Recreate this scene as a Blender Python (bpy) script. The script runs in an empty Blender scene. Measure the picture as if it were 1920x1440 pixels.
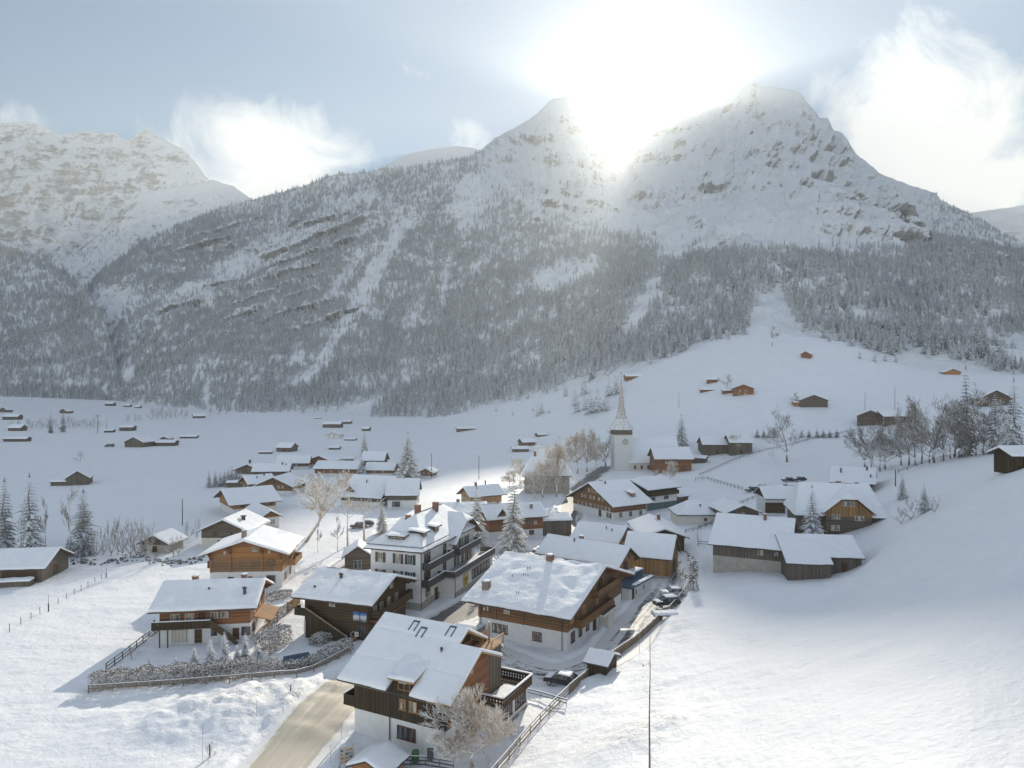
import bpy, bmesh, math, random
import numpy as np
from mathutils import Vector, Matrix, Euler

random.seed(7)
RNG = np.random.default_rng(11)
F = 1331.0          # focal length in photograph pixels (1920 wide)
CH = 38.0           # height of the drone above the village street
SUN = Vector((0.173, 1.0, 0.383)).normalized()
scene = bpy.context.scene
COL = scene.collection

# ------------------------------------------------------------------ tagging
def tag(o, label=None, cat=None, group=None, kind=None):
    if label: o['label'] = label
    if cat: o['category'] = cat
    if group: o['group'] = group
    if kind: o['kind'] = kind
    return o

def empty(name, loc=(0, 0, 0), rz=0.0, label=None, cat=None, group=None):
    o = bpy.data.objects.new(name, None)
    o.empty_display_size = 0.5
    COL.objects.link(o)
    o.location = loc
    o.rotation_euler = (0, 0, rz)
    return tag(o, label, cat, group)

def link_mesh(name, me, parent=None):
    o = bpy.data.objects.new(name, me)
    COL.objects.link(o)
    if parent is not None: o.parent = parent
    return o

class MB:
    """collects faces and links them as ONE mesh object"""
    def __init__(self): self.v = []; self.f = []; self.m = []
    def add(self, vs, fs, m=0):
        b = len(self.v); self.v += [tuple(p) for p in vs]
        for f in fs: self.f.append(tuple(b + i for i in f)); self.m.append(m)
    def quad(self, a, b, c, d, m=0): self.add([a, b, c, d], [(0, 1, 2, 3)], m)
    def box(self, x0, x1, y0, y1, z0, z1, m=0):
        self.add([(x0,y0,z0),(x1,y0,z0),(x1,y1,z0),(x0,y1,z0),(x0,y0,z1),(x1,y0,z1),(x1,y1,z1),(x0,y1,z1)],
                 [(0,3,2,1),(4,5,6,7),(0,1,5,4),(1,2,6,5),(2,3,7,6),(3,0,4,7)], m)
    def beam(self, a, b, w, h, m=0, up=(0, 0, 1)):
        a = Vector(a); b = Vector(b); t = (b - a)
        if t.length < 1e-6: return
        t.normalize(); s = t.cross(Vector(up))
        if s.length < 1e-4: s = t.cross(Vector((1, 0, 0)))
        s.normalize(); n = s.cross(t)
        s = s * (w / 2); n = n * (h / 2)
        vs = [a - s - n, a + s - n, a + s + n, a - s + n, b - s - n, b + s - n, b + s + n, b - s + n]
        self.add(vs, [(0,1,2,3),(7,6,5,4),(0,4,5,1),(1,5,6,2),(2,6,7,3),(3,7,4,0)], m)
    def tube(self, pts, rad, n=6, m=0, cap=True):
        rings = []
        for i, p in enumerate(pts):
            p = Vector(p)
            a = Vector(pts[max(i - 1, 0)]); b = Vector(pts[min(i + 1, len(pts) - 1)])
            t = (b - a).normalized()
            r = t.cross(Vector((0.31, 0.17, 0.93)))
            if r.length < 1e-3: r = t.cross(Vector((1, 0, 0)))
            r.normalize(); q = t.cross(r)
            R = rad[i] if hasattr(rad, '__len__') else rad
            rings.append([p + (r * math.cos(2 * math.pi * k / n) + q * math.sin(2 * math.pi * k / n)) * R for k in range(n)])
        vs = [v for rg in rings for v in rg]
        fs = []
        for i in range(len(rings) - 1):
            for k in range(n):
                fs.append((i * n + k, i * n + (k + 1) % n, (i + 1) * n + (k + 1) % n, (i + 1) * n + k))
        if cap: fs += [tuple(range(n - 1, -1, -1)), tuple((len(rings) - 1) * n + k for k in range(n))]
        self.add(vs, fs, m)
    def lathe(self, prof, n=12, m=0, c=(0, 0)):
        vs = []; fs = []
        for r, z in prof:
            for k in range(n):
                a = 2 * math.pi * k / n
                vs.append((c[0] + r * math.cos(a), c[1] + r * math.sin(a), z))
        for i in range(len(prof) - 1):
            for k in range(n):
                fs.append((i*n+k, i*n+(k+1)%n, (i+1)*n+(k+1)%n, (i+1)*n+k))
        fs.append(tuple(range(n - 1, -1, -1))); fs.append(tuple((len(prof)-1)*n + k for k in range(n)))
        self.add(vs, fs, m)
    def mesh(self, name, mats, smooth=False):
        me = bpy.data.meshes.new(name)
        me.from_pydata(self.v, [], self.f)
        for mt in (mats if isinstance(mats, (list, tuple)) else [mats]): me.materials.append(mt)
        me.polygons.foreach_set('material_index', self.m)
        if smooth: me.polygons.foreach_set('use_smooth', [True] * len(self.f))
        me.update()
        return me
    def build(self, name, mats, parent=None, smooth=False):
        return link_mesh(name, self.mesh(name, mats, smooth), parent)

# ------------------------------------------------------------------ noise
def _hash(ix, iy, seed):
    h = (ix.astype(np.int64) * 374761393 + iy.astype(np.int64) * 668265263 + seed * 974634777) & 0xFFFFFFFF
    h = ((h ^ (h >> 13)) * 1274126177) & 0xFFFFFFFF
    return ((h ^ (h >> 16)) & 0xFFFF) / 65535.0
def vnoise(x, y, seed=0):
    x = np.asarray(x, float); y = np.asarray(y, float)
    ix = np.floor(x); iy = np.floor(y); fx = x - ix; fy = y - iy
    fx = fx * fx * fx * (fx * (fx * 6 - 15) + 10); fy = fy * fy * fy * (fy * (fy * 6 - 15) + 10)
    a = _hash(ix, iy, seed); b = _hash(ix + 1, iy, seed); c = _hash(ix, iy + 1, seed); d = _hash(ix + 1, iy + 1, seed)
    return (a + (b - a) * fx) * (1 - fy) + (c + (d - c) * fx) * fy
def fbm(x, y, o=4, seed=0):
    s = 0; a = 1; t = 0
    for k in range(o):
        s = s + a * (vnoise(x, y, seed + k) * 2 - 1); t += a; a *= 0.5; x = x * 2.03; y = y * 2.03
    return s / t
def ridged(x, y, o=4, seed=0):
    s = 0; a = 1; t = 0
    for k in range(o):
        s = s + a * (1 - np.abs(vnoise(x, y, seed + k) * 2 - 1)); t += a; a *= 0.55; x = x * 2.07; y = y * 2.07
    return s / t
def sstep(a, b, x):
    t = np.clip((x - a) / (b - a), 0, 1); return t * t * (3 - 2 * t)

# ------------------------------------------------------------------ ground height
KD = [20, 40, 55, 70, 85, 100, 118, 135, 150, 170, 195, 230, 260, 300, 330, 385, 440, 500, 560, 650, 760, 900, 1050, 1250, 1500]
def colz(pts): return np.interp(KD, [p[0] for p in pts], [p[1] for p in pts])
COLS = {
 -700: [(20,0),(1000,0),(1250,20),(1500,20)],
 0:    [(20,0),(1000,0),(1250,17),(1500,17)],
 200:  [(20,0),(1000,0),(1250,8),(1500,8)],
 420:  [(20,0),(700,0),(880,-.5),(1500,0)],
 560:  [(20,0),(620,0),(800,4),(1500,8)],
 700:  [(20,0),(560,0),(650,0),(790,2),(1500,8)],
 830:  [(20,0),(480,0),(600,0),(700,2),(1500,8)],
 900:  [(20,1.5),(55,1.0),(70,0),(430,0),(560,4),(690,15),(1500,30)],
 1000: [(20,6),(40,5),(55,3),(70,1.2),(85,0),(400,0),(500,8),(640,25),(1500,40)],
 1100: [(20,9),(40,7.2),(55,5.4),(70,3.3),(85,1.6),(98,0.1),(380,0),(480,14),(610,42),(1500,60)],
 1200: [(20,10),(40,8.5),(55,7.0),(70,5.0),(85,3.0),(100,1.2),(115,0),(345,0),(440,19),(560,50),(1500,75)],
 1300: [(20,11),(40,9.5),(55,8.5),(70,6.8),(85,5.0),(100,3.2),(120,1.4),(135,.6),(200,.5),(335,2),(414,24),(560,67),(1500,80)],
 1400: [(20,12),(40,11),(55,9.8),(70,8.4),(85,6.6),(100,5.0),(118,2.9),(135,2.5),(200,2),(260,3),(330,6),(414,31),(480,54),(560,76),(720,128),(1500,130)],
 1500: [(20,13),(40,12.4),(55,11.6),(70,10.3),(85,8.8),(100,6.0),(118,3.2),(135,2.5),(150,3.6),(190,4.2),(260,5),(330,9),(385,25),(480,58),(540,78),(1500,100)],
 1600: [(20,14),(40,13.8),(55,13.2),(70,12.2),(85,11),(100,7.8),(116,4.4),(132,3.0),(150,5.0),(165,5.2),(200,7),(260,8),(330,12),(385,26),(480,57),(520,72),(1500,90)],
 1700: [(20,15),(40,15),(70,14.2),(100,12.2),(118,10.9),(135,10.2),(150,10.4),(165,12),(190,14.4),(230,11),(280,11),(330,18),(400,34),(470,52),(1500,80)],
 1800: [(20,16),(40,16),(70,16),(100,16),(135,16.4),(150,16.8),(180,18.8),(210,17),(280,16),(330,20),(450,48),(1500,80)],
 1920: [(20,16),(40,16.8),(80,18.5),(120,21.5),(150,23.6),(170,22.5),(210,19),(330,24),(430,44),(1500,70)],
 2700: [(20,20),(80,28),(150,44),(210,40),(330,50),(430,62),(1500,80)],
}
_cu = sorted(COLS)
_tab = np.array([colz(COLS[u]) for u in _cu])
_DU = np.arange(-700, 2701, 20.0)
_LD = np.linspace(math.log(20), math.log(1500), 260)
_Z = np.empty((len(_DU), len(_LD)))
_rows = np.array([np.interp(np.exp(_LD), KD, _tab[i]) for i in range(len(_cu))])
for j in range(len(_LD)): _Z[:, j] = np.interp(_DU, _cu, _rows[:, j])
def _blur(a, ax, r):
    k = np.exp(-0.5 * (np.arange(-3 * r, 3 * r + 1) / r) ** 2); k /= k.sum()
    pad = [(0, 0), (0, 0)]; pad[ax] = (3 * r, 3 * r)
    p = np.pad(a, pad, mode='edge')
    return np.apply_along_axis(lambda q: np.convolve(q, k, 'valid'), ax, p)
_Z = _blur(_blur(_Z, 0, 2), 1, 2)
MOUNDS = [(-30, 84, 13, 5.5, 1.5, 0.35), (-20, 78.5, 7, 3.5, 0.7, 0.2), (-36, 79, 6, 4, .5, 0), (12, 66, 6, 3, .7, .5), (27, 108, 5, 3, .7, .9)]
def zbase(x, y):
    x = np.asarray(x, float); y = np.asarray(y, float)
    yc = np.clip(y, 20, 1500)
    u = np.clip(960 + F * x / np.maximum(y, 12), -699.9, 2699.9)
    a = (u + 700) / 20.0; b = (np.log(yc) - _LD[0]) / (_LD[1] - _LD[0])
    i = np.clip(a.astype(int), 0, len(_DU) - 2); j = np.clip(b.astype(int), 0, len(_LD) - 2)
    fa = a - i; fb = np.clip(b - j, 0, 1)
    return (_Z[i, j] * (1-fa) + _Z[i+1, j] * fa) * (1-fb) + (_Z[i, j+1] * (1-fa) + _Z[i+1, j+1] * fa) * fb
def zf(x, y):
    x = np.asarray(x, float); y = np.asarray(y, float)
    z = zbase(x, y)
    n = fbm(x / 14, y / 14, 4, 3) * 0.22 + fbm(x / 60, y / 60, 3, 9) * 0.5
    hill = sstep(2, 8, z)
    z = z + n * (0.45 + 0.55 * hill) * sstep(700, 350, y) + fbm(x / 90, y / 90, 3, 19) * 2.0 * sstep(330, 420, y) * hill
    for cx, cy, rx, ry, h, rot in MOUNDS:
        c, s = math.cos(rot), math.sin(rot)
        dx = (x - cx) * c + (y - cy) * s; dy = -(x - cx) * s + (y - cy) * c
        z = z + h * np.exp(-(dx / rx) ** 2 - (dy / ry) ** 2) * (1 + 0.5 * fbm(x / 2.2, y / 2.2, 3, 5))
    return z
def gz(x, y): return float(zf(x, y))
def P(u, v, d): return Vector(((u - 960) / F * d, d, CH - (v - 720) / F * d))
def G(u, v, dmax=1450):
    """the point of the ground seen at photograph pixel (u, v)"""
    d = np.exp(np.linspace(math.log(30), math.log(dmax), 500))
    x = (u - 960) / F * d; z = CH - (v - 720) / F * d
    k = np.nonzero(z < zf(x, d))[0]
    if len(k) == 0: dd = dmax
    else:
        a, b = d[max(k[0] - 1, 0)], d[k[0]]
        for _ in range(25):
            m = (a + b) / 2
            if CH - (v - 720) / F * m < gz((u - 960) / F * m, m): b = m
            else: a = m
        dd = (a + b) / 2
    xx = (u - 960) / F * dd
    return Vector((xx, dd, gz(xx, dd)))

# ------------------------------------------------------------------ materials
def new_mat(name):
    m = bpy.data.materials.new(name); m.use_nodes = True
    nt = m.node_tree; bs = nt.nodes['Principled BSDF']
    return m, nt, bs
def nd(nt, t, **kw):
    n = nt.nodes.new(t)
    for k, v in kw.items():
        if k in n.inputs.keys(): n.inputs[k].default_value = v
        else: setattr(n, k, v)
    return n
def ramp(nt, src, p0, p1, c0=(0,0,0,1), c1=(1,1,1,1)):
    r = nt.nodes.new('ShaderNodeValToRGB'); e = r.color_ramp.elements
    e[0].position = p0; e[1].position = p1; e[0].color = c0; e[1].color = c1
    nt.links.new(src, r.inputs[0]); return r.outputs[0]
def mixc(nt, fac, a, b):
    m = nt.nodes.new('ShaderNodeMix'); m.data_type = 'RGBA'
    for s, v in ((0, fac), (6, a), (7, b)):
        if hasattr(v, 'is_linked') or isinstance(v, bpy.types.NodeSocket): nt.links.new(v, m.inputs[s])
        else: m.inputs[s].default_value = v if s == 0 else (*v[:3], 1)
    return m.outputs[2]
def math_(nt, op, a, b=None, c=None):
    m = nt.nodes.new('ShaderNodeMath'); m.operation = op
    for i, v in enumerate((a, b, c)):
        if v is None: continue
        if isinstance(v, bpy.types.NodeSocket): nt.links.new(v, m.inputs[i])
        else: m.inputs[i].default_value = v
    return m.outputs[0]
def noise_tex(nt, vec, scale, detail=4, rough=.55, dist=0):
    n = nd(nt, 'ShaderNodeTexNoise'); n.inputs['Scale'].default_value = scale
    n.inputs['Detail'].default_value = detail; n.inputs['Roughness'].default_value = rough
    n.inputs['Distortion'].default_value = dist
    if vec is not None: nt.links.new(vec, n.inputs['Vector'])
    return n.outputs['Fac']
def objco(nt): return nt.nodes.new('ShaderNodeTexCoord').outputs['Object']
def scaled(nt, vec, s):
    m = nt.nodes.new('ShaderNodeVectorMath'); m.operation = 'MULTIPLY'; nt.links.new(vec, m.inputs[0]); m.inputs[1].default_value = s
    return m.outputs[0]
def bump(nt, bs, h, strength=.4, dist=.05):
    b = nt.nodes.new('ShaderNodeBump'); b.inputs['Strength'].default_value = strength; b.inputs['Distance'].default_value = dist
    nt.links.new(h, b.inputs['Height']); nt.links.new(b.outputs[0], bs.inputs['Normal'])

SNOWC = (.87, .885, .91)
def simple(name, col, rough=.7, var=.15, scale=3.0, spec=.3, bmp=0):
    m, nt, bs = new_mat(name)
    n = noise_tex(nt, objco(nt), scale, 5)
    c = mixc(nt, ramp(nt, n, .3, .7), [x * (1 - var) for x in col], [min(1, x * (1 + var)) for x in col])
    nt.links.new(c, bs.inputs['Base Color']); bs.inputs['Roughness'].default_value = rough
    bs.inputs['Specular IOR Level'].default_value = spec
    if bmp: bump(nt, bs, noise_tex(nt, objco(nt), scale * 6, 4), .5, bmp)
    return m
def snow_mat(name, fine=3.0, b1=.05, coarse=.35, b2=.25):
    m, nt, bs = new_mat(name)
    oc = objco(nt)
    a = noise_tex(nt, oc, fine, 5, .6); b = noise_tex(nt, oc, coarse, 4, .55)
    h = math_(nt, 'ADD', math_(nt, 'MULTIPLY', a, b1), math_(nt, 'MULTIPLY', b, b2))
    c = mixc(nt, ramp(nt, b, .35, .65), (.84, .86, .89), (.89, .9, .92))
    nt.links.new(c, bs.inputs['Base Color']); bs.inputs['Roughness'].default_value = .65
    bs.inputs['Specular IOR Level'].default_value = .25
    bump(nt, bs, h, .8, 1.0)
    return m

def wood(name, col, mode='h', plank=.18, var=.35, grey=None):
    """planked timber: horizontal logs ('h') or upright boards ('v')"""
    m, nt, bs = new_mat(name)
    oc = objco(nt)
    sp = nt.nodes.new('ShaderNodeSeparateXYZ'); nt.links.new(oc, sp.inputs[0])
    along = math_(nt, 'ADD', sp.outputs[0], sp.outputs[1])
    c = sp.outputs[2] if mode == 'h' else along
    o = along if mode == 'h' else sp.outputs[2]
    q = math_(nt, 'DIVIDE', c, plank)
    fr = math_(nt, 'FRACT', q); fl = math_(nt, 'FLOOR', q)
    wn = nt.nodes.new('ShaderNodeTexWhiteNoise'); wn.noise_dimensions = '1D'; nt.links.new(fl, wn.inputs['W'])
    cv = nt.nodes.new('ShaderNodeCombineXYZ')
    nt.links.new(math_(nt, 'MULTIPLY', o, .35), cv.inputs[0]); nt.links.new(math_(nt, 'MULTIPLY', c, 9.0), cv.inputs[1])
    g = noise_tex(nt, cv.outputs[0], 2.0, 5, .65)
    big = noise_tex(nt, oc, .45, 3)
    t = math_(nt, 'ADD', math_(nt, 'MULTIPLY', wn.outputs[0], .45), math_(nt, 'MULTIPLY', g, .55))
    col2 = mixc(nt, ramp(nt, t, .25, .75), [x * (1 - var) for x in col], [min(1, x * (1 + var)) for x in col])
    gc = grey or [sum(col) / 3 * .8] * 3
    col3 = mixc(nt, math_(nt, 'MULTIPLY', ramp(nt, big, .45, .75), .55), col2, gc)
    groove = math_(nt, 'LESS_THAN', fr, .1)
    col4 = mixc(nt, math_(nt, 'MULTIPLY', groove, .65), col3, [x * .25 for x in col])
    nt.links.new(col4, bs.inputs['Base Color']); bs.inputs['Roughness'].default_value = .75
    bs.inputs['Specular IOR Level'].default_value = .2
    bump(nt, bs, math_(nt, 'MULTIPLY', math_(nt, 'SUBTRACT', 1.0, groove), 1.0), .6, .02)
    return m
def plaster(name, col, var=.05):
    m, nt, bs = new_mat(name)
    oc = objco(nt)
    n = noise_tex(nt, oc, 1.2, 6, .7); st = noise_tex(nt, scaled(nt, oc, (3, 3, .35)), 1.2, 5)
    c = mixc(nt, ramp(nt, n, .35, .7), col, [x * (1 - 2 * var) for x in col])
    c = mixc(nt, math_(nt, 'MULTIPLY', ramp(nt, st, .55, .8), .3), c, [x * .75 for x in col])
    nt.links.new(c, bs.inputs['Base Color']); bs.inputs['Roughness'].default_value = .85
    bump(nt, bs, noise_tex(nt, oc, 18, 4), .25, .01)
    return m
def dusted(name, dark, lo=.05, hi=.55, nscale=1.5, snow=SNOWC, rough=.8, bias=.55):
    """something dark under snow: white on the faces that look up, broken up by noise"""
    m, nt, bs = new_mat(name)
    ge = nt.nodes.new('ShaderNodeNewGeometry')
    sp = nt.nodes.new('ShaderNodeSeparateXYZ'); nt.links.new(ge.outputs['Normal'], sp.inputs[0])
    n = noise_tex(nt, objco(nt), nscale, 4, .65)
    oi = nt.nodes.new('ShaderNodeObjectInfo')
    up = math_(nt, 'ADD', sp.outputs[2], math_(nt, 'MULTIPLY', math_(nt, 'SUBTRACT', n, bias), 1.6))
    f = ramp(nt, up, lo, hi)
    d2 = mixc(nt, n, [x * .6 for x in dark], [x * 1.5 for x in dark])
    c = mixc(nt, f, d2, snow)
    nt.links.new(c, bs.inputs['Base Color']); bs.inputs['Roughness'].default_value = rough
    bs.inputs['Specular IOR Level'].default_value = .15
    return m

M = {}
M['snow'] = snow_mat('roof_snow', 2.2, .05, .8, .05)
M['snow_rough'] = snow_mat('rough_roof_snow', 2.6, .09, 1.0, .14)
M['plaster'] = plaster('white_plaster', (.74, .73, .70))
M['plaster_cream'] = plaster('cream_plaster', (.70, .66, .57))
M['plaster_grey'] = plaster('grey_plaster', (.36, .35, .33), .1)
M['stone'] = plaster('old_stone', (.48, .44, .37), .16)
M['w_orange'] = wood('orange_larch_timber', (.40, .19, .07), 'h', .2)
M['w_brown'] = wood('brown_timber', (.22, .115, .05), 'h', .2)
M['w_dark'] = wood('dark_boards', (.065, .045, .026), 'v', .16, .4)
M['w_darkh'] = wood('dark_timber', (.095, .06, .032), 'h', .2, .35)
M['w_grey'] = wood('weathered_boards', (.16, .13, .10), 'v', .18, .4)
M['w_greyh'] = wood('weathered_timber', (.15, .115, .085), 'h', .2, .35)
M['w_gold'] = wood('golden_boards', (.34, .19, .075), 'v', .2, .4)
M['w_tan'] = wood('tan_planks', (.45, .25, .11), 'v', .2, .25)
M['w_trim'] = wood('pale_roof_timber', (.48, .31, .16), 'h', .3, .2)
M['w_redbrown'] = wood('reddish_timber', (.27, .12, .055), 'h', .2)
M['fascia'] = simple('dark_fascia', (.10, .07, .05), .7)
M['tin'] = simple('dark_tin', (.05, .05, .055), .45, .2, 4, .5)
M['tin_blue'] = simple('bluish_tin', (.05, .09, .14), .4, .2, 4, .5)
M['brick'] = simple('chimney_brick', (.23, .12, .09), .85, .3, 9)
M['stonechim'] = simple('chimney_stone', (.24, .19, .16), .85, .3, 9)
M['frame_w'] = simple('pale_window_frame', (.55, .50, .42), .6, .08)
M['frame_b'] = simple('brown_window_frame', (.13, .06, .035), .6, .2)
M['frame_o'] = simple('orange_window_frame', (.42, .22, .09), .6, .15)
M['shutter_b'] = simple('brown_shutter', (.12, .075, .065), .7, .15)
M['shutter_g'] = simple('green_shutter', (.03, .07, .075), .6, .2)
M['metal_g'] = simple('grey_metal', (.32, .33, .34), .5, .1, 4, .5)
M['concrete'] = simple('concrete', (.33, .31, .28), .9, .15, 1.5, .2, .01)
M['teal'] = plaster('teal_render', (.10, .17, .17), .1)
def glass(name, col, rough=.12):
    m, nt, bs = new_mat(name)
    n = noise_tex(nt, scaled(nt, objco(nt), (2.2, 2.2, .35)), 1.4, 2)
    c = mixc(nt, ramp(nt, n, .48, .56), col, [min(1, x * 3.2 + .05) for x in col])
    nt.links.new(c, bs.inputs['Base Color']); bs.inputs['Roughness'].default_value = rough
    bs.inputs['Specular IOR Level'].default_value = .6
    return m
M['glass'] = glass('dark_window_glass', (.03, .033, .038))
M['curtain'] = glass('curtained_window_glass', (.16, .145, .12))
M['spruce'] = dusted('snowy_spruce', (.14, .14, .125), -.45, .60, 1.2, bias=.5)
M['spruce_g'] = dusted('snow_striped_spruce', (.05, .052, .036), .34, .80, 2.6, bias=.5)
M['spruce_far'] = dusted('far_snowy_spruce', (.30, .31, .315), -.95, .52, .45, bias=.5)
M['spruce_white'] = dusted('snow_loaded_spruce', (.22, .18, .12), -.25, .5, 1.6, (.87, .86, .82), bias=.5)
M['spruce_dark'] = dusted('dark_spruce', (.036, .048, .038), .35, .95, 1.4, bias=.55)
M['bark'] = dusted('snowy_bark', (.12, .09, .065), .2, .8, 2.5)
M['bark_frost'] = dusted('frosted_twigs', (.46, .37, .28), -.75, .25, 2.5, (.87, .85, .81), bias=.45)
M['bark_grey'] = dusted('grey_twigs', (.20, .17, .14), -.45, .6, 2.0, bias=.45)
M['hedge'] = dusted('snowy_hedge_leaves', (.19, .14, .08), .05, .66, 1.6)
M['fence'] = wood('fence_timber', (.26, .19, .13), 'h', .12, .3)
M['fence_dark'] = simple('dark_fence_timber', (.07, .055, .05), .8, .3)
SUN_E = 5.0; SKY_SAT = 1.7; SKY_SAT2 = .55; SKY_DUST = .25; SKY_STR = .15; EXPO = 0.62; HAZE = True; HAZE_D = 1.45e-4; HAZE_G = .38; HAZE_D2 = 6.5e-6
SKY_LOW = .36; SKY_HIGH = 1.0; SKY_BACK = .98  # sky dimmed in view, kept brighter overhead and behind the camera as added fill
GLOW = (22.0, .5, .0); CLOUD_V = 4.7
CLOUDS = [(440, 330, 8.5, .62), (570, 350, 7.5, .55), (1650, 280, 10.0, .8), (1780, 290, 8, .55), (60, 240, 2.0, .4), (880, 275, 3, .4), (1900, 420, 5, .6)]
# ================================================================== camera, sun, sky, air
cam_d = bpy.data.cameras.new('camera'); cam = bpy.data.objects.new('camera', cam_d); COL.objects.link(cam)
cam.location = (0, 0, CH); cam.rotation_euler = (math.radians(90), 0, 0)
cam_d.sensor_width = 36; cam_d.lens = 36 * F / 1920; cam_d.clip_start = 1; cam_d.clip_end = 40000
scene.camera = cam
sun_d = bpy.data.lights.new('sun', 'SUN'); sun_d.energy = SUN_E; sun_d.angle = math.radians(.5); sun_d.color = (1, .91, .76)
sun = bpy.data.objects.new('sun', sun_d); COL.objects.link(sun)
sun.rotation_euler = SUN.to_track_quat('Z', 'Y').to_euler()
W = bpy.data.worlds.new('World'); scene.world = W; W.use_nodes = True
nt = W.node_tree; bg = nt.nodes['Background']
sky = nt.nodes.new('ShaderNodeTexSky'); sky.sky_type = 'NISHITA'; sky.sun_disc = False
sky.sun_elevation = math.asin(SUN.z); sky.sun_rotation = math.atan2(SUN.x, SUN.y)
sky.altitude = 1200; sky.air_density = 1.0; sky.dust_density = SKY_DUST; sky.ozone_density = .35
hs = nt.nodes.new('ShaderNodeHueSaturation'); hs.inputs['Saturation'].default_value = SKY_SAT; hs.inputs['Value'].default_value = 1
nt.links.new(sky.outputs[0], hs.inputs['Color'])
tc = nt.nodes.new('ShaderNodeTexCoord'); dirv = tc.outputs['Generated']
def dotp(vec):
    m = nt.nodes.new('ShaderNodeVectorMath'); m.operation = 'DOT_PRODUCT'
    nt.links.new(dirv, m.inputs[0]); m.inputs[1].default_value = vec; return m.outputs['Value']
sd = math_(nt, 'MAXIMUM', dotp(SUN), 0.0)
g1 = math_(nt, 'MULTIPLY', math_(nt, 'POWER', sd, 900.0), GLOW[0])
g2 = math_(nt, 'MULTIPLY', math_(nt, 'POWER', sd, 90.0), GLOW[1])
g3 = math_(nt, 'MULTIPLY', math_(nt, 'POWER', sd, 14.0), GLOW[2])
gl = math_(nt, 'ADD', math_(nt, 'ADD', g1, g2), g3)
gv = nt.nodes.new('ShaderNodeVectorMath'); gv.operation = 'SCALE'; gv.inputs[0].default_value = (1, .97, .92)
nt.links.new(gl, gv.inputs['Scale'])
sz_ = nt.nodes.new('ShaderNodeSeparateXYZ'); nt.links.new(dirv, sz_.inputs[0])
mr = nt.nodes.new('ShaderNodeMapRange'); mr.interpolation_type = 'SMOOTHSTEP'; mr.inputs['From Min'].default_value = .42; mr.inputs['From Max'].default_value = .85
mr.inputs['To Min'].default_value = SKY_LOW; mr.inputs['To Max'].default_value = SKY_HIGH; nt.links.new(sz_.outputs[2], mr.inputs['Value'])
sv = nt.nodes.new('ShaderNodeVectorMath'); sv.operation = 'SCALE'; h2 = nt.nodes.new('ShaderNodeHueSaturation'); h2.inputs['Saturation'].default_value = SKY_SAT2; nt.links.new(sky.outputs[0], h2.inputs['Color'])
mf = nt.nodes.new('ShaderNodeMapRange'); mf.inputs['From Min'].default_value = .42; mf.inputs['From Max'].default_value = .8; nt.links.new(sz_.outputs[2], mf.inputs['Value'])
mf2 = nt.nodes.new('ShaderNodeMapRange'); mf2.inputs['From Min'].default_value = .42; mf2.inputs['From Max'].default_value = .1; nt.links.new(sz_.outputs[1], mf2.inputs['Value'])
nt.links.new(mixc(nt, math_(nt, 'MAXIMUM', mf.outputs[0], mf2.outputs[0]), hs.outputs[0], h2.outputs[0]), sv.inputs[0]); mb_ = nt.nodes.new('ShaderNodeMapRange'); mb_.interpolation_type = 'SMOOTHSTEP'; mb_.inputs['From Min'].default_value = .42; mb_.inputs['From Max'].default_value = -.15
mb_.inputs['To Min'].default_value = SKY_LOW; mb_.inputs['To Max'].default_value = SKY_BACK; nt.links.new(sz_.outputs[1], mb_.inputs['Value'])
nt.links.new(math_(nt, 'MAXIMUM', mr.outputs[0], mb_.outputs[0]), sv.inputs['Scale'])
ad = nt.nodes.new('ShaderNodeVectorMath'); ad.operation = 'ADD'
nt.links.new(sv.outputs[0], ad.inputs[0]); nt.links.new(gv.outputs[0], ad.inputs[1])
# clouds that stand in the sky behind the ridges
def dirpx(u, v): return Vector(((u - 960) / F, 1, -(v - 720) / F)).normalized()
cn = nd(nt, 'ShaderNodeTexNoise'); cn.inputs['Scale'].default_value = 8.5; cn.inputs['Detail'].default_value = 12; cn.inputs['Roughness'].default_value = .68
cn.inputs['Distortion'].default_value = .6; nt.links.new(dirv, cn.inputs['Vector'])
cl = None
for (u, v, r, s) in CLOUDS:
    dp = dotp(dirpx(u, v))
    m = nt.nodes.new('ShaderNodeMapRange'); m.interpolation_type = 'SMOOTHSTEP'
    m.inputs['From Min'].default_value = math.cos(math.radians(r)); m.inputs['From Max'].default_value = 1.0
    m.inputs['To Min'].default_value = 0; m.inputs['To Max'].default_value = s
    nt.links.new(dp, m.inputs['Value'])
    cl = m.outputs[0] if cl is None else math_(nt, 'ADD', cl, m.outputs[0])
cl = math_(nt, 'ADD', cl, math_(nt, 'MULTIPLY', math_(nt, 'SUBTRACT', cn.outputs['Fac'], .5), 2.4))
cf = ramp(nt, cl, .28, 1.2)
ccol = mixc(nt, cf, ad.outputs[0], (CLOUD_V * .97, CLOUD_V * .99, CLOUD_V))
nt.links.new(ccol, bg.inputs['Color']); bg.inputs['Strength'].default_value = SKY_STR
scene.view_settings.view_transform = 'Standard'; scene.view_settings.look = 'None'
scene.view_settings.exposure = EXPO; scene.view_settings.gamma = 1; scene.view_settings.use_curve_mapping = False
scene.cycles.max_bounces = 6; scene.cycles.diffuse_bounces = 3; scene.cycles.glossy_bounces = 2
scene.cycles.transmission_bounces = 2; scene.cycles.volume_bounces = 0; scene.cycles.transparent_max_bounces = 4
scene.cycles.use_denoising = True
scene.cycles.caustics_reflective = False; scene.cycles.caustics_refractive = False

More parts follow.
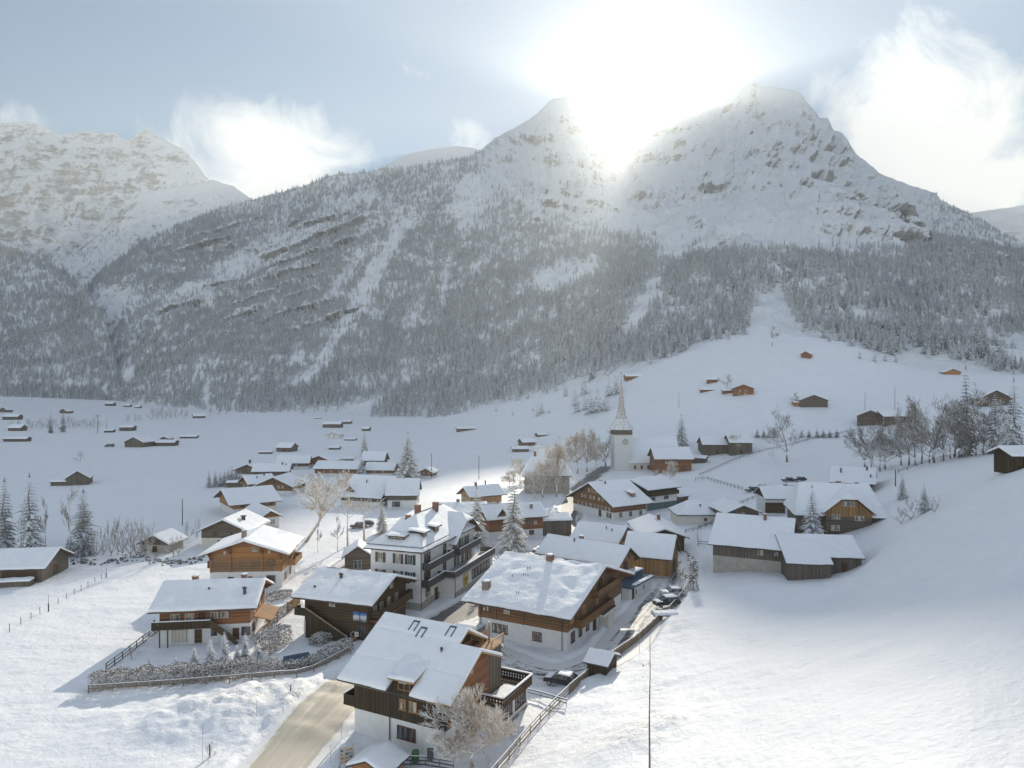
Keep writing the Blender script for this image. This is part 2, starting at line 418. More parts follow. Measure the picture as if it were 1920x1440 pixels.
# the air of the valley: one closed box round the whole place
if HAZE:
    hb = MB(); hb.box(-4400, 4400, -300, 3900, -60, 1500)
    hz = new_mat('valley_haze'); m, hnt, bs = hz
    hnt.nodes.remove(bs)
    pv = hnt.nodes.new('ShaderNodeVolumePrincipled'); pv.inputs['Color'].default_value = (.91, .985, 1, 1)
    pv.inputs['Density'].default_value = HAZE_D; pv.inputs['Anisotropy'].default_value = HAZE_G
    pv2 = hnt.nodes.new('ShaderNodeVolumePrincipled'); pv2.inputs['Color'].default_value = (1, .98, .95, 1)
    pv2.inputs['Density'].default_value = HAZE_D2; pv2.inputs['Anisotropy'].default_value = .93
    av = hnt.nodes.new('ShaderNodeAddShader'); hnt.links.new(pv.outputs[0], av.inputs[0]); hnt.links.new(pv2.outputs[0], av.inputs[1])
    hnt.links.new(av.outputs[0], hnt.nodes['Material Output'].inputs['Volume'])
    tag(hb.build('haze', m), kind='stuff')

# ================================================================== the ground
def grid_mesh(name, X, Y, Z, mat, smooth=True):
    nu, nv = X.shape
    co = np.stack([X, Y, Z], -1).reshape(-1, 3)
    idx = np.arange(nu * nv).reshape(nu, nv)
    q = np.stack([idx[:-1, :-1], idx[1:, :-1], idx[1:, 1:], idx[:-1, 1:]], -1).reshape(-1, 4)
    me = bpy.data.meshes.new(name)
    me.vertices.add(len(co)); me.vertices.foreach_set('co', co.ravel())
    me.loops.add(q.size); me.loops.foreach_set('vertex_index', q.ravel())
    me.polygons.add(len(q)); me.polygons.foreach_set('loop_start', np.arange(0, q.size, 4)); me.polygons.foreach_set('loop_total', np.full(len(q), 4))
    me.polygons.foreach_set('use_smooth', np.full(len(q), smooth))
    me.materials.append(mat); me.update(); me.validate()
    return me

ROADS = []   # (points, half width): the snow is ploughed away under them
def catmull(pts, n=14):
    pts = [Vector(p) for p in pts]; out = []
    P_ = [pts[0] * 2 - pts[1]] + pts + [pts[-1] * 2 - pts[-2]]
    for i in range(1, len(P_) - 2):
        a, b, c, d = P_[i-1], P_[i], P_[i+1], P_[i+2]
        for k in range(n):
            t = k / n
            out.append(.5 * ((2*b) + (c-a)*t + (2*a-5*b+4*c-d)*t*t + (3*b-a-3*c+d)*t**3))
    out.append(pts[-1]); return out
def px_path(pp): return [G(u, v).to_2d() for u, v in pp]
street = catmull([Vector((-24, 58)), Vector((-23.5, 66))] + px_path([(545, 1405), (612, 1330), (690, 1262)]) + [Vector((-15.5, 101)), Vector((-11.5, 113)), Vector((-6, 123)), Vector((2, 140)), Vector((8, 160)), Vector((13, 180))] + px_path([(1072, 945), (1085, 918), (1112, 893), (1138, 874)]))
ROADS.append((street, 4.1))
yard = catmull([Vector((-9, 108)), Vector((-2, 98)), Vector((6, 92)), Vector((14, 98)), Vector((20, 112)), Vector((26.5, 126)), Vector((33, 143)), Vector((37, 160)), Vector((30, 185))])
ROADS.append((yard, 3.9))
lane = catmull([Vector((-13.5, 107)), Vector((-24, 112)), Vector((-34, 126)), Vector((-36, 145)), Vector((-32, 165)), Vector((-33, 190))])
ROADS.append((lane, 2.2))
def road_mask(x, y, grow=0.0):
    m = np.zeros_like(x)
    for pts, hw in ROADS:
        a = np.array([(p.x, p.y) for p in pts[::3]])
        near = (y < a[:, 1].max() + 8) & (y > a[:, 1].min() - 8) & (x < a[:, 0].max() + 8) & (x > a[:, 0].min() - 8)
        if not near.any(): continue
        xx, yy = x[near], y[near]; best = np.full(xx.shape, 1e9)
        for (x0, y0), (x1, y1) in zip(a[:-1], a[1:]):
            dx, dy = x1 - x0, y1 - y0; t = np.clip(((xx-x0)*dx + (yy-y0)*dy) / (dx*dx+dy*dy+1e-9), 0, 1)
            best = np.minimum(best, np.hypot(xx - x0 - t*dx, yy - y0 - t*dy))
        m[near] = np.maximum(m[near], sstep(hw + .7 + grow, hw - .2 + grow, best))
        bank = np.exp(-((best - hw - 1.1) / .55) ** 2)
        m[near] = np.where(m[near] > .3, m[near], m[near] - bank * .8)
    return m
us = np.concatenate([np.arange(-600, -60, 20), np.arange(-60, 1990, 5.0), np.arange(1990, 2521, 20)])
ds = np.concatenate([np.exp(np.linspace(math.log(22), math.log(60), 30))[:-1], np.exp(np.linspace(math.log(60), math.log(200), 230))[:-1], np.exp(np.linspace(math.log(200), math.log(1500), 210)), np.array([2200, 3000, 3850])])
U, D = np.meshgrid(us, ds, indexing='ij'); GX = (U - 960) / F * D
GZ = zf(GX, D); RM = road_mask(GX, D)
clump = fbm(GX / 1.3, D / 1.3, 3, 33)
GZ = GZ - np.where(RM > 0, RM * .22, RM * .28 * (1 + .8 * clump))
ROUGH = [(-18, 80, 10), (-30, 84, 12), (14, 70, 7), (25, 100, 6), (-33, 88, 8)]
rm = sum(np.exp(-((GX - a) ** 2 + (D - b) ** 2) / r ** 2) for a, b, r in ROUGH)
GZ = GZ + clump * .13 * np.clip(rm, 0, 1.2) * (RM <= .2) + (fbm(GX / 3.5, D / 3.5, 4, 61) * .16 + fbm(GX / 10, D / 2.4, 3, 71) * .12) * sstep(230, 120, D) * (RM <= .2)
m, nt2, bs = new_mat('ground_snow')
oc = objco(nt2)
a = noise_tex(nt2, oc, 1.1, 6, .62); b = noise_tex(nt2, oc, .12, 5, .55); c3 = noise_tex(nt2, scaled(nt2, oc, (.5, 2.2, 1)), .5, 4, .6, .8)
h = math_(nt2, 'ADD', math_(nt2, 'MULTIPLY', a, .26), math_(nt2, 'ADD', math_(nt2, 'MULTIPLY', b, .5), math_(nt2, 'MULTIPLY', c3, .05)))
at = nt2.nodes.new('ShaderNodeAttribute'); at.attribute_name = 'grass'
gn = noise_tex(nt2, scaled(nt2, oc, (1, 1, .3)), 3.2, 6, .75, .6)
gf = math_(nt2, 'MULTIPLY', at.outputs['Fac'], ramp(nt2, gn, .50, .62))
cc = mixc(nt2, ramp(nt2, b, .35, .65), (.85, .87, .90), (.89, .90, .92))
cc = mixc(nt2, gf, cc, (.38, .32, .20))
nt2.links.new(cc, bs.inputs['Base Color']); bs.inputs['Roughness'].default_value = .62; bs.inputs['Specular IOR Level'].default_value = .3
bump(nt2, bs, h, .7, 1.0)
me = grid_mesh('snow_field', GX, D, GZ, m)
GR = np.zeros_like(GX)
for cx, cy, rx, ry in ((-30, 84, 10, 4.5), (-22, 81, 5, 3), (11, 66, 5, 3), (-12, 69, 6, 2)):
    GR = np.maximum(GR, np.exp(-((GX - cx) / rx) ** 2 - ((D - cy) / ry) ** 2))
att = me.attributes.new('grass', 'FLOAT', 'POINT'); att.data.foreach_set('value', GR.ravel().astype(np.float32))
tag(link_mesh('snow_field', me), kind='structure')

def road_mat(name, col, snow_amt, streak):
    m, nt, bs = new_mat(name); oc = objco(nt)
    uv = nt.nodes.new('ShaderNodeUVMap'); uv.uv_map = 'UVMap'
    sp = nt.nodes.new('ShaderNodeSeparateXYZ'); nt.links.new(uv.outputs[0], sp.inputs[0])
    n1 = noise_tex(nt, oc, .9, 6, .65)
    cv = nt.nodes.new('ShaderNodeCombineXYZ'); nt.links.new(math_(nt, 'MULTIPLY', sp.outputs[0], 9.0), cv.inputs[0]); nt.links.new(math_(nt, 'MULTIPLY', sp.outputs[1], .06), cv.inputs[1])
    n2 = noise_tex(nt, cv.outputs[0], 1.0, 5, .6, .3)
    edge = math_(nt, 'MULTIPLY', math_(nt, 'ABSOLUTE', math_(nt, 'SUBTRACT', sp.outputs[0], .5)), 2.0)
    base = mixc(nt, ramp(nt, n2, .3, .7), [x * (1 - streak) for x in col], [min(1, x * (1 + streak)) for x in col])
    s = math_(nt, 'ADD', math_(nt, 'MULTIPLY', n2, .75), math_(nt, 'MULTIPLY', n1, .45))
    s = math_(nt, 'ADD', s, math_(nt, 'MULTIPLY', math_(nt, 'POWER', edge, 3.0), .45))
    f = ramp(nt, s, 1.0 - snow_amt, 1.15 - snow_amt)
    c = mixc(nt, math_(nt, 'MULTIPLY', f, .92), base, (.82, .82, .82))
    nt.links.new(c, bs.inputs['Base Color']); bs.inputs['Roughness'].default_value = .6
    bump(nt, bs, math_(nt, 'ADD', math_(nt, 'MULTIPLY', n1, .3), n2), .5, .06)
    return m
def ribbon(name, pts, hw, mat, lift=.035, nx=8):
    vs = []; fs = []; uvs = []; L = 0
    for i, p in enumerate(pts):
        a = pts[max(i-1, 0)]; b = pts[min(i+1, len(pts)-1)]; t = (b - a).normalized(); n = Vector((t.y, -t.x))
        if i: L += (p - pts[i-1]).length
        for k in range(nx + 1):
            s = k / nx * 2 - 1; w = hw * (1 + .06 * math.sin(L * .35 + s))
            q = p + n * (s * w); vs.append((q.x, q.y, gz(q.x, q.y) - .14 + lift)); uvs.append((k / nx, L))
    for i in range(len(pts) - 1):
        for k in range(nx):
            a = i * (nx + 1) + k; fs.append((a, a + 1, a + nx + 2, a + nx + 1))
    me = bpy.data.meshes.new(name); me.from_pydata(vs, [], fs); me.materials.append(mat)
    me.polygons.foreach_set('use_smooth', [True] * len(fs))
    uvl = me.uv_layers.new(name='UVMap')
    for l in me.loops: uvl.data[l.index].uv = uvs[l.vertex_index]
    return tag(link_mesh(name, me), kind='structure')
k1 = min(range(len(street)), key=lambda i: abs(street[i].y - 100)); 
ribbon('road', street[:k1 + 1], 4.1, road_mat('sandy_road', (.56, .50, .40), .28, .18))
ribbon('road', street[k1:], 4.0, road_mat('wet_asphalt_road', (.13, .13, .135), .30, .35), .03)
ribbon('yard_track', yard, 4.2, road_mat('snowy_yard', (.085, .085, .09), .50, .3), .02)
ribbon('lane', lane, 2.2, road_mat('snowy_lane', (.25, .22, .19), .75, .3), .05)

# ================================================================== mountains
def mountain_mat(name, rock, cover=.5, scale=1 / 60, strata=.3):
    m, nt, bs = new_mat(name); oc = objco(nt)
    ge = nt.nodes.new('ShaderNodeNewGeometry'); sp = nt.nodes.new('ShaderNodeSeparateXYZ'); nt.links.new(ge.outputs['Normal'], sp.inputs[0])
    n1 = noise_tex(nt, oc, scale, 8, .68, .4)
    n2 = noise_tex(nt, scaled(nt, oc, (1, .6, 3.2)), scale * 1.6, 7, .7, .5)
    n3 = noise_tex(nt, oc, scale * 7, 5, .65)
    s = math_(nt, 'ADD', math_(nt, 'MULTIPLY', sp.outputs[2], 1.05), math_(nt, 'MULTIPLY', math_(nt, 'SUBTRACT', n1, .5), .9))
    s = math_(nt, 'ADD', s, math_(nt, 'MULTIPLY', math_(nt, 'SUBTRACT', n2, .5), strata * 3))
    s = math_(nt, 'ADD', s, math_(nt, 'MULTIPLY', math_(nt, 'SUBTRACT', n3, .5), 1.1))
    f = ramp(nt, s, cover - .16, cover + .16)
    rc = mixc(nt, ramp(nt, n2, .35, .65), [x * .6 for x in rock], [x * 1.35 for x in rock])
    c = mixc(nt, f, rc, (.86, .88, .90))
    nt.links.new(c, bs.inputs['Base Color']); bs.inputs['Roughness'].default_value = .85; bs.inputs['Specular IOR Level'].default_value = .15
    bump(nt, bs, math_(nt, 'ADD', n1, math_(nt, 'MULTIPLY', n3, .3)), .8, 9.0)
    return m
def profile(cols, us):
    cu = sorted(cols); K = len(cols[cu[0]])
    dk = np.array([[cols[u][k][0] for u in cu] for k in range(K)], float); vk = np.array([[cols[u][k][1] for u in cu] for k in range(K)], float)
    return np.array([np.interp(us, cu, dk[k]) for k in range(K)]), np.array([np.interp(us, cu, vk[k]) for k in range(K)])
MASSIFS = {}
def massif(name, cols, ridge, mat, step=5, rows=26, amp=18, gul=30, seed=1, back=.75, u0=None, u1=None, jag=1.5, base=False, crag=0):
    us = np.arange(u0 if u0 is not None else min(cols), (u1 if u1 is not None else max(cols)) + 1, step, float)
    dk, vk = profile(cols, us)
    vk[-1] = np.interp(us, [r[0] for r in ridge], [r[1] for r in ridge]) + jag * fbm(us / 9, us * 0 + seed, 3, seed)
    K = len(dk); t = np.linspace(0, K - 1, (K - 1) * rows + 1); i = np.minimum(t.astype(int), K - 2); f = t - i
    Dg = dk[i] * (1 - f)[:, None] + dk[i + 1] * f[:, None]; Vg = vk[i] * (1 - f)[:, None] + vk[i + 1] * f[:, None]
    # soften the knots
    for _ in range(6):
        Vg[1:-1] = .25 * Vg[:-2] + .5 * Vg[1:-1] + .25 * Vg[2:]
    Zg = CH - (Vg - 720) / F * Dg; Xg = (us[None, :] - 960) / F * Dg
    T = (t / (K - 1))[:, None]; env = np.clip(np.sin(np.pi * np.clip(T, 0, 1)) * 1.6, 0, 1) * np.ones_like(Dg)
    g = ridged(Xg / 85 + .35 * fbm(Xg / 200, Zg / 160, 3, seed + 5), Zg / 420 + Dg / 900, 4, seed)
    r2 = ridged(Xg / 160, Dg / 160 + Zg / 200, 5, seed + 20)
    Zg = Zg + env * ((g - .6) * gul + (r2 - .6) * amp * 2)
    if crag:
        e2 = crag * sstep(.50, .72, T) * sstep(1.0, .93, T) * sstep(880, 1000, us)[None, :]
        cr = ridged(Xg / 210 + .5 * fbm(Zg / 130, Xg / 190, 3, 41), Zg / 150 + Xg / 600, 5, 31)
        cf_ = ridged(Xg / 60, Zg / 46 + Xg / 200, 4, 37); sh = np.abs(((Zg + 40 * fbm(Xg / 170, Zg / 170, 3, 44)) / 64.) % 1 - .5) * 2
        Dg = Dg - e2 * ((cr - .62) * 260 + (cf_ - .6) * 90 + (sh - .5) * 34)
    if crag:
        us2 = us[None, :]; w3 = sstep(270, 330, us2) * sstep(760, 640, us2) * sstep(.35, .48, T) * sstep(.97, .85, T) * sstep(-.15, .35, fbm(Xg / 170, Zg / 90, 3, 97))
        s3 = ((Zg - .42 * Xg + 22 * fbm(Xg / 90, Zg / 90, 3, 98)) / 52.) % 1
        Dg = Dg - w3 * 30 * (1 - s3) ** .8 * sstep(0, .12, s3)
    if base:
        gb = zf(Xg[:14], Dg[:14]); wgt = np.clip(np.arange(14) / 13., 0, 1)[:, None] ** .7
        Zg[:14] = np.maximum(Zg[:14] * wgt + (gb - 2.5) * (1 - wgt), gb - 2.5)
    lastX, lastD, lastZ = Xg[-1], Dg[-1], Zg[-1]
    bx, bd, bz = [Xg], [Dg], [Zg]
    for q in (50, 160, 300, 460):
        dd = lastD + q; bd.append(dd[None]); bx.append(((us - 960) / F * dd)[None]); bz.append((lastZ - q * back - (lastZ*0 + 8))[None])
    X = np.concatenate(bx).T; Dd = np.concatenate(bd).T; Z = np.concatenate(bz).T
    o = tag(link_mesh(name, grid_mesh(name, X, Dd, Z, mat)), kind='structure')
    MASSIFS[name + str(seed)] = (us, Xg, Dg, Zg)
    return us, Xg, Dg, Zg
ridge_main = [(100,560),(150,548),(200,500),(265,455),(330,425),(400,395),(480,372),(560,352),(620,328),(660,326),(720,318),(800,308),(890,290),(912,272),(935,255),(965,240),(1000,218),(1018,203),(1029,192),(1042,184),(1060,181),(1085,180),(1108,179),(1118,194),(1128,213),(1138,234),(1147,252),(1158,270),(1169,277),(1179,270),(1187,254),(1193,241),(1199,229),(1206,221),(1222,216),(1250,212),(1275,207),(1300,202),(1330,190),(1352,170),(1368,166),(1388,149),(1410,144),(1424,160),(1450,162),(1472,166),(1492,170),(1506,182),(1520,198),(1534,218),(1552,221),(1562,243),(1578,248),(1590,262),(1605,290),(1640,316),(1680,350),(1710,400),(1730,430),(1800,448),(1920,475),(2200,500),(2600,520)]  # saddle between the peaks is shaped deeper to let sun reach the village
cols_main = {
 100: [(1500,752),(1600,700),(1700,650),(1750,600),(1800,560)],
 235: [(1250,758),(1400,680),(1600,600),(1800,530),(1980,480)],
 480: [(880,786),(1150,690),(1500,580),(1900,470),(2250,372)],
 700: [(780,790),(1050,690),(1400,570),(1750,440),(2100,320)],
 900: [(680,778),(950,680),(1300,560),(1650,420),(2050,285)],
 1000:[(630,758),(900,660),(1250,530),(1800,385),(2900,218)],
 1108:[(600,722),(880,620),(1250,500),(1900,370),(3200,179)],
 1165:[(550,708),(850,600),(1250,500),(2000,390),(3200,277)],
 1240:[(535,684),(850,570),(1200,482),(1950,370),(3200,216)],
 1410:[(550,640),(800,535),(1050,472),(1800,320),(3200,145)],
 1560:[(510,650),(750,545),(1000,476),(1600,360),(2800,240)],
 1700:[(460,688),(700,575),(950,490),(1350,435),(1750,385)],
 1760:[(440,698),(680,585),(900,505),(1200,468),(1500,440)],
 1920:[(410,718),(640,615),(850,545),(1100,505),(1350,475)],
 2600:[(400,730),(640,640),(850,570),(1100,540),(1350,520)]}
MM = mountain_mat('snowy_rock', (.33, .315, .30), .465, 1 / 42, .42)
MMf = mountain_mat('far_snowy_rock', (.38, .355, .335), .42, 1 / 110, .4)
main = massif('mountain', cols_main, ridge_main, MM, 2.5, 36, 22, 44, 3, base=True, jag=2.6, crag=.55)
spur = massif('mountain', {-500:[(1230,748),(1500,590),(1900,420)], 0:[(1240,752),(1500,620),(1900,463)], 140:[(1250,758),(1450,640),(1750,520)], 195:[(1255,758),(1400,680),(1500,600)], 245:[(1260,760),(1290,754),(1320,748)]},
   [(-500,410),(-100,440),(0,463),(60,480),(120,508),(160,545),(180,575),(195,602),(215,670),(235,735),(245,748)], MM, 5, 30, 10, 20, 14, base=True)
far1 = massif('mountain', {-500:[(2450,560),(2700,430),(3000,250)], 150:[(2450,560),(2700,430),(3000,250)], 520:[(2450,560),(2700,480),(3000,410)]},
   [(-500,300),(-200,225),(-60,240),(0,232),(40,229),(70,230),(110,252),(150,245),(215,250),(240,264),(275,238),(300,258),(345,280),(365,300),(392,335),(440,380),(520,430)], MMf, 5, 50, 70, 120, 24)
knoll = massif('mountain', {90:[(2150,560),(2350,500),(2500,480)], 240:[(2150,560),(2400,460),(2600,370)], 400:[(2250,540),(2450,420),(2650,338)], 560:[(2350,520),(2550,460),(2700,420)]},
   [(90,500),(150,470),(200,430),(230,385),(260,362),(330,350),(400,338),(440,350),(475,375),(520,400),(560,425)], MMf, 4, 40, 26, 50, 34)
dome = massif('mountain', {660:[(2400,380),(2600,340),(2800,330)], 960:[(2400,380),(2600,330),(2800,290)]},
   [(660,330),(710,318),(735,303),(760,290),(800,280),(860,274),(890,278),(910,285),(940,298),(960,310)], MMf, 4, 20, 10, 10, 44, .3)
shoulder = massif('mountain', {1560:[(1900,480),(2100,400),(2500,280)], 1760:[(1500,500),(1900,430),(2300,365)], 1920:[(1300,520),(1600,490),(2000,455)], 2200:[(1300,560),(1600,540),(2000,520)]},
   [(1560,270),(1600,300),(1650,325),(1700,345),(1735,356),(1755,362),(1765,376),(1800,392),(1850,418),(1880,440),(1920,456),(2200,540)], MM, 5, 30, 14, 20, 54)
farr = massif('mountain', {1780:[(2700,470),(2800,430),(2950,400)], 2300:[(2700,470),(2800,400),(2950,330)]},
   [(1780,410),(1820,399),(1860,393),(1890,390),(1920,383),(1960,372),(2100,340),(2300,330)], MMf, 5, 20, 20, 30, 64)
# ================================================================== trees
def spruce_mesh(name, h=1.0, r=.2, layers=7, star=8, seed=0, mat=None, droop=.35):
    """low, jagged skirts of branches: the far forest"""
    rd = random.Random(seed); mb = MB()
    for L in range(layers):
        t = L / layers
        z0 = h * (.06 + .86 * t); rr = r * (1 - t) ** .85 * rd.uniform(.85, 1.1); zt = z0 + h * (1.9 / layers) * (.9 - .25 * t)
        top = (rd.uniform(-.01, .01) * h, rd.uniform(-.01, .01) * h, min(zt, h))
        n = star - (2 if t > .6 else 0); a0 = rd.random() * 6.28; ring = []
        for k in range(2 * n):
            a = a0 + math.pi * k / n
            q = rr * (rd.uniform(.85, 1.2) if k % 2 == 0 else rd.uniform(.45, .62))
            ring.append((q * math.cos(a), q * math.sin(a), z0 - (droop * rr if k % 2 == 0 else -.05 * rr) + rd.uniform(-.01, .01) * h))
        vs = [top] + ring
        mb.add(vs, [(0, 1 + k, 1 + (k + 1) % (2 * n)) for k in range(2 * n)])
    return mb.mesh(name, mat)
def bough_spruce(name, h, r, seed, mat, n_whorl=26, per=9, leaf=1.0, gap=0):
    """near spruce: whorls of drooping, jagged, leaf shaped boughs -> crown mesh"""
    rd = random.Random(seed); mb = MB()
    for w in range(n_whorl):
        t = 1 - (1 - w / n_whorl) ** 1.2; z = h * (.04 + .94 * t)
        R = r * (1 - t * .97) ** .74 * (1 if t > .06 else .8) * rd.uniform(.88, 1.08)
        m = max(5, int(per * (1 - .45 * t)))
        for k in range(m):
            if rd.random() < gap: continue
            a = 6.283 * (k + rd.random() * .9) / m + w * 1.3
            ln = R * rd.uniform(.78, 1.15); ca, sa = math.cos(a), math.sin(a); side = Vector((-sa, ca, 0)); out = Vector((ca, sa, 0))
            dr = rd.uniform(.30, .55) + .2 * (1 - t); seg = 5 if ln > .3 * r else 3; mid = []
            for s in range(seg + 1):
                f = s / seg; mid.append(out * (ln * f) + Vector((0, 0, z + ln * (.28 * f - dr * f * f))))
            for s in range(seg):
                f = (s + .6) / seg; ww = ln * .36 * leaf * math.sin(math.pi * min(1, .18 + .8 * f)) ** .8
                for sg in (-1, 1):
                    j = rd.uniform(.65, 1.25)
                    tip = mid[s].lerp(mid[s+1], .75) + side * (sg * ww * j) + out * (ww * .45) - Vector((0, 0, ww * rd.uniform(.30, .75)))
                    mb.add([mid[s], mid[s+1], tip], [(0, 1, 2) if sg < 0 else (1, 0, 2)])
                    tip = mid[s].lerp(mid[s+1], .2) + side * (sg * ww * j * .8) + out * (ww * .1) - Vector((0, 0, ww * rd.uniform(.35, .9)))
                    mb.add([mid[s], mid[s].lerp(mid[s+1], .6), tip], [(0, 1, 2) if sg < 0 else (1, 0, 2)])
            e = mid[-1]; mb.add([e - side * ln * .07, e + side * ln * .07, e + out * ln * .12 - Vector((0, 0, ln * .1))], [(0, 1, 2)])
    for q in range(3):
        a = q * 2.1; mb.add([(.04*r*math.cos(a), .04*r*math.sin(a), h*.93), (-.04*r*math.cos(a), -.04*r*math.sin(a), h*.93), (0, 0, h)], [(0, 1, 2)])
    return mb.mesh(name, mat)
def trunk_mesh(name, h, r, mat, seed=0):
    rd = random.Random(seed); mb = MB()
    pts = [(rd.uniform(-.02, .02) * h * (i > 0), rd.uniform(-.02, .02) * h * (i > 0), h * .86 * i / 5 - .25 * (i == 0)) for i in range(6)]
    mb.tube(pts, [r * (1 - .8 * i / 5) for i in range(6)], 7)
    return mb.mesh(name, mat, True)
def bare_tree(name, h, seed, mat, spread=.55, levels=5, r0=None, clear=.22, kids=4, up=.35, twig=.012, lean=(0, 0), fork=False):
    """leafless broadleaf: trunk mesh and crown mesh of tapering limbs down to twigs"""
    rd = random.Random(seed); tr = MB(); cr = MB(); r0 = r0 or h * .017
    def limb(p, d, ln, r, lev, mb):
        n = 3 if lev < 2 else 2; pts = [p]; q = p.copy(); dd = d.copy()
        for i in range(n):
            dd = (dd + Vector((rd.uniform(-.22, .22), rd.uniform(-.22, .22), rd.uniform(-.05, .2) * up))).normalized()
            q = q + dd * (ln / n); pts.append(q.copy())
        r1 = max(r * .55, twig)
        mb.tube(pts, [r + (r1 - r) * i / n for i in range(n + 1)], 5 if lev < 2 else 3, 0, lev < 1)
        if lev >= levels: return
        kk = kids + (1 if rd.random() < .5 else 0)
        for c in range(kk):
            f = rd.uniform(.30, 1.0) if c else 1.0
            i = min(int(f * n), n - 1); b = pts[i].lerp(pts[i + 1], f * n - i)
            ax = Vector((rd.gauss(0, 1), rd.gauss(0, 1), rd.gauss(0, .5)))
            nd_ = (dd + ax.normalized() * spread * (1.2 if c else .4) + Vector((0, 0, up * .5))).normalized()
            limb(b, nd_, ln * rd.uniform(.52, .78), max(r1 * rd.uniform(.6, .85), twig), lev + 1, cr)
    base = Vector((0, 0, -.2)); top = Vector((lean[0], lean[1], h * clear))
    mid = base.lerp(top, .5) + Vector((rd.uniform(-.03, .03) * h, rd.uniform(-.03, .03) * h, 0))
    tr.tube([base, mid, top], [r0 * 1.25, r0, r0 * .85], 8)
    k0 = 2 if fork else 1
    for c in range(k0):
        d = Vector((rd.uniform(-.15, .15) + (c * 2 - 1) * .35 * fork, rd.uniform(-.15, .15), 1)).normalized()
        limb(top.copy(), d, h * (1 - clear) * .44, r0 * .8, 0, cr)
    for c in range(3):
        a = rd.random() * 6.28
        limb(top * rd.uniform(.85, 1), Vector((math.cos(a), math.sin(a), .6)).normalized(), h * .28, r0 * .45, 1, cr)
    return tr.mesh(name + '_trunk', mat, True), cr.mesh(name + '_crown', mat, False)
def plant(name, meshes, loc, s=1.0, rz=0.0, label=None, cat='tree', group=None, parts=('trunk', 'crown')):
    t = empty(name, loc, rz, label, cat, group); t.scale = (s, s, s) if not hasattr(s, '__len__') else s
    for nm, me in zip(parts, meshes): link_mesh(nm, me, t)
    return t

# ---- the forests on the slopes
def inpoly(u, v, poly):
    c = np.zeros(u.shape, bool); n = len(poly)
    for i in range(n):
        x0, y0 = poly[i]; x1, y1 = poly[(i + 1) % n]
        k = ((y0 > v) != (y1 > v)) & (u < (x1 - x0) * (v - y0) / (y1 - y0 + 1e-9) + x0)
        c ^= k
    return c
CLEAR = [[(745,408),(790,395),(745,470),(712,530),(690,570),(640,640),(615,690),(560,730),(525,728),(570,700),(600,660),(650,575),(690,500)],
 [(700,450),(712,452),(660,525),(625,560),(600,562),(640,510)], [(175,540),(262,535),(240,570),(205,640),(178,620)], [(215,720),(240,680),(258,678),(240,725)],
 [(360,715),(368,678),(384,675),(378,700)], [(372,756),(380,728),(398,726),(390,756)], [(378,560),(384,530),(392,535),(400,570),(388,580)], [(545,690),(548,650),(572,648),(575,690)],
 [(820,560),(832,480),(850,475),(845,530),(828,580)], [(870,330),(930,320),(900,420),(860,450),(850,420),(840,400)],
 [(1162,625),(1180,580),(1210,525),(1243,508),(1246,545),(1215,590),(1188,632)], [(990,545),(1000,505),(1060,492),(1132,488),(1120,520),(1040,545)], [(1225,490),(1240,440),(1300,452),(1290,490)],
 [(1418,640),(1422,560),(1440,552),(1462,560),(1468,640)], [(1660,700),(1690,650),(1735,650),(1725,700)], [(1845,640),(1840,622),(1920,632),(1990,640),(1990,690),(1915,690),(1870,660)], [(1560,655),(1470,620),(1600,640),(1660,668),(1700,680),(1640,700)],
 [(640,760),(720,735),(760,730),(700,770),(660,800)]]
STRATA = [[(300,560),(395,505),(470,455),(560,420),(700,352),(720,368),(600,430),(520,500),(420,540),(380,560),(320,600)], [(140,548),(300,545),(330,560),(260,590),(180,575)], [(380,500),(470,470),(560,430),(480,520),(400,545)]]
def treeline(u): return np.interp(u, [-600,480,880,905,1000,1100,1300,1320,1700,1740,1800,2600], [0,0,0,330,395,430,462,474,474,448,440,440])
pts_all = []
def scatter(grid, spacing, hmin, hmax, thin, seed):
    us, Xg, Dg, Zg = grid; rg = np.random.default_rng(seed); out = []
    du = us[1] - us[0]
    for i in range(len(us) - 1):
        if us[i] < -260 or us[i] > 2180: continue
        d = Dg[:, i]; z = Zg[:, i]; o = np.argsort(d)
        area = du / F * (d[-1] ** 2 - d[0] ** 2) / 2
        n = rg.poisson(area / spacing ** 2)
        dd = np.sqrt(rg.uniform(d[0] ** 2, d[-1] ** 2, n)); fu = rg.random(n); u = us[i] + fu * du
        zz = np.interp(dd, d, z) * (1 - fu) + np.interp(dd, Dg[:, i + 1], Zg[:, i + 1]) * fu
        x = (u - 960) / F * dd; v = 720 - F * (zz - CH) / dd
        out.append(np.stack([x, dd, zz, u, v], 1))
    p = np.concatenate(out); u, v = p[:, 3], p[:, 4]
    keep = thin(u, v, p, rg)
    p = p[keep]
    hh = rg.uniform(hmin, hmax, len(p)) * (1 + .15 * fbm(p[:, 0] / 40, p[:, 1] / 40, 2, seed))
    return np.concatenate([p, hh[:, None]], 1)
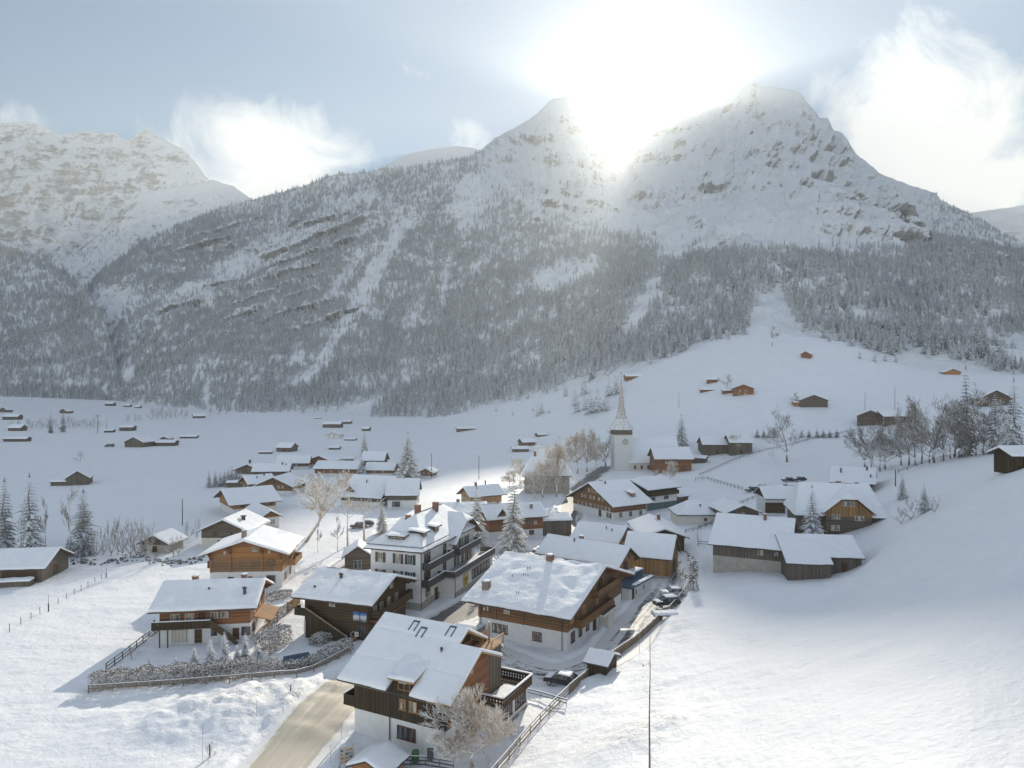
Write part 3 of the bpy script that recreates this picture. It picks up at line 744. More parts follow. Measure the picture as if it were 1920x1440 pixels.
def thin_main(u, v, p, rg):
    uj = u + rg.normal(0, 5, len(u)); vj = v + rg.normal(0, 5, len(u))
    dens = 1.0 + .6 * fbm(p[:, 0] / 60, p[:, 2] / 120, 3, 77)
    tl = treeline(u); dens *= sstep(tl - 12, tl + 22, vj)
    dens *= np.where((u > 420) & (u < 940), .45 + .55 * sstep(0, 1, (v - np.interp(u, [480, 900], [395, 330])) / 120), 1)
    dens = np.where((u > 905) & (u < 1330), dens * (.35 + .65 * sstep(430, 520, v)), dens)
    low = sstep(600, 650, v); dens = dens * (1 - low) + low * 1.3
    gul = ridged(p[:, 0] / 70 + .6 * fbm(p[:, 0] / 160, p[:, 2] / 130, 2, 8), p[:, 2] / 600, 2, 91)
    dens *= np.where((u < 960), 1 - .75 * sstep(.84, .95, gul) * sstep(720, 640, v), 1)
    for c in CLEAR: dens = np.where(inpoly(uj, vj, c), 0.015, dens)
    for c in STRATA: dens = np.where(inpoly(uj, vj, c), dens * .3, dens)
    base = np.interp(u, [235,480,560,620,700,830,870,900,950,1000,1050,1100,1150,1200,1250,1300,1400,1420,1465,1500,1560,1640,1700,1760,1850,1920,2200], [757,778,772,770,782,789,775,758,752,742,728,708,696,684,676,652,632,555,555,618,640,665,674,668,694,706,712])
    dens = np.where(vj + 5 > base, 0, dens)
    return rg.random(len(u)) < dens
def thin_spur(u, v, p, rg):
    d = .95 + 0 * u
    for poly in ([(-100,560),(60,565),(110,600),(60,610),(-100,590)], [(60,690),(130,690),(120,705),(70,705)], [(-100,490),(60,495),(140,545),(60,555),(-100,530)]):
        d = np.where(inpoly(u, v, poly), .45, d)
    return rg.random(len(u)) < d * (.8 + .4 * fbm(p[:, 0] / 50, p[:, 1] / 50, 2, 5) + .2)
FP = np.concatenate([scatter(main, 5.0, 6.5, 17, thin_main, 1), scatter(spur, 5.2, 7, 18, thin_spur, 2),
   scatter(shoulder, 12, 8, 13, lambda u, v, p, rg: (rg.random(len(u)) < .9 * sstep(1700, 1800, u)), 3),
   scatter(knoll, 16, 9, 14, lambda u, v, p, rg: (rg.random(len(u)) < .6 * sstep(400, 440, v)), 4)])
# trees that stand loose on the meadow in front of the forest
loose = []
for (u, v, hpx) in [(715,782,26),(660,758,22),(648,765,18),(1015,775,34),(1008,780,26),(1082,772,44),(1097,768,38),(1106,775,62),(1120,772,58),(1135,770,50),(1078,760,40),(1108,715,40),(1142,742,44),(1156,738,50),(1095,740,40),(1520,628,24),(1555,640,20),(1612,672,20),(1640,678,26),(1660,677,24),(1680,680,20),(1745,670,22),(1760,678,24),(1790,676,28),(1820,690,26),(1870,692,40),(1885,690,44),(1900,688,38),(1910,694,44),(1848,688,30),(930,772,16),(962,778,14),(1030,775,14),(990,748,20),(1060,742,30),(1000,770,14)]:
    g = G(u, v); loose.append((g.x, g.y, g.z, u, v, hpx * g.y / F))
FP = np.concatenate([FP, np.array(loose)])
size = FP[:, 5] / FP[:, 1]; size[-len(loose):] += 1
vis = (FP[:, 3] > 0) & (FP[:, 3] < 1920) & (FP[:, 4] > 520)
order = np.argsort(-np.where(vis, size, 0)); near_i = order[:270]; rest = np.ones(len(FP), bool); rest[near_i] = False
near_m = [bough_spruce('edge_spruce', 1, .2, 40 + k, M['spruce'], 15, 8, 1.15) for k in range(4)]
for k, i in enumerate(near_i):
    x, y, z, u, v, hh = FP[i]
    o = link_mesh('spruce_tree', near_m[k % 4]); o.location = (x, y, z - .3); s = hh * random.uniform(.9, 1.1)
    o.scale = (s * 1.12, s * 1.12, s); o.rotation_euler = (0, 0, random.random() * 6.28)
    tag(o, 'snow-dusted spruce along the lower edge of the forest above the meadow', 'tree', 'spruces along the lower forest edge')
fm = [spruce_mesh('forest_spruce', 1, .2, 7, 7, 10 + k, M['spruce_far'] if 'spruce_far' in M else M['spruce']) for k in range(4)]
def gn_forest(name, P_, meshes):
    """one object: a cloud of points that carries the forest as instances"""
    me = bpy.data.meshes.new(name); me.from_pydata([tuple(p[:3] - np.array([0, 0, .4])) for p in P_], [], [])
    a = me.attributes.new('h', 'FLOAT', 'POINT'); a.data.foreach_set('value', P_[:, 5].astype(np.float32))
    o = link_mesh(name, me)
    ng = bpy.data.node_groups.new(name, 'GeometryNodeTree')
    ng.interface.new_socket('Geometry', in_out='INPUT', socket_type='NodeSocketGeometry'); ng.interface.new_socket('Geometry', in_out='OUTPUT', socket_type='NodeSocketGeometry')
    N = ng.nodes; Lk = ng.links; gi = N.new('NodeGroupInput'); go = N.new('NodeGroupOutput')
    m2p = N.new('GeometryNodeMeshToPoints'); Lk.new(gi.outputs[0], m2p.inputs['Mesh'])
    gtg = N.new('GeometryNodeGeometryToInstance')
    for k, m_ in enumerate(meshes):
        src = bpy.data.objects.new('forest_spruce_pattern', m_)
        oi = N.new('GeometryNodeObjectInfo'); oi.inputs['Object'].default_value = src; oi.inputs['As Instance'].default_value = True
        Lk.new(oi.outputs['Geometry'], gtg.inputs[0])
    ip = N.new('GeometryNodeInstanceOnPoints'); Lk.new(m2p.outputs[0], ip.inputs['Points']); Lk.new(gtg.outputs[0], ip.inputs['Instance'])
    ip.inputs['Pick Instance'].default_value = True
    ri = N.new('FunctionNodeRandomValue'); ri.data_type = 'INT'; ri.inputs[4].default_value = 0; ri.inputs[5].default_value = len(meshes) - 1
    Lk.new(ri.outputs[2], ip.inputs['Instance Index'])
    rr = N.new('FunctionNodeRandomValue'); rr.data_type = 'FLOAT'; rr.inputs[2].default_value = 0; rr.inputs[3].default_value = 6.28
    cx = N.new('ShaderNodeCombineXYZ'); Lk.new(rr.outputs[1], cx.inputs[2]); Lk.new(cx.outputs[0], ip.inputs['Rotation'])
    na = N.new('GeometryNodeInputNamedAttribute'); na.data_type = 'FLOAT'; na.inputs[0].default_value = 'h'
    Lk.new(na.outputs[0], ip.inputs['Scale']); Lk.new(ip.outputs[0], go.inputs[0])
    md = o.modifiers.new('forest', 'NODES'); md.node_group = ng
    return tag(o, 'dense snow-dusted spruce forest covering the mountain slopes', 'forest', None, 'stuff')
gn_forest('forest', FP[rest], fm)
# ================================================================== buildings
def atz(p, z):
    d = (CH - z) * F / (p[1] - 720); return Vector(((p[0] - 960) / F * d, d, z))
def solve(A, B, R, he, zg=None, pmin=.22, pmax=1.1, pfix=None):
    """eave ends A, B and the ridge end R above A (photograph pixels) + eave height -> the roof in metres"""
    z0 = zg if zg is not None else 0.0
    for _ in range(4):
        a = atz(A, z0 + he); b = atz(B, z0 + he)
        if zg is None: z0 = gz((a.x + b.x) / 2, (a.y + b.y) / 2)
    e = (a - b).xy.normalized(); best = None
    tr = (R[0] - 960) / F; vr = (R[1] - 720) / F
    for sg in (1, -1):
        n = Vector((-e.y, e.x)) * sg
        if pfix is None:
            den = n.x - tr * n.y
            w = (tr * a.y - a.x) / den if abs(den) > 1e-6 else -1
            if w > .5:
                zr = CH - vr * (a.y + w * n.y); p = (zr - a.z) / w
                if pmin <= p <= pmax and (best is None or abs(p - .45) < abs(best[2] - .45)): best = (n, w, p)
    if best is None:
        p = pfix or .42
        c = []
        for sg in (1, -1):
            n = Vector((-e.y, e.x)) * sg
            w = (CH - a.z - vr * a.y) / (p + vr * n.y)   # CH - (z+wp) = vr*(y+w n.y)
            if w > .5:
                uu = 960 + F * (a.x + w * n.x) / (a.y + w * n.y); c.append((abs(uu - R[0]), n, w, p))
        c.sort(key=lambda q: q[0]); best = c[0][1:] if c else (Vector((0, 1)), 4, .42)
    n, w, p = best
    X = Vector((n.y, -n.x)); sA = 1 if (a - b).xy.dot(X) > 0 else -1
    mid = (a + b).xy / 2 + n * w
    return dict(c=mid, n=n, X=X, rz=math.atan2(X.y, X.x), L=(a - b).xy.length, w=w, ze=a.z - z0, zr=a.z - z0 + w * p, zg=z0, sA=sA, p=p)
def local(S, p, plane='front'):
    """where the photograph pixel p meets the roof slope / a wall of the solved house S, in the house's own metres"""
    o = Vector((0, 0, CH)); d = Vector(((p[0] - 960) / F, 1, -(p[1] - 720) / F))
    c = Vector((S['c'].x, S['c'].y, S['zg'])); X = Vector((*S['X'], 0)); n = Vector((*S['n'], 0)); Z = Vector((0, 0, 1))
    lo = Vector(((o - c).dot(X), (o - c).dot(n), (o - c).z)); ld = Vector((d.dot(X), d.dot(n), d.z))
    if plane == 'front':   # z = zr + p*y (y<0)
        t = (S['zr'] + S['p'] * lo.y - lo.z) / (ld.z - S['p'] * ld.y)
    else:
        ax, val = plane; t = (val - lo[ax]) / ld[ax]
    return lo + ld * t
def snow_slab(mb, p00, p10, p11, p01, th, seed, res=.7, bumpy=.08, holes=()):
    """a blanket of snow on the quad p00 p10 (lower edge) p11 p01 (upper edge)"""
    p00, p10, p11, p01 = map(Vector, (p00, p10, p11, p01))
    lx = max((p10 - p00).length, (p11 - p01).length); ly = (p01 - p00).length
    nx = max(3, int(lx / res)); ny = max(3, int(ly / res)); vs = []; fs = []
    def axis(n, l):
        e = min(.14 / l, .3); return [0, e * .35, e] + [e + (1 - 2 * e) * k / (n - 2) for k in range(1, n - 2)] + [1 - e, 1 - e * .35, 1]
    ax = axis(nx, lx); ay = axis(ny, ly); nx = len(ax); ny = len(ay)
    A = np.array(ax); B = np.array(ay)
    for j in range(ny):
        for i in range(nx):
            q = p00.lerp(p10, ax[i]).lerp(p01.lerp(p11, ax[i]), ay[j])
            de = min(ax[i] * lx, (1 - ax[i]) * lx, ay[j] * ly, 1e9)
            de2 = min(ax[i] * lx, (1 - ax[i]) * lx, ay[j] * ly)
            k = .45 + .55 * min(1, (de2 / .14)) ** .5
            if i in (0, nx - 1) or j == 0: k = 0.02
            wob = (float(fbm(q.x * .9 + seed, q.y * .9, 4, seed)) * bumpy + float(fbm(q.x * .25 + seed, q.y * .25, 2, seed + 3)) * bumpy * 1.3) * min(1, de2 / .5)
            edge = .05 * float(fbm(q.x * .8, seed, 2, seed + 7)) if j == 0 or i in (0, nx - 1) else 0
            if j <= 2: q = q + (p00 - p01) / ly * (.16 * float(fbm(ax[i] * lx * .55 + seed, seed, 3, seed + 9)) * (1 - j / 3))
            vs.append((q.x, q.y, q.z + th * k + wob))
    for j in range(ny - 1):
        for i in range(nx - 1):
            fs.append((j*nx+i, j*nx+i+1, (j+1)*nx+i+1, (j+1)*nx+i))
    # orientation: make the top face up
    a, b, c = Vector(vs[fs[0][0]]), Vector(vs[fs[0][1]]), Vector(vs[fs[0][2]])
    if (b - a).cross(c - a).z < 0: fs = [f[::-1] for f in fs]
    mb.add(vs, fs)

STY = {'b': ('frame_b', 'glass'), 'w': ('frame_w', 'glass'), 'o': ('frame_o', 'curtain'), 'c': ('frame_w', 'curtain'), 'bc': ('frame_b', 'curtain'), 's': ('frame_w', 'curtain'), 'sg': ('frame_w', 'glass'), 'd': ('frame_b', 'w_darkh'), 'g': ('fascia', 'glass'), 'p': ('fascia', 'w_darkh'), 'do': ('frame_o', 'w_redbrown')}
class Facade:
    def __init__(s, o, r, n): s.o = Vector(o); s.r = Vector(r); s.n = Vector(n)
    def pt(s, a, z, out=0.0): return s.o + s.r * a + Vector((0, 0, z)) + s.n * out
    def box(s, mb, a0, a1, z0, z1, o0, o1, m=0):
        P_ = [s.pt(a, z, o) for o in (o0, o1) for z in (z0, z1) for a in (a0, a1)]
        f = [(0,1,3,2),(4,6,7,5),(0,4,5,1),(2,3,7,6),(0,2,6,4),(1,5,7,3)]
        mb.add(P_, f, m)
def window(fc, parent, s, z, w, h, st='b', lod=0, bars=None, name=None):
    fm_, gm = STY[st]; door = st in ('d', 'do', 'p'); mb = MB(); t = .07 if not lod else .09
    nm = name or ('door' if door else 'window')
    a0, a1, z0, z1 = s - w/2, s + w/2, z - h/2, z + h/2
    fc.box(mb, a0, a1, z1 - t, z1, -.05, .07); fc.box(mb, a0, a0 + t, z0, z1 - t, -.05, .07); fc.box(mb, a1 - t, a1, z0, z1 - t, -.05, .07)
    if not door:
        fc.box(mb, a0 - .06, a1 + .06, z0 - .03, z0 + t * .8, -.05, .11)
        nb = bars if bars is not None else max(1, round(w / .75) - 1)
        for k in range(nb):
            c = a0 + (k + 1) * w / (nb + 1); fc.box(mb, c - t*.45, c + t*.45, z0 + t*.8, z1 - t, -.05, .058)
        if not lod and h > 1: 
            for k in range(nb + 1):
                b0 = a0 + k * w / (nb + 1) + t; b1 = a0 + (k + 1) * w / (nb + 1) - t
                fc.box(mb, b0, b1, z0 + h * .62, z0 + h * .62 + .035, -.05, .045)
    if lod:
        fc.box(mb, a0 + t*.5, a1 - t*.5, z0 + .02, z1 - t*.5, -.05, .02, 1)
        return mb.build(nm, [M[fm_], M[gm]], parent)
    o = mb.build(nm, M[fm_], parent)
    g = MB(); fc.box(g, a0 + t*.5, a1 - t*.5, z0 + .02, z1 - t*.5, -.05, .02); g.build('door_panel' if door else 'pane', M[gm], o)
    if st in ('s', 'sg'):
        for sg in (-1, 1):
            q = MB(); c = s + sg * (w/2 + .27)
            fc.box(q, c - .25, c + .25, z0 - .04, z1 + .04, .0, .05)
            for k in range(7):
                zz = z0 + .08 + k * (h - .1) / 7; fc.box(q, c - .19, c + .19, zz, zz + (h - .1) / 14, .05, .065)
            q.build('shutter', M['shutter_b' if st == 's' else 'shutter_g'], o)
    return o
def balcony(fc, parent, a0, a1, z, depth=1.2, h=1.0, mat='w_darkh', solid=True, cut=False, snow=True, name='balcony', ends=True):
    mb = MB(); fc.box(mb, a0, a1, z - .18, z, 0, depth)
    fc.box(mb, a0, a1, z + h - .07, z + h, depth - .09, depth + .03)
    n = max(2, int((a1 - a0) / .17)); w = (a1 - a0) / n
    for k in range(n):
        c = a0 + (k + .5) * w; fc.box(mb, c - w * .44, c + w * .44, z + .06, z + h - .07, depth - .05, depth - .015)
    fc.box(mb, a0, a1, z - .02, z + .08, depth - .07, depth + .015)
    if ends:
        for e in (a0, a1 - .05):
            fc.box(mb, e, e + .05, z + .05, z + h - .03, .0, depth - .05)
    o = mb.build(name, M[mat], parent)
    if snow:
        q = MB(); fc.box(q, a0, a1, z + h, z + h + .09, depth - .13, depth + .06); 
        q.build('rail_snow', M['snow'], o)
    return o
def facades(S, oe, og, wF=None):
    w = S['w'] - oe; l = S['L'] / 2 - og
    return {'F': Facade((0, -w, 0), (1,0,0), (0,-1,0)), 'K': Facade((0, w, 0), (-1,0,0), (0,1,0)),
            'R': Facade((l, 0, 0), (0,1,0), (1,0,0)), 'L': Facade((-l, 0, 0), (0,-1,0), (-1,0,0))}
def house(name, label, S, cat='chalet', h1=2.8, oe=1.1, og=1.2, base='plaster', wall='w_brown', snow='snow', fas='fascia', wins=(), chims=(), balcs=(), group=None, lod=0, th=.3, hip=0.0, bumpy=.06, purlins=0, roof_panels=None, back=None, gut=True):
    c = S['c']; zg = S['zg']
    root = empty(name, (c.x, c.y, zg), S['rz'], label, cat, group)
    l = S['L'] / 2 - og; w = S['w'] - oe; ze = S['ze'] - th; zr = S['zr'] - th; p = (zr - ze) / S['w']
    def zr_at(y): return zr - abs(y) * p
    zw = zr_at(w) - .2
    F_ = facades(S, oe, og)
    if h1 > 0:
        mb = MB(); mb.box(-l + .05, l - .05, -w + .05, w - .05, -1.5, min(h1, zw)); mb.build('ground_floor', M[base], root)
    if hip > 0:
        mb = MB(); mb.box(-l, l, -w, w, h1 if h1 > 0 else -1.5, max(zw, h1 + .05)); mb.build('upper_wall', M[wall], root)
    elif zw > h1:
        z0 = h1 if h1 > 0 else -1.5
        pr = [(-w, z0), (w, z0), (w, zw), (0, zr - .2), (-w, zw)]
        mb = MB(); vs = [(x, y, z) for x in (-l, l) for y, z in pr]
        mb.add(vs, [(0,1,2,3,4)[::-1][::-1], (5,6,7,8,9)[::-1]] + [(k, k+5, (k+1)%5+5, (k+1)%5) for k in range(5)])
        for f in range(len(mb.f)): pass
        mb.build('upper_wall', M[wall], root)
    else:
        mb = MB(); vs = [(x, y, z) for x in (-l, l) for y, z in ((-w+.06, zw-.02), (w-.06, zw-.02), (0, zr-.2))]
        mb.add(vs, [(0,1,2), (5,4,3), (0,3,4,1), (1,4,5,2), (2,5,3,0)]); mb.build('gable_wall', M[wall], root)
    # roof boards
    hx = S['L'] / 2; W_ = S['w']; t = .2
    rb = MB(); sb = MB(); sd = random.randint(0, 999)
    rx = hx * (1 - hip) if hip else hx
    if roof_panels is None:
        if hip <= 0:
            pr = [(-W_, ze), (0, zr), (W_, ze), (W_, ze - t), (0, zr - t), (-W_, ze - t)]
            vs = [(x, y, z) for x in (-hx, hx) for y, z in pr]
            rb.add(vs, [(0,1,4,5), (1,2,3,4), (6,11,10,7), (7,10,9,8), (0,6,7,1), (1,7,8,2), (2,8,9,3), (3,9,10,4), (4,10,11,5), (5,11,6,0)])
            snow_slab(sb, (-hx, -W_, ze), (hx, -W_, ze), (hx, 0, zr), (-hx, 0, zr), th, sd, .5 if not lod else 1.6, bumpy)
            snow_slab(sb, (-hx, W_, ze), (hx, W_, ze), (hx, 0, zr), (-hx, 0, zr), th, sd + 1, .8 if not lod else 2.0, bumpy)
        else:
            vs = [(-hx,-W_,ze),(hx,-W_,ze),(hx,W_,ze),(-hx,W_,ze),(-rx,0,zr),(rx,0,zr)] ; vs += [(x, y, z - t) for x, y, z in vs[:4]]
            rb.add(vs, [(0,1,5,4),(2,3,4,5),(1,2,5),(3,0,4),(0,6,7,1),(1,7,8,2),(2,8,9,3),(3,9,6,0),(6,9,8,7)])
            for q in (((-hx,-W_,ze),(hx,-W_,ze),(rx,0,zr),(-rx,0,zr)), ((-hx,W_,ze),(hx,W_,ze),(rx,0,zr),(-rx,0,zr)), ((hx,-W_,ze),(hx,W_,ze),(rx,.01,zr),(rx,-.01,zr)), ((-hx,-W_,ze),(-hx,W_,ze),(-rx,.01,zr),(-rx,-.01,zr))):
                snow_slab(sb, *q, th, sd, .8, bumpy * .6)
    else:
        roof_panels(rb, sb, dict(ze=ze, zr=zr, p=p, hx=hx, W=W_, t=t, th=th, w=w, l=l, zw=zw))
    roof = rb.build('roof', M[fas], root)
    sb.build('roof_snow', M[snow], roof, True)
    if gut and not lod:
        for sg in (-1,):
            g = MB(); g.tube([(-hx, -W_ - .06, ze - .06), (hx, -W_ - .06, ze - .06)], .07, 6); g.build('gutter', M['tin'], roof)
    for (x, y, sz, hh, mt) in chims:
        zb = zr_at(y); q = MB(); q.box(x - sz/2, x + sz/2, y - sz/2, y + sz/2, zb - .3, zb + hh)
        q.box(x - sz/2 - .07, x + sz/2 + .07, y - sz/2 - .07, y + sz/2 + .07, zb + hh, zb + hh + .08)
        if mt == 'tin' : 
            q = MB(); q.lathe([(sz*.5, zb - .3), (sz*.5, zb + hh), (sz*.8, zb + hh + .02), (sz*.8, zb + hh + .18), (sz*.1, zb + hh + .3)], 10, 0, (x, y))
        ch = q.build('chimney', M[mt], roof)
        if sz > .45 and mt != 'tin':
            q = MB(); k = sz/2 + .05; q.lathe([(k*1.1, zb + hh + .08), (k*1.1, zb + hh + .16), (k*.7, zb + hh + .24), (.02, zb + hh + .26)], 8, 0, (x, y)); q.build('snow_cap', M['snow'], ch, True)
    for k in range(purlins):
        for gx, sg in ((l, 1), (-l, -1)):
            y = -w + .15 + (2 * w - .3) * k / max(1, purlins - 1); q = MB(); zt = zr_at(y) - .2
            q.box(min(gx, gx + sg * og * .85), max(gx, gx + sg * og * .85), y - .11, y + .11, zt - .32, zt - .01); 
            q.box(min(gx, gx + sg * og * .5), max(gx, gx + sg * og * .5), y - .1, y + .1, zt - .58, zt - .32); q.build('purlin', M['w_redbrown' if fas == 'w_trim' else fas], root)
    for (f, *a) in wins:
        window(F_[f], root, *a[:4], st=a[4] if len(a) > 4 else 'b', lod=lod, bars=a[5] if len(a) > 5 else None)
    for (f, *a) in balcs:
        balcony(F_[f], root, *a[:4], **(a[4] if len(a) > 4 else {}))
    return root, F_, dict(l=l, w=w, ze=ze, zr=zr, p=p, zw=zw, hx=hx, W=W_, roof=roof)
def direct(u, v, L, w, he, rise, rz, back=0.0, zg=None):
    """a small building put straight on the ground that shows at pixel (u, v)"""
    g = G(u, v); return dict(c=Vector((g.x, g.y + back)), n=Vector((-math.sin(math.radians(rz)), math.cos(math.radians(rz)))), X=Vector((math.cos(math.radians(rz)), math.sin(math.radians(rz)))), rz=math.radians(rz), L=L, w=w, ze=he, zr=he + rise, zg=(g.z if zg is None else zg) - .1, sA=1, p=rise / w)
# ================================================================== the village, building by building
# --- front chalet -----------------------------------------------------------------
S1 = solve((633.5,1267.5), (844,1318.5), (722,1146.7), 6.5)
S1['L'] = 11.5; S1['c'] = S1['c'] - S1['X'] * 1.45
XW = 8.65                                   # verge of the lower front wing
def roof1(rb, sb, q):
    ze, zr, p, hx, W_, t, th = (q[k] for k in ('ze','zr','p','hx','W','t','th'))
    z = lambda y: zr - abs(y) * p
    def pan(cs, seed, b=.03, snow=True):
        vs = [(x, y, zz - dz) for dz in (0, t) for x, y, zz in cs]
        rb.add(vs, [(0,1,2,3),(7,6,5,4),(0,4,5,1),(1,5,6,2),(2,6,7,3),(3,7,4,0)])
        if snow: snow_slab(sb, *cs, th, seed, .45, b)
    f = lambda x0, x1, y0, y1: [(x0,y0,z(y0)), (x1,y0,z(y0)), (x1,y1,z(y1)), (x0,y1,z(y1))]
    pan(f(-hx, .7, -W_, -5.5), 3); pan(f(3.6, XW, -W_, -5.5), 4); pan(f(-hx, XW, -5.5, -2.1), 5); pan(f(-hx, hx, -2.1, 0), 6)
    pan([(-hx, W_, z(W_)), (hx, W_, z(W_)), (hx, 0, zr), (-hx, 0, zr)], 9)
    zw = z(2.1); pan([(hx - 1.2, 2.6, zw - 4.7 * .45), (XW, 2.6, zw - 4.7 * .45), (XW, -2.1, zw), (hx - 1.2, -2.1, zw)], 7)
H1, F1, q1 = house('front_chalet', 'nearest big chalet, black boarded floor over white walls, dormer in its roof', S1, h1=2.85, oe=1.2, og=1.3, wall='w_dark', fas='w_trim', roof_panels=roof1, th=.32,
   wins=[('F', 2.45, 1.6, 2.3, 1.35, 'b', 3), ('F', 2.0, 4.55, .8, 1.15, 'o', 1), ('F', 3.3, 4.55, .95, 1.15, 'o', 1), ('L', -2, 4.6, 1.1, 1.2, 'o'), ('L', 1.5, 4.6, 1.1, 1.2, 'o'), ('L', 0, 1.5, 1.2, 1.1, 'b'), ('R', 3.2, 8.0, 1.4, 1.7, 'o'), ('R', 5.2, 7.0, 1.0, 1.3, 'o')],
   chims=[(4.35, -3.3, .2, .5, 'tin')])
zl = lambda y: q1['zr'] - abs(y) * q1['p']
d = MB(); d.box(1.0, 3.3, -6.98, -3.5, 5.0, 7.45); dm = d.build('dormer', M['w_dark'], H1)
Fd = Facade((2.15, -6.98, 0), (1,0,0), (0,-1,0)); window(Fd, dm, 0, 6.55, 1.5, 1.0, 'o', bars=1)
d = MB(); d.add([(x, y, z + z0) for z0 in (0, -.16) for x, y, z in ((.5, -7.75, 7.35), (3.85, -7.75, 7.35), (3.85, -4.4, 8.35), (.5, -4.4, 8.35))], [(0,1,2,3),(7,6,5,4),(0,4,5,1),(1,5,6,2),(2,6,7,3),(3,7,4,0)])
dr = d.build('dormer_roof', M['w_trim'], dm); d = MB(); snow_slab(d, (.5,-7.75,7.36), (3.85,-7.75,7.36), (3.85,-4.4,8.36), (.5,-4.4,8.36), .3, 21, .3, .14); d.build('dormer_snow', M['snow_rough'], dr, True)
for (x, y) in [(-.75, -1.15), (.65, -1.75), (4.05, -1.0)]:
    d = MB(); s = .42
    zz = lambda yy: zl(yy) + .33
    for a, b, c, e in ((x-s, x+s, y+.55, y+.68), (x-s, x-s+.1, y-.55, y+.55), (x+s-.1, x+s, y-.55, y+.55)):
        d.add([(a, c, zz(c)), (b, c, zz(c)), (b, e, zz(e)), (a, e, zz(e)), (a, c, zz(c)+.09), (b, c, zz(c)+.09), (b, e, zz(e)+.09), (a, e, zz(e)+.09)], [(3,2,1,0),(4,5,6,7),(0,1,5,4),(1,2,6,5),(2,3,7,6),(3,0,4,7)])
    d.build('skylight', M['tin_blue'], q1['roof'])
# front wing under the prolonged slope, its gable looking to the parking place
XL = 7.3; zt = zl(2.1) - .2
d = MB(); pr = [(-6.98, 2.85), (2.0, 2.85), (2.0, zt - 4.1 * .45 - .02), (-2.1, zt), (-6.98, zl(6.98) - .2)]
d.add([(x, y, z) for x in (3.0, XL) for y, z in pr], [(4,3,2,1,0), (5,6,7,8,9)] + [(k, (k+1)%5, (k+1)%5+5, k+5) for k in range(5)]); d.build('wing_wall', M['w_redbrown'], H1)
d = MB(); d.box(q1['l'], XL + .02, -7.02, -6.9, 2.85, zl(7.0) - .21); d.build('wing_front', M['w_dark'], H1)
d = MB(); d.box(4.0, XL - .02, -6.95, 2.2, -1.5, 2.85); d.build('wing_ground_floor', M['plaster'], H1)
Fw = Facade((XL, 0, 0), (0,1,0), (1,0,0))
for s, z, w, h in ((-4.6, 4.6, 1.2, 1.3), (-1.6, 4.6, 1.6, 1.9), (-2.1, 7.4, 1.0, 1.3), (-4.4, 1.5, 1.6, 1.4), (-1.2, 1.5, 1.6, 1.4)): window(Fw, H1, s, z, w, h, 'o', bars=1)
d = MB(); d.box(5.2, XL - .05, 2.0, 4.9, -1, 8.1); d.build('board_wall', M['w_grey'], H1)
d = MB(); d.box(5.2, XL + .3, 1.9, 5.1, 8.1, 8.25); lr_ = d.build('loggia_floor', M['w_tan'], H1)
d = MB(); d.beam((XL + .2, 2.1, 8.25), (XL + .2, 2.1, 9.1), .16, .16); d.beam((XL + .2, 4.9, 8.25), (XL + .2, 4.9, 9.1), .16, .16); d.beam((XL + .2, 2.0, 9.1), (XL + .2, 5.0, 9.1), .14, .14); d.build('loggia_rail', M['w_trim'], H1)
d = MB(); d.box(q1['l'] - .02, q1['l'] + .06, -1.9, 6.6, 7.4, 8.6); d.build('gable_panel', M['w_orange'], H1)
d = MB(); d.box(q1['l'], q1['l'] + .12, -2.0, -.3, 8.4, zl(1.9) - .25); d.build('pale_panel', M['plaster_cream'], H1)
for y in (0, 3.6, 6.8):
    d = MB(); d.box(q1['l'], q1['hx'] - .15, y - .12, y + .12, zl(y) - .5, zl(y) - .2); d.beam((q1['l'], y, zl(y) - 1.3), (q1['hx'] - .2, y, zl(y) - .4), .16, .18); d.build('purlin', M['w_trim'], H1)
# the terrace with its pierced parapet
X0, X1, Y0, Y1 = XL + .02, 9.95, .2, 7.5
d = MB(); d.box(X0, X1, Y0, Y1, 2.72, 2.9); d.box(4.6, X0, 4.92, Y1, 2.72, 2.9); deck = d.build('terrace', M['w_darkh'], H1)
d = MB(); snow_slab(d, (X0, Y0 + .15, 2.9), (X1 - .15, Y0 + .15, 2.9), (X1 - .15, 5.4, 2.9), (X0, 5.4, 2.9), .22, 31, .4, .05); d.build('terrace_snow', M['snow'], deck, True)
def parapet(a, b, z0=2.75, h=1.15):
    d = MB(); a = Vector(a); b = Vector(b); L_ = (b - a).length; t = (b - a) / L_; n = int(L_ / .34)
    for k in range(n):
        c = a + t * ((k + .5) * L_ / n)
        for (zz, hh, fw) in ((z0, .33, .98), (z0 + .33, .2, .62), (z0 + .53, .12, .98), (z0 + .65, .2, .62), (z0 + .85, .3, .98)):
            d.beam(c - t * L_/n * fw/2 + Vector((0,0,zz + hh/2)), c + t * L_/n * fw/2 + Vector((0,0,zz + hh/2)), .05, hh)
    pr = d.build('parapet', M['w_darkh'], deck); d = MB(); d.beam(a + Vector((0,0,z0+h+.07)), b + Vector((0,0,z0+h+.07)), .24, .12); d.build('rail_snow', M['snow'], pr)
parapet((X0, Y0, 0), (X1, Y0, 0)); parapet((X1, Y0, 0), (X1, Y1, 0)); parapet((X1, Y1, 0), (4.7, Y1, 0))
d = MB(); d.box(X0, X1 - .5, Y0 + .6, Y1 - .2, -1.2, 2.7); d.build('garden_room', M['plaster'], H1)
Fg = Facade((X1 - .5, 0, 0), (0,1,0), (1,0,0)); window(Fg, H1, 2.2, 1.6, 2.3, 1.4, 'b', bars=3); window(Fg, H1, 5.4, 1.6, 2.7, 1.4, 'b', bars=3)
d = MB(); d.box(X1 - .48, X1 - .1, Y0 + .6, Y1, -1, .35); d.build('plinth', M['concrete'], H1)
balcony(F1['L'], H1, 3.2, 7.0, 3.1, 1.5, 1.0, 'w_dark')
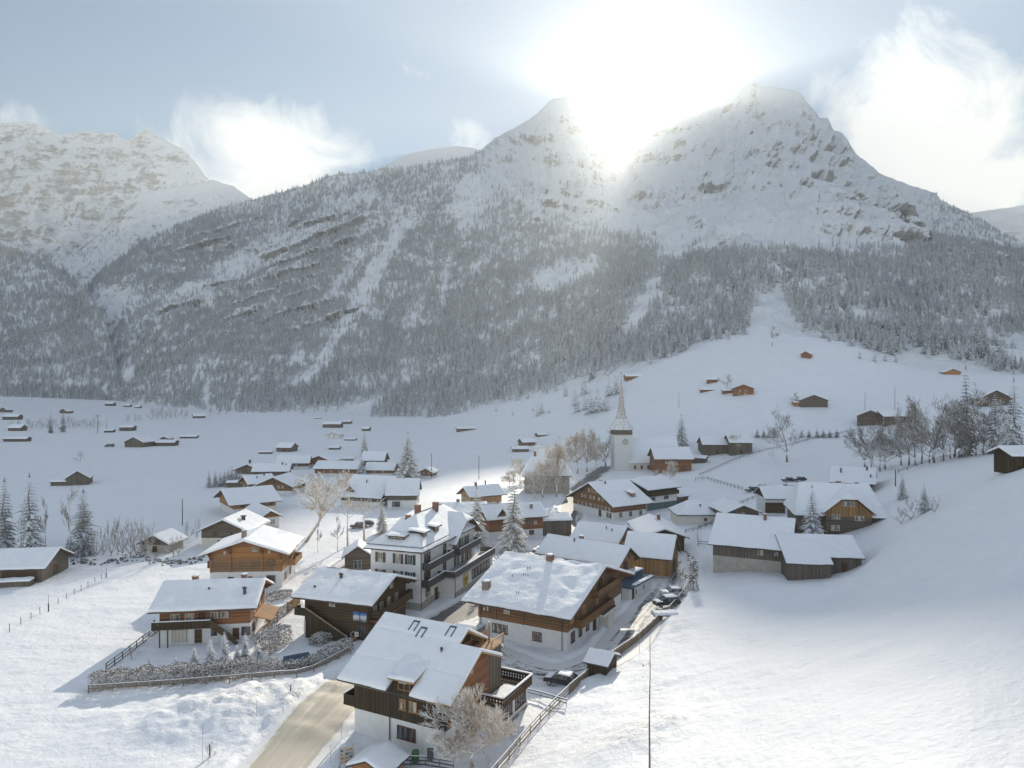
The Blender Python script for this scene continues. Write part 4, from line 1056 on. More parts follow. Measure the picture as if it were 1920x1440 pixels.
for xx in (.35, XL - .15):
    d = MB(); d.tube([(xx, -7.1, -.3), (xx, -7.1, q1['zw'])], .06, 6); d.build('downpipe', M['tin'], H1)

# --- big sunlit chalet behind it ----------------------------------------------------
S2 = solve((1070.8,1156.5), (865,1120.8), (1137,1057.5), 6.0)
H2, F2, q2 = house('corner_chalet', 'wide chalet with lumpy sunlit roof, two chimneys and brown timber over a white ground floor', S2, h1=2.85, oe=2.2, og=1.6, wall='w_brown', snow='snow_rough', th=.42, bumpy=.16, purlins=5, fas='w_redbrown',
   wins=[('F', -6.0, 4.4, 1.25, 1.1, 'bc', 1), ('F', -2.4, 4.5, 1.0, .9, 'c', 1), ('F', -3.6, 1.6, 2.6, 1.35, 'bc', 3), ('F', 2.6, 1.5, 1.5, 1.3, 'bc', 1),
         ('R', -9.0, 1.65, 1.2, 1.5, 'b', 0), ('R', -6.3, 1.7, 1.1, 1.5, 'b', 0), ('R', -3.6, 1.75, 1.1, 1.5, 'b', 0), ('R', -.9, 1.1, 1.1, 2.1, 'd'), ('R', 2.0, 1.7, 1.0, 1.1, 'w', 1), ('R', 6.8, 1.6, 1.7, 1.6, 'b', 1),
         ('R', -9.3, 4.3, 1.2, 1.1, 'o', 1), ('R', -5, 4.5, 1.2, 1.3, 'o', 1), ('R', 0, 4.5, 1.2, 1.3, 'o', 1), ('R', 4, 4.6, 1.2, 1.4, 'b', 1), ('R', -1.2, 7.0, 1.3, 1.4, 'o', 1), ('R', 1.4, 7.0, 1.3, 1.4, 'b', 1)],
   chims=[(-6.4, -10.2, 1.0, 1.5, 'stonechim'), (-.2, -.9, .95, 1.2, 'brick')],
   balcs=[('R', -8.6, 4.2, 3.05, 1.25, dict(mat='w_brown', snow=False)), ('R', -2.2, 6.2, 5.7, 1.25, dict(mat='w_brown', snow=False))])
for (x, y, n) in [(-2.6, -4.0, 2), (-2.4, -5.8, 3), (-1.2, -10.2, 2), (-3.9, -6.6, 1)]:
    for k in range(n):
        d = MB(); zz = q2['zr'] - abs(y) * q2['p'] + .3; d.tube([(x + k * .4, y, zz), (x + k * .4, y, zz + .55)], .06, 6); d.build('vent_pipe', M['tin'], q2['roof'])
d = MB(); d.box(q2['l'], q2['l'] + 2.0, -1.9, 3.6, 2.72, 3.0); d.box(q2['l'], q2['l'] + 1.6, .9, 3.4, -.3, 2.72); cp = d.build('entrance_porch', M['plaster_cream'], H2)
d = MB(); d.box(q2['l'], q2['l'] + 1.9, -1.8, 3.5, 3.0, 3.08); d.build('porch_roof', M['tin'], cp)
for yy in (-q2['w'] + .1, -4.4, .2):
    d = MB(); d.box(yy*0 + q2['l']*0 + (-q2['l'] + .2 if yy < -9 else yy), (-q2['l'] + .5 if yy < -9 else yy + .25), -q2['w'] - .14, -q2['w'], 2.85, q2['zw']); d.build('timber_post', M['w_redbrown'], H2)
for xx in (-q2['l'] + .5, 6.6): 
    d = MB(); d.tube([(xx, -q2['w'] - .1, -.2), (xx, -q2['w'] - .1, q2['zw'])], .055, 6); d.build('downpipe', M['tin'], H2)
d = MB(); d.box(-q2['l'] - 2.4, -q2['l'] + 1.2, -q2['w'] - 2.2, -q2['w'] + .0, -.8, 1.7); pl = d.build('side_terrace', M['concrete'], H2)
d = MB(); snow_slab(d, (-q2['l'] - 2.4, -q2['w'] - 2.2, 1.7), (-q2['l'] + 1.2, -q2['w'] - 2.2, 1.7), (-q2['l'] + 1.2, -q2['w'], 1.7), (-q2['l'] - 2.4, -q2['w'], 1.7), .25, 41, .4, .1); d.build('terrace_snow', M['snow'], pl, True)

# --- dark timber shop chalet with the outside stair ----------------------------------
S3 = solve((697.8,1132), (546,1115), (743,1075.7), 6.1)
H3, F3, q3 = house('dark_chalet', 'dark brown timber chalet with long outside stair and two picture boards by its door', S3, h1=0, oe=1.3, og=1.5, wall='w_darkh', snow='snow_rough', th=.38, bumpy=.1, purlins=5,
   wins=[('F', 4.35, 1.4, 1.5, 1.7, 'g', 1), ('F', -.6, 5.0, 1.0, .8, 'c', 1), ('R', -3.4, 1.5, 2.2, 1.7, 'g', 2), ('R', -.6, 1.5, 1.6, 1.7, 'w', 1), ('R', 2.2, 1.5, 1.6, 1.7, 'g', 1), ('R', -4, 4.1, 1.0, 1.1, 'c', 1), ('R', -2, 4.1, 1.0, 1.1, 'w', 1), ('R', .3, 4.2, 1.0, 1.1, 'c', 1), ('R', 2.8, 4.2, 1.0, 1.1, 'w', 1), ('R', -1.6, 6.4, .9, .8, 'c', 1), ('R', 1.2, 6.4, .9, .8, 'c', 1), ('L', -2, 3.9, 1.2, 1.2, 'w', 1), ('L', 2, 3.9, 1.2, 1.2, 'w', 1)],
   chims=[(-1.5, -2.2, .5, .85, 'tin'), (-4.3, -5.1, .25, .45, 'tin')],
   balcs=[('R', -5.2, 6.0, 3.35, 1.35, dict(mat='w_darkh', snow=False)), ('F', -6.2, -4.2, 3.4, 1.6, dict(mat='w_dark', snow=False, name='stair_landing'))])
d = MB()
for k in range(14):
    a = -4.1 + k * .5; z = 3.35 - k * .245
    d.box(a, a + .52, -q3['w'] - 1.5, -q3['w'] - .1, z - .12, z)
d.build('stair', M['w_darkh'], H3)
d = MB(); d.add([(-4.2, -q3['w'] - 1.6, 4.4), (3.0, -q3['w'] - 1.6, .85), (3.0, -q3['w'] - 1.6, -.6), (-4.2, -q3['w'] - 1.6, -.6), (-4.2, -q3['w'] - 1.5, 4.4), (3.0, -q3['w'] - 1.5, .85), (3.0, -q3['w'] - 1.5, -.6), (-4.2, -q3['w'] - 1.5, -.6)], [(0,3,2,1),(4,5,6,7),(0,1,5,4),(1,2,6,5),(3,7,6,2),(0,4,7,3)])
sp_ = d.build('stair_wall', M['w_dark'], H3); d = MB(); d.beam((-4.2, -q3['w'] - 1.55, 4.45), (3.0, -q3['w'] - 1.55, .9), .2, .09); d.build('hand_rail', M['w_trim'], sp_)
def picture(parent, fc, s, z, w, h, seed):
    m, nt, bs = new_mat('mountain_picture'); oc = objco(nt); n = noise_tex(nt, oc, 1.1, 4, .6, .4); sp = nt.nodes.new('ShaderNodeSeparateXYZ'); nt.links.new(oc, sp.inputs[0])
    t = math_(nt, 'ADD', math_(nt, 'MULTIPLY', math_(nt, 'SUBTRACT', sp.outputs[2], z - h/2), 1 / h), math_(nt, 'MULTIPLY', math_(nt, 'SUBTRACT', n, .5), .9))
    r = nt.nodes.new('ShaderNodeValToRGB'); e = r.color_ramp.elements; e[0].color = (.10,.09,.09,1); e[0].position = .15; e[1].color = (.05,.16,.42,1); e[1].position = .8
    k = e.new(.35); k.color = (.5,.5,.54,1); k = e.new(.55); k.color = (.7,.72,.75,1)
    nt.links.new(t, r.inputs[0]); nt.links.new(r.outputs[0], bs.inputs['Base Color'])
    d = MB(); fc.box(d, s - w/2, s + w/2, z - h/2, z + h/2, .0, .06); return d.build('picture_board', m, parent)
picture(H3, F3['F'], 3.55, 3.45, 1.05, 1.5, 1); picture(H3, F3['F'], 4.75, 3.4, 1.0, 1.5, 2)
d = MB(); F3['F'].box(d, 2.7, 5.6, 2.5, 2.62, 0, .5); d.build('door_canopy', M['fascia'], H3)
d = MB(); F3['R'].box(d, -5.5, 3.0, 2.75, 2.9, 0, 1.3); d.build('shop_awning', M['w_redbrown'], H3)
d = MB(); d.box(-q3['l'] - .1, -q3['l'] + 1.4, -q3['w'] - .1, -q3['w'] + 1.5, -.5, 2.0); d.build('white_shed', M['plaster'], H3)
o_ = MB(); g = F3['F'].pt(3.55, 0, .55)
o_.lathe([(.22, 0), (.34, .1), (.36, .85), (.30, .95)], 10, 0, (g.x, g.y)); 
pot = o_.build('flower_tub', M['w_redbrown']); pot.matrix_world = Matrix.Translation((S3['c'].x, S3['c'].y, S3['zg'])) @ Matrix.Rotation(S3['rz'], 4, 'Z'); tag(pot, 'reddish tub at the door of the dark timber chalet', 'planter')

# --- left chalet with the long balcony -------------------------------------------------
S4 = solve((481.7,1135.8), (276.4,1144.2), (498.6,1082.3), 5.5)
H4, F4, q4 = house('balcony_chalet', 'orange brown chalet behind the hedge, with long wooden balcony and outside stair', S4, h1=2.6, oe=1.3, og=1.2, wall='w_redbrown', snow='snow_rough', th=.36, bumpy=.07, fas='w_redbrown', purlins=3,
   wins=[('F', -4.2, 3.9, 1.3, 1.0, 'c', 1), ('F', -2.2, 3.9, 1.3, 1.0, 'c', 1), ('F', -.5, 3.6, 1.0, 1.9, 'd'), ('F', 1.3, 4.0, 1.1, .9, 'c', 1), ('F', 2.7, 4.0, 1.1, .9, 'c', 1), ('F', -1.0, 1.0, 1.0, 2.0, 'd'), ('F', 1.2, 1.5, .8, 1.0, 'b', 1), ('F', 4.3, 1.1, .9, 1.7, 'd'), ('F', 5.7, 1.5, 1.2, 1.2, 'b', 1), ('R', -2.4, 4.0, 1.1, 1.1, 'c', 1), ('R', 1.2, 4.0, 1.1, 1.1, 'c', 1), ('R', -3, 1.4, 1.1, 1.1, 'b', 1)],
   chims=[(5.2, -3.6, .45, 1.15, 'tin'), (-.2, -2.4, .2, .5, 'tin'), (-3.3, 1.6, .8, 1.1, 'brick'), (4.0, 1.6, .8, 1.1, 'brick')],
   balcs=[('F', -7.0, 1.1, 2.75, 1.5, dict(mat='w_dark', snow=True))])
yf = -q4['w']
d = MB(); d.add([(1.1, yf - 1.5, 3.8), (4.7, yf - 1.5, 1.0), (4.7, yf - 1.5, .0), (1.1, yf - 1.5, 2.6), (1.1, yf - 1.42, 3.8), (4.7, yf - 1.42, 1.0), (4.7, yf - 1.42, .0), (1.1, yf - 1.42, 2.6)], [(0,3,2,1),(4,5,6,7),(0,1,5,4),(1,2,6,5),(3,7,6,2),(0,4,7,3)])
for k in range(11): d.box(1.1 + k * .33, 1.45 + k * .33, yf - 1.4, yf - .4, 2.5 - k * .25, 2.6 - k * .25)
d.build('stair', M['w_darkh'], H4)
for xx in (-6.0, -4.9): 
    d = MB(); d.box(xx, xx + .16, yf - 1.35, yf - 1.2, -.4, 2.6); d.build('balcony_post', M['fascia'], H4)
d = MB(); d.box(-4.6, -2.6, yf - .16, yf - .02, .3, 2.1); 
for k in range(5): d.box(-4.6 + k * .48, -4.55 + k * .48, yf - .22, yf - .17, .2, 2.2)
d.build('trellis', M['frame_w'], H4)
d = MB(); d.add([(q4['l'], -2.8, 2.9), (q4['l'] + 2.6, -2.8, 2.2), (q4['l'] + 2.6, 3.5, 2.2), (q4['l'], 3.5, 2.9), (q4['l'], -2.8, 2.75), (q4['l'] + 2.6, -2.8, 2.05), (q4['l'] + 2.6, 3.5, 2.05), (q4['l'], 3.5, 2.75)], [(0,1,2,3),(7,6,5,4),(0,4,5,1),(1,5,6,2),(2,6,7,3),(3,7,4,0)])
d.build('porch_roof', M['w_tan'], H4)
for yy in (-2.5, 3.2): 
    d = MB(); d.box(q4['l'] + 2.3, q4['l'] + 2.45, yy - .07, yy + .07, -.4, 2.1); d.build('porch_post', M['w_tan'], H4)

M['w_band'] = wood('greyed_larch_timber', (.25, .155, .085), 'h', .2, .3)
# --- orange chalet with its gable to the camera --------------------------------------------
S5 = solve((540.8,1037.3), (571.7,1006.4), (456.4,1012), 6.8)
H5, F5, q5 = house('orange_chalet', 'orange larch chalet with bright sunlit roof, wide gable over a white ground floor', S5, h1=3.1, oe=1.5, og=1.7, wall='w_orange', fas='w_redbrown', th=.3, bumpy=.03, purlins=5,
   wins=[('L', 1.6, 7.3, 1.1, .9, 'c', 1), ('L', -3.9, 6.7, .6, .7, 'o', 0), ('L', 4.2, 6.7, .6, .7, 'o', 0), ('L', -1.8, 4.6, .7, .9, 'o', 0), ('L', .3, 4.7, .8, .7, 'o', 0), ('L', 4.6, 4.7, 1.4, 1.2, 'b', 2), ('L', 4.5, 1.7, 1.6, 1.3, 'b', 1), ('L', -2.8, 2.0, 1.1, .4, 'b', 0), ('L', .4, 2.0, 1.4, .4, 'b', 0), ('F', -3, 1.6, 1.0, 1.2, 'o', 1), ('F', 1, 1.6, 1.0, 1.2, 'o', 1), ('F', -2, 4.6, 1.2, 1.2, 'o', 1), ('F', 2, 4.6, 1.2, 1.2, 'o', 1)],
   chims=[(-3.2, 1.0, .8, 1.5, 'stonechim')], balcs=[('K', -4, 2, 3.2, 1.6, dict(mat='w_greyh', snow=False)), ('F', -1, 5, 3.2, 1.4, dict(mat='w_tan', snow=False))])
d = MB(); F5['L'].box(d, -q5['w'] + .3, q5['w'] - 1.6, 3.15, 5.2, .01, .035); d.build('weathered_band', M['w_band'], H5)
for s in (-q5['w'] + .25, -2.9, 2.9, q5['w'] - .25):
    d = MB(); F5['L'].box(d, s - .16, s + .16, 3.1, q5['zr'] - abs(s) * q5['p'] - .5, .0, .22); d.build('corner_post', M['w_orange'], H5)
for s in (-2.9, 2.9, -q5['w'] + .25, q5['w'] - .25):
    d = MB(); b_ = F5['L'].pt(s, q5['zr'] - abs(s) * q5['p'] - 1.6, .2); t_ = F5['L'].pt(s, q5['zr'] - abs(s) * q5['p'] - .45, 1.4); d.beam(b_, t_, .22, .3); d.build('roof_bracket', M['w_redbrown'], H5)

# --- the hotel -----------------------------------------------------------------------------
def hotel():
    o2 = Vector((-15.4, 119.3)); ax = Vector((.33, .944)).normalized(); rt = Vector((ax.y, -ax.x))   # local y runs back along the street side, local x to the right
    rz = math.atan2(rt.y, rt.x)
    root = empty('hotel', (o2.x, o2.y, 0), rz, 'white three storey hotel with dark shutters, hipped roof with dormers and black balconies', 'hotel')
    Wd = 9.5; Ln = 24.0; ze = 9.9
    b = MB(); b.box(-Wd, 0, 0, Ln, 1.1, ze); b.build('wall', M['plaster'], root)
    b = MB(); b.box(-Wd - .05, .05, -.05, Ln + .05, -1.5, 1.1); b.build('plinth', M['plaster_grey'], root)
    # roof: hipped main roof with a cross gable at the far end of the street side
    zr = 14.4; x0, x1, y0, y1 = -Wd - .9, .9, -.9, Ln + .9; cx = -Wd / 2
    rb = MB(); sb = MB(); t = .2
    pts = [(x0,y0,ze),(x1,y0,ze),(x1,y1,ze),(x0,y1,ze),(cx,7.4,zr),(cx,Ln-5,zr)]
    pts += [(x, y, z - t) for x, y, z in pts[:4]]
    rb.add(pts, [(0,1,4),(1,2,5,4),(2,3,5),(3,0,4,5),(0,6,7,1),(1,7,8,2),(2,8,9,3),(3,9,6,0),(6,9,8,7)])
    P6 = [Vector(p) for p in pts]
    snow_slab(sb, P6[0], P6[1], P6[4] + Vector((.05,0,0)), P6[4] - Vector((.05,0,0)), .2, 51, .5, .03)
    snow_slab(sb, P6[1], P6[2], P6[5], P6[4], .2, 52, .6, .05); snow_slab(sb, P6[0], P6[3], P6[5], P6[4], .2, 53, .8, .05)
    # cross gable (y 12.2 .. 24) towards the street
    ya, yb, yc = 11.6, 24.6, 18.1; gz0, gz1 = 8.6, 13.2; xo = 1.5; hipz = 11.9
    k = (gz1 - gz0) / (yc - ya); yh = (gz1 - hipz) / k
    prof = [(ya, gz0), (yc - yh, hipz), (yc, gz1), (yc + yh, hipz), (yb, gz0)]
    for (yy0, zz0), (yy1, zz1) in (((ya, gz0), (yc, gz1)), ((yb, gz0), (yc, gz1))):
        xr = xo - 1.6
        a, b_, c, d_ = (-4.5, yy0, zz0), (xo, yy0, zz0), (xr, yy1, zz1), (-4.5, yy1, zz1)
        ym = yc - yh if yy0 < yc else yc + yh
        poly = [(-4.5, yy0, zz0), (xo, yy0, zz0), (xo, ym, hipz), (xr, yc, gz1), (-4.5, yc, gz1)]
        rb.add(poly + [(x, y, z - t) for x, y, z in poly], [(0,1,2,3,4),(9,8,7,6,5),(0,5,6,1),(1,6,7,2),(2,7,8,3)])
        snow_slab(sb, (-4.5, yy0, zz0), (xo, yy0, zz0), (xo, ym, hipz), (-4.5, ym, hipz), .2, 54, .5, .04)
        snow_slab(sb, (-4.5, ym, hipz), (xo, ym, hipz), (xr, yc, gz1), (-4.5, yc, gz1), .2, 55, .5, .04)
    rb.add([(xo, yc - yh, hipz), (xo, yc + yh, hipz), (xo - 1.6, yc, gz1)], [(0,1,2)])
    snow_slab(sb, (xo, yc - yh, hipz), (xo, yc + yh, hipz), (xo - 1.6, yc + .05, gz1), (xo - 1.6, yc - .05, gz1), .2, 56, .4, .03)
    # lower wing to the left behind the front
    rb.add([(-Wd - 3.2, 9.5, 9.0), (-Wd - 3.2, 17, 9.0), (-6, 17, 9.0), (-6, 9.5, 9.0), (-Wd - 1.0, 13.2, 12.6), (-6, 13.2, 12.6)], [(0,1,4),(0,4,5,3),(1,2,5,4)])
    snow_slab(sb, (-Wd - 3.2, 9.5, 9.0), (-6, 9.5, 9.0), (-6, 13.2, 12.6), (-Wd - 1.0, 13.2, 12.6), .2, 57, .6, .04)
    snow_slab(sb, (-Wd - 3.2, 9.5, 9.0), (-Wd - 3.2, 17, 9.0), (-Wd - 1.0, 13.25, 12.6), (-Wd - 1.0, 13.2, 12.6), .2, 58, .6, .04)
    roof = rb.build('roof', M['fascia'], root); sb.build('roof_snow', M['snow'], roof, True)
    b = MB(); vs = [(x, y, z) for x in (-1.2, .06) for y, z in ((12.1, 8), (24.05, 8), (24.05, gz0 + .2), (yc + yh, hipz - .25), (yc - yh, hipz - .25), (12.1, gz0 + .2))]
    n = 6; b.add(vs, [tuple(range(5, -1, -1)), tuple(range(6, 12))] + [(i, (i+1)%6, (i+1)%6+6, i+6) for i in range(6)]); b.build('gable_wall', M['plaster'], root)
    b = MB(); b.box(-Wd - 2.6, -Wd, 10.2, 16.5, -1, 9.0); b.build('wing_wall', M['plaster'], root)
    FL = Facade((0, 0, 0), (1,0,0), (0,-1,0)); FR = Facade((.06, 0, 0), (0,1,0), (1,0,0))
    for z in (8.3, 5.4):
        for s, st in ((-7.6, 's'), (-4.2, 's'), (-1.9, 'sg')): window(FL, root, s, z, .95, 1.6, st, bars=1)
    for s in (-7.6, -4.2, -1.9): window(FL, root, s, 2.6, .95, 1.6, 'b', bars=1)
    for z in (8.0, 5.0):
        for s in (1.9, 3.1): window(FR, root, s, z, 1.05, 2.2, 'g', bars=0)
        window(FR, root, 9.6, z, 1.2, 2.2, 'g', bars=0)
    for s in (14.2, 17.0, 19.8): window(FR, root, s, 7.6, 1.1, 2.1, 'sg', bars=1)
    window(FR, root, 17.6, 10.4, .9, 1.5, 's', bars=1)
    for s in (15.0, 18.4, 21.0): window(FR, root, s, 4.9, 1.1, 2.1, 's', bars=1)
    window(FR, root, 2.8, 2.75, 1.6, 1.9, 'g', bars=1); window(FR, root, 6.1, 1.1, 1.2, 2.2, 'd')
    balcony(FR, root, .6, 10.9, 6.75, 1.3, 1.05, 'tin', snow=True); 
    # long first floor terrace, deeper from the middle on
    balcony(FR, root, .4, 6.8, 3.85, 1.3, 1.1, 'tin', snow=True); 
    b = MB(); b.box(0, 2.9, 7.6, 26.5, -1.5, 3.62); ex = b.build('dining_room', M['plaster'], root)
    b = MB(); b.box(2.9, 2.95, 7.55, 26.5, -1.5, 1.0); b.build('plinth', M['plaster_grey'], ex)
    FX = Facade((2.9, 0, 0), (0,1,0), (1,0,0))
    for k in range(6): window(FX, ex, 16.2 + k * 1.55, 2.3, 1.45, 1.9, 'g', bars=0)
    b = MB(); b.box(-.1, 3.3, 6.9, 27, 3.62, 3.85); b.build('terrace', M['metal_g'], ex)
    b = MB(); b.box(3.2, 3.28, 6.9, 27, 3.9, 4.95); b.box(0, 3.2, 6.85, 6.93, 3.9, 4.95); b.box(0, 3.2, 26.95, 27.03, 3.9, 4.95)
    par = b.build('parapet', M['tin'], ex); b = MB(); b.box(3.12, 3.36, 6.8, 27.1, 4.95, 5.05); b.box(0, 3.12, 6.8, 7.0, 4.95, 5.05); b.build('rail_snow', M['snow'], par)
    balcony(FR, root, 13.0, 23.6, 6.55, 1.5, 1.0, 'tin', snow=True)
    # the round golden emblem on the dining room wall
    b = MB(); n = 28
    ring = lambda r, o: [FX.pt(12.6 + r * 1.25 * math.cos(2*math.pi*k/n), 2.25 + r * 1.45 * math.sin(2*math.pi*k/n), o) for k in range(n)]
    gold = simple('gold_emblem', (.50, .36, .09), .5, .15, 5); ink = simple('dark_emblem_mark', (.08, .06, .02), .6); redk = simple('red_emblem_mark', (.35, .07, .03), .6); lightk = simple('pale_emblem_mark', (.75, .66, .5), .6)
    b.add(ring(1, 0.0) + ring(1, .06), [(k, (k+1)%n, (k+1)%n + n, k + n) for k in range(n)] + [tuple(range(n, 2*n))])
    em = b.build('emblem', gold, root)
    for mk, rows in ((ink, [(11.95, 2.25, .16, .5), (12.2, 2.32, .14, .3), (12.42, 2.2, .14, .45), (12.66, 2.3, .14, .5), (12.9, 2.22, .13, .42), (13.12, 2.3, .16, .5)]), (redk, [(12.3, 1.55, .15, .36), (12.52, 1.5, .13, .3), (12.75, 1.56, .14, .36), (12.95, 1.5, .1, .26)]), (lightk, [(12.15, 3.15, .34, .55), (12.62, 3.3, .36, .75), (13.08, 3.15, .34, .55)])):
        b = MB()
        for s, z, w, h in rows:
            if mk is lightk: b.add([FX.pt(s - w/2, z - h/2, .075), FX.pt(s + w/2, z - h/2, .075), FX.pt(s, z + h/2, .075)], [(0,1,2)])
            else:
                FX.box(b, s - w/2, s - w/2 + .05, z - h/2, z + h/2, .055, .075); FX.box(b, s - w/2 + .05, s + w/2, z + h/2 - .08, z + h/2, .055, .075); FX.box(b, s + w/2 - .05, s + w/2, z - h*.3, z + h/2 - .08, .055, .075)
        b.build('emblem_mark', mk, em)
    b = MB(); c = FR.pt(2.8, 1.5, .12)
    for k in range(3):
        a = math.pi * k / 3; dv = (FR.r * math.cos(a) + Vector((0,0,1)) * math.sin(a)) * .95
        b.beam(c - dv, c + dv, .12, .1)
        for sg in (-1, 1):
            e = c + dv * sg * .6; 
            for q in (.6, -.6):
                a2 = a + q; b.beam(e, e + (FR.r * math.cos(a2) + Vector((0,0,1)) * math.sin(a2)) * sg * .4, .1, .08)
    b.build('star_ornament', M['frame_w'], root)
    # dormers
    def dormer(pos, face, w, d_, h):
        f = Facade(pos, *face); b = MB(); f.box(b, -w/2, w/2, 0, h, -d_, 0); dm = b.build('dormer', M['w_greyh'], root)
        window(f, dm, 0, h * .5, w * .72, h * .62, 'w', bars=2)
        b = MB(); f.box(b, -w/2 - .35, w/2 + .35, h, h + .12, -d_, .55); rr_ = b.build('dormer_roof', M['fascia'], dm)
        b = MB(); q = [f.pt(-w/2 - .35, h + .12, .55), f.pt(w/2 + .35, h + .12, .55), f.pt(w/2 + .3, h + .45, -d_), f.pt(-w/2 - .3, h + .45, -d_)]
        snow_slab(b, *q, .22, 61, .3, .04); b.build('dormer_snow', M['snow'], rr_, True)
    dormer((-5.2, 1.2, ze + .75), ((1,0,0), (0,-1,0)), 3.0, 3.2, 1.15)
    dormer((-.9, 3.6, ze + 1.2), ((0,1,0), (1,0,0)), 1.5, 2.8, 1.2); dormer((-.9, 8.4, ze + 1.2), ((0,1,0), (1,0,0)), 1.7, 3.0, 1.3)
    for (x, y, z, s) in ((cx - .6, 9.6, zr - .4, .9), (cx + .6, 14.6, zr - .6, .9), (-Wd + .6, 12.6, 11.4, .8)):
        b = MB(); b.box(x - s/2, x + s/2, y - s/2, y + s/2, z, z + 1.7); b.box(x - s/2 - .08, x + s/2 + .08, y - s/2 - .08, y + s/2 + .08, z + 1.7, z + 1.82); b.build('chimney', M['brick'], roof)
    b = MB(); b.tube([(cx, 7.4, zr + .25), (cx, 19, zr + .2)], .09, 6); b.build('ridge_rail', M['brick'], roof)
    for x, y in ((.12, .12), (2.98, 7.7)):
        b = MB(); b.tube([(x, y, -.3), (x, y, ze - .3 if x < 1 else 3.6)], .06, 6); b.build('downpipe', M['tin'], root)
    b = MB()
    for k in range(9): b.beam((x0 + .1 + k * 0, y0 + .55, ze + .62), (x1 - .2, y0 + .55, ze + .62), .05, .12) if k == 0 else None
    b.beam((x1 - .5, y0 + .8, ze + .62), (x1 - .5, 11.2, ze + .62), .05, .12); b.build('snow_guard', M['tin'], roof)
hotel()
hs_ = direct(672, 1062, 7, 3.2, 3.0, 2.2, 100); hs_['zg'] = 0
house('timber_shed', 'grey timber annex tucked against the left side of the white hotel', hs_, 'shed', h1=0, oe=.6, og=.5, wall='w_greyh', wins=[('L', 0, 1.2, 1.6, 1.6, 'w', 1)], th=.25)

# --- barns behind the sunlit chalet -----------------------------------------------------------
H6, F6, q6 = house('golden_barn', 'golden boarded barn house with gable over a low white garage, behind the sunlit chalet', solve((1161,1061.8), (1003,1034), (1182.2,1023.9), 5.5), 'barn', h1=0, oe=.7, og=.9, wall='w_gold', wins=[('R', -.3, 4.4, 1.4, 2.2, 'p'), ('R', -2, 6.2, .5, .6, 'b', 0), ('R', 1.2, 6.2, .5, .6, 'b', 0), ('F', 5.5, 3.6, 1.2, .9, 'b', 1)], chims=[(-1.6, .5, .7, .9, 'brick'), (-2.4, -.8, .25, .6, 'tin')], th=.28, purlins=3, bumpy=.03)
gs = dict(rz=math.atan2(7.0, 5.0)); 
def garage():
    a = Vector((20.6, 124)); ax = Vector((5.0, 7.0)).normalized(); L_ = 9.0
    r = empty('garage', (a.x, a.y, gz(a.x, a.y)), math.atan2(ax.y, ax.x), 'low white garage with flat roof and open dark gateway', 'garage')
    b = MB(); b.box(0, L_, 0, 5.2, -.8, 2.2); b.build('wall', M['plaster'], r)
    b = MB(); b.box(-.35, L_ + .3, -.4, 5.3, 2.2, 2.5); rr_ = b.build('roof', M['tin_blue'], r)
    b = MB(); snow_slab(b, (1.4, -.35, 2.5), (L_ + .25, -.35, 2.5), (L_ + .25, .3, 2.5), (1.4, .3, 2.5), .14, 71, .3, .04); snow_slab(b, (5, 2, 2.5), (L_, 2, 2.5), (L_, 5, 2.5), (5, 5, 2.5), .2, 72, .5, .08); b.build('roof_snow', M['snow'], rr_, True)
    f = Facade((0, 0, 0), (0, -1, 0), (-1, 0, 0)); window(f, r, -3.2, 1.0, 3.2, 2.0, 'p', name='gate')
    f = Facade((0, 0, 0), (1, 0, 0), (0, -1, 0)); window(f, r, 2.4, 1.1, .5, .9, 'w', bars=0); window(f, r, 5.6, 1.2, .5, .8, 'w', bars=0); window(f, r, 1.2, 1.0, .8, 1.9, 'd')
    b = MB(); b.box(5.0, L_ + .2, 1.8, 5.2, 2.5, 3.5); up = b.build('upper_box', M['tin_blue'], r)
    b = MB(); snow_slab(b, (5.0, 1.8, 3.5), (L_ + .2, 1.8, 3.5), (L_ + .2, 5.2, 3.5), (5.0, 5.2, 3.5), .18, 73, .4, .05); b.build('roof_snow', M['snow'], up, True)
garage()
house('board_barn', 'barn with upright golden and grey boards, plain smooth snow roof, right of the garage', solve((1260.2,1047.9), (1165,1038.5), (1269,1002.7), 4.2), 'barn', h1=.6, oe=.5, og=.6, base='concrete', wall='w_gold', th=.26, bumpy=.02, wins=[('R', 0, 1.6, 2.6, 2.6, 'p'), ('R', .5, 5, .9, .9, 'b', 1)])
house('ridge_house', 'low sunlit house roof with rippled snow and small red gable, behind the barns', solve((1160,1018), (1066,1008), (1177,985.2), 4.5), 'house', h1=2.2, oe=.8, og=.7, wall='w_redbrown', snow='snow_rough', th=.32, bumpy=.12, wins=[('R', -1.5, 3.2, 1, 1, 'c', 1), ('R', 1.5, 3.2, 1, 1, 'c', 1)], chims=[(1.5, -2, .2, .7, 'tin'), (3.0, -2.6, .2, .7, 'tin')])
house('small_chalet', 'small chalet with bright white roof, brick chimney and dark gable at the lane corner', solve((1293,1006.4), (1258,977), (1247,990.3), 3.4), 'chalet', h1=0, oe=.9, og=1.2, wall='w_darkh', th=.3, chims=[(2.5, -1.0, .7, 1.5, 'brick')], purlins=3, wins=[('L', -2, 1.6, 1.0, 1.1, 'w', 1), ('L', 1.5, 1.6, 1.0, 1.1, 'w', 1), ('F', -2, 1.6, 1.0, 1.1, 'w', 1)])
S10 = solve((1149.4,949.4), (1226,940.6), (1103,903.8), 4.2)
l10 = S10['w'] - 1.6
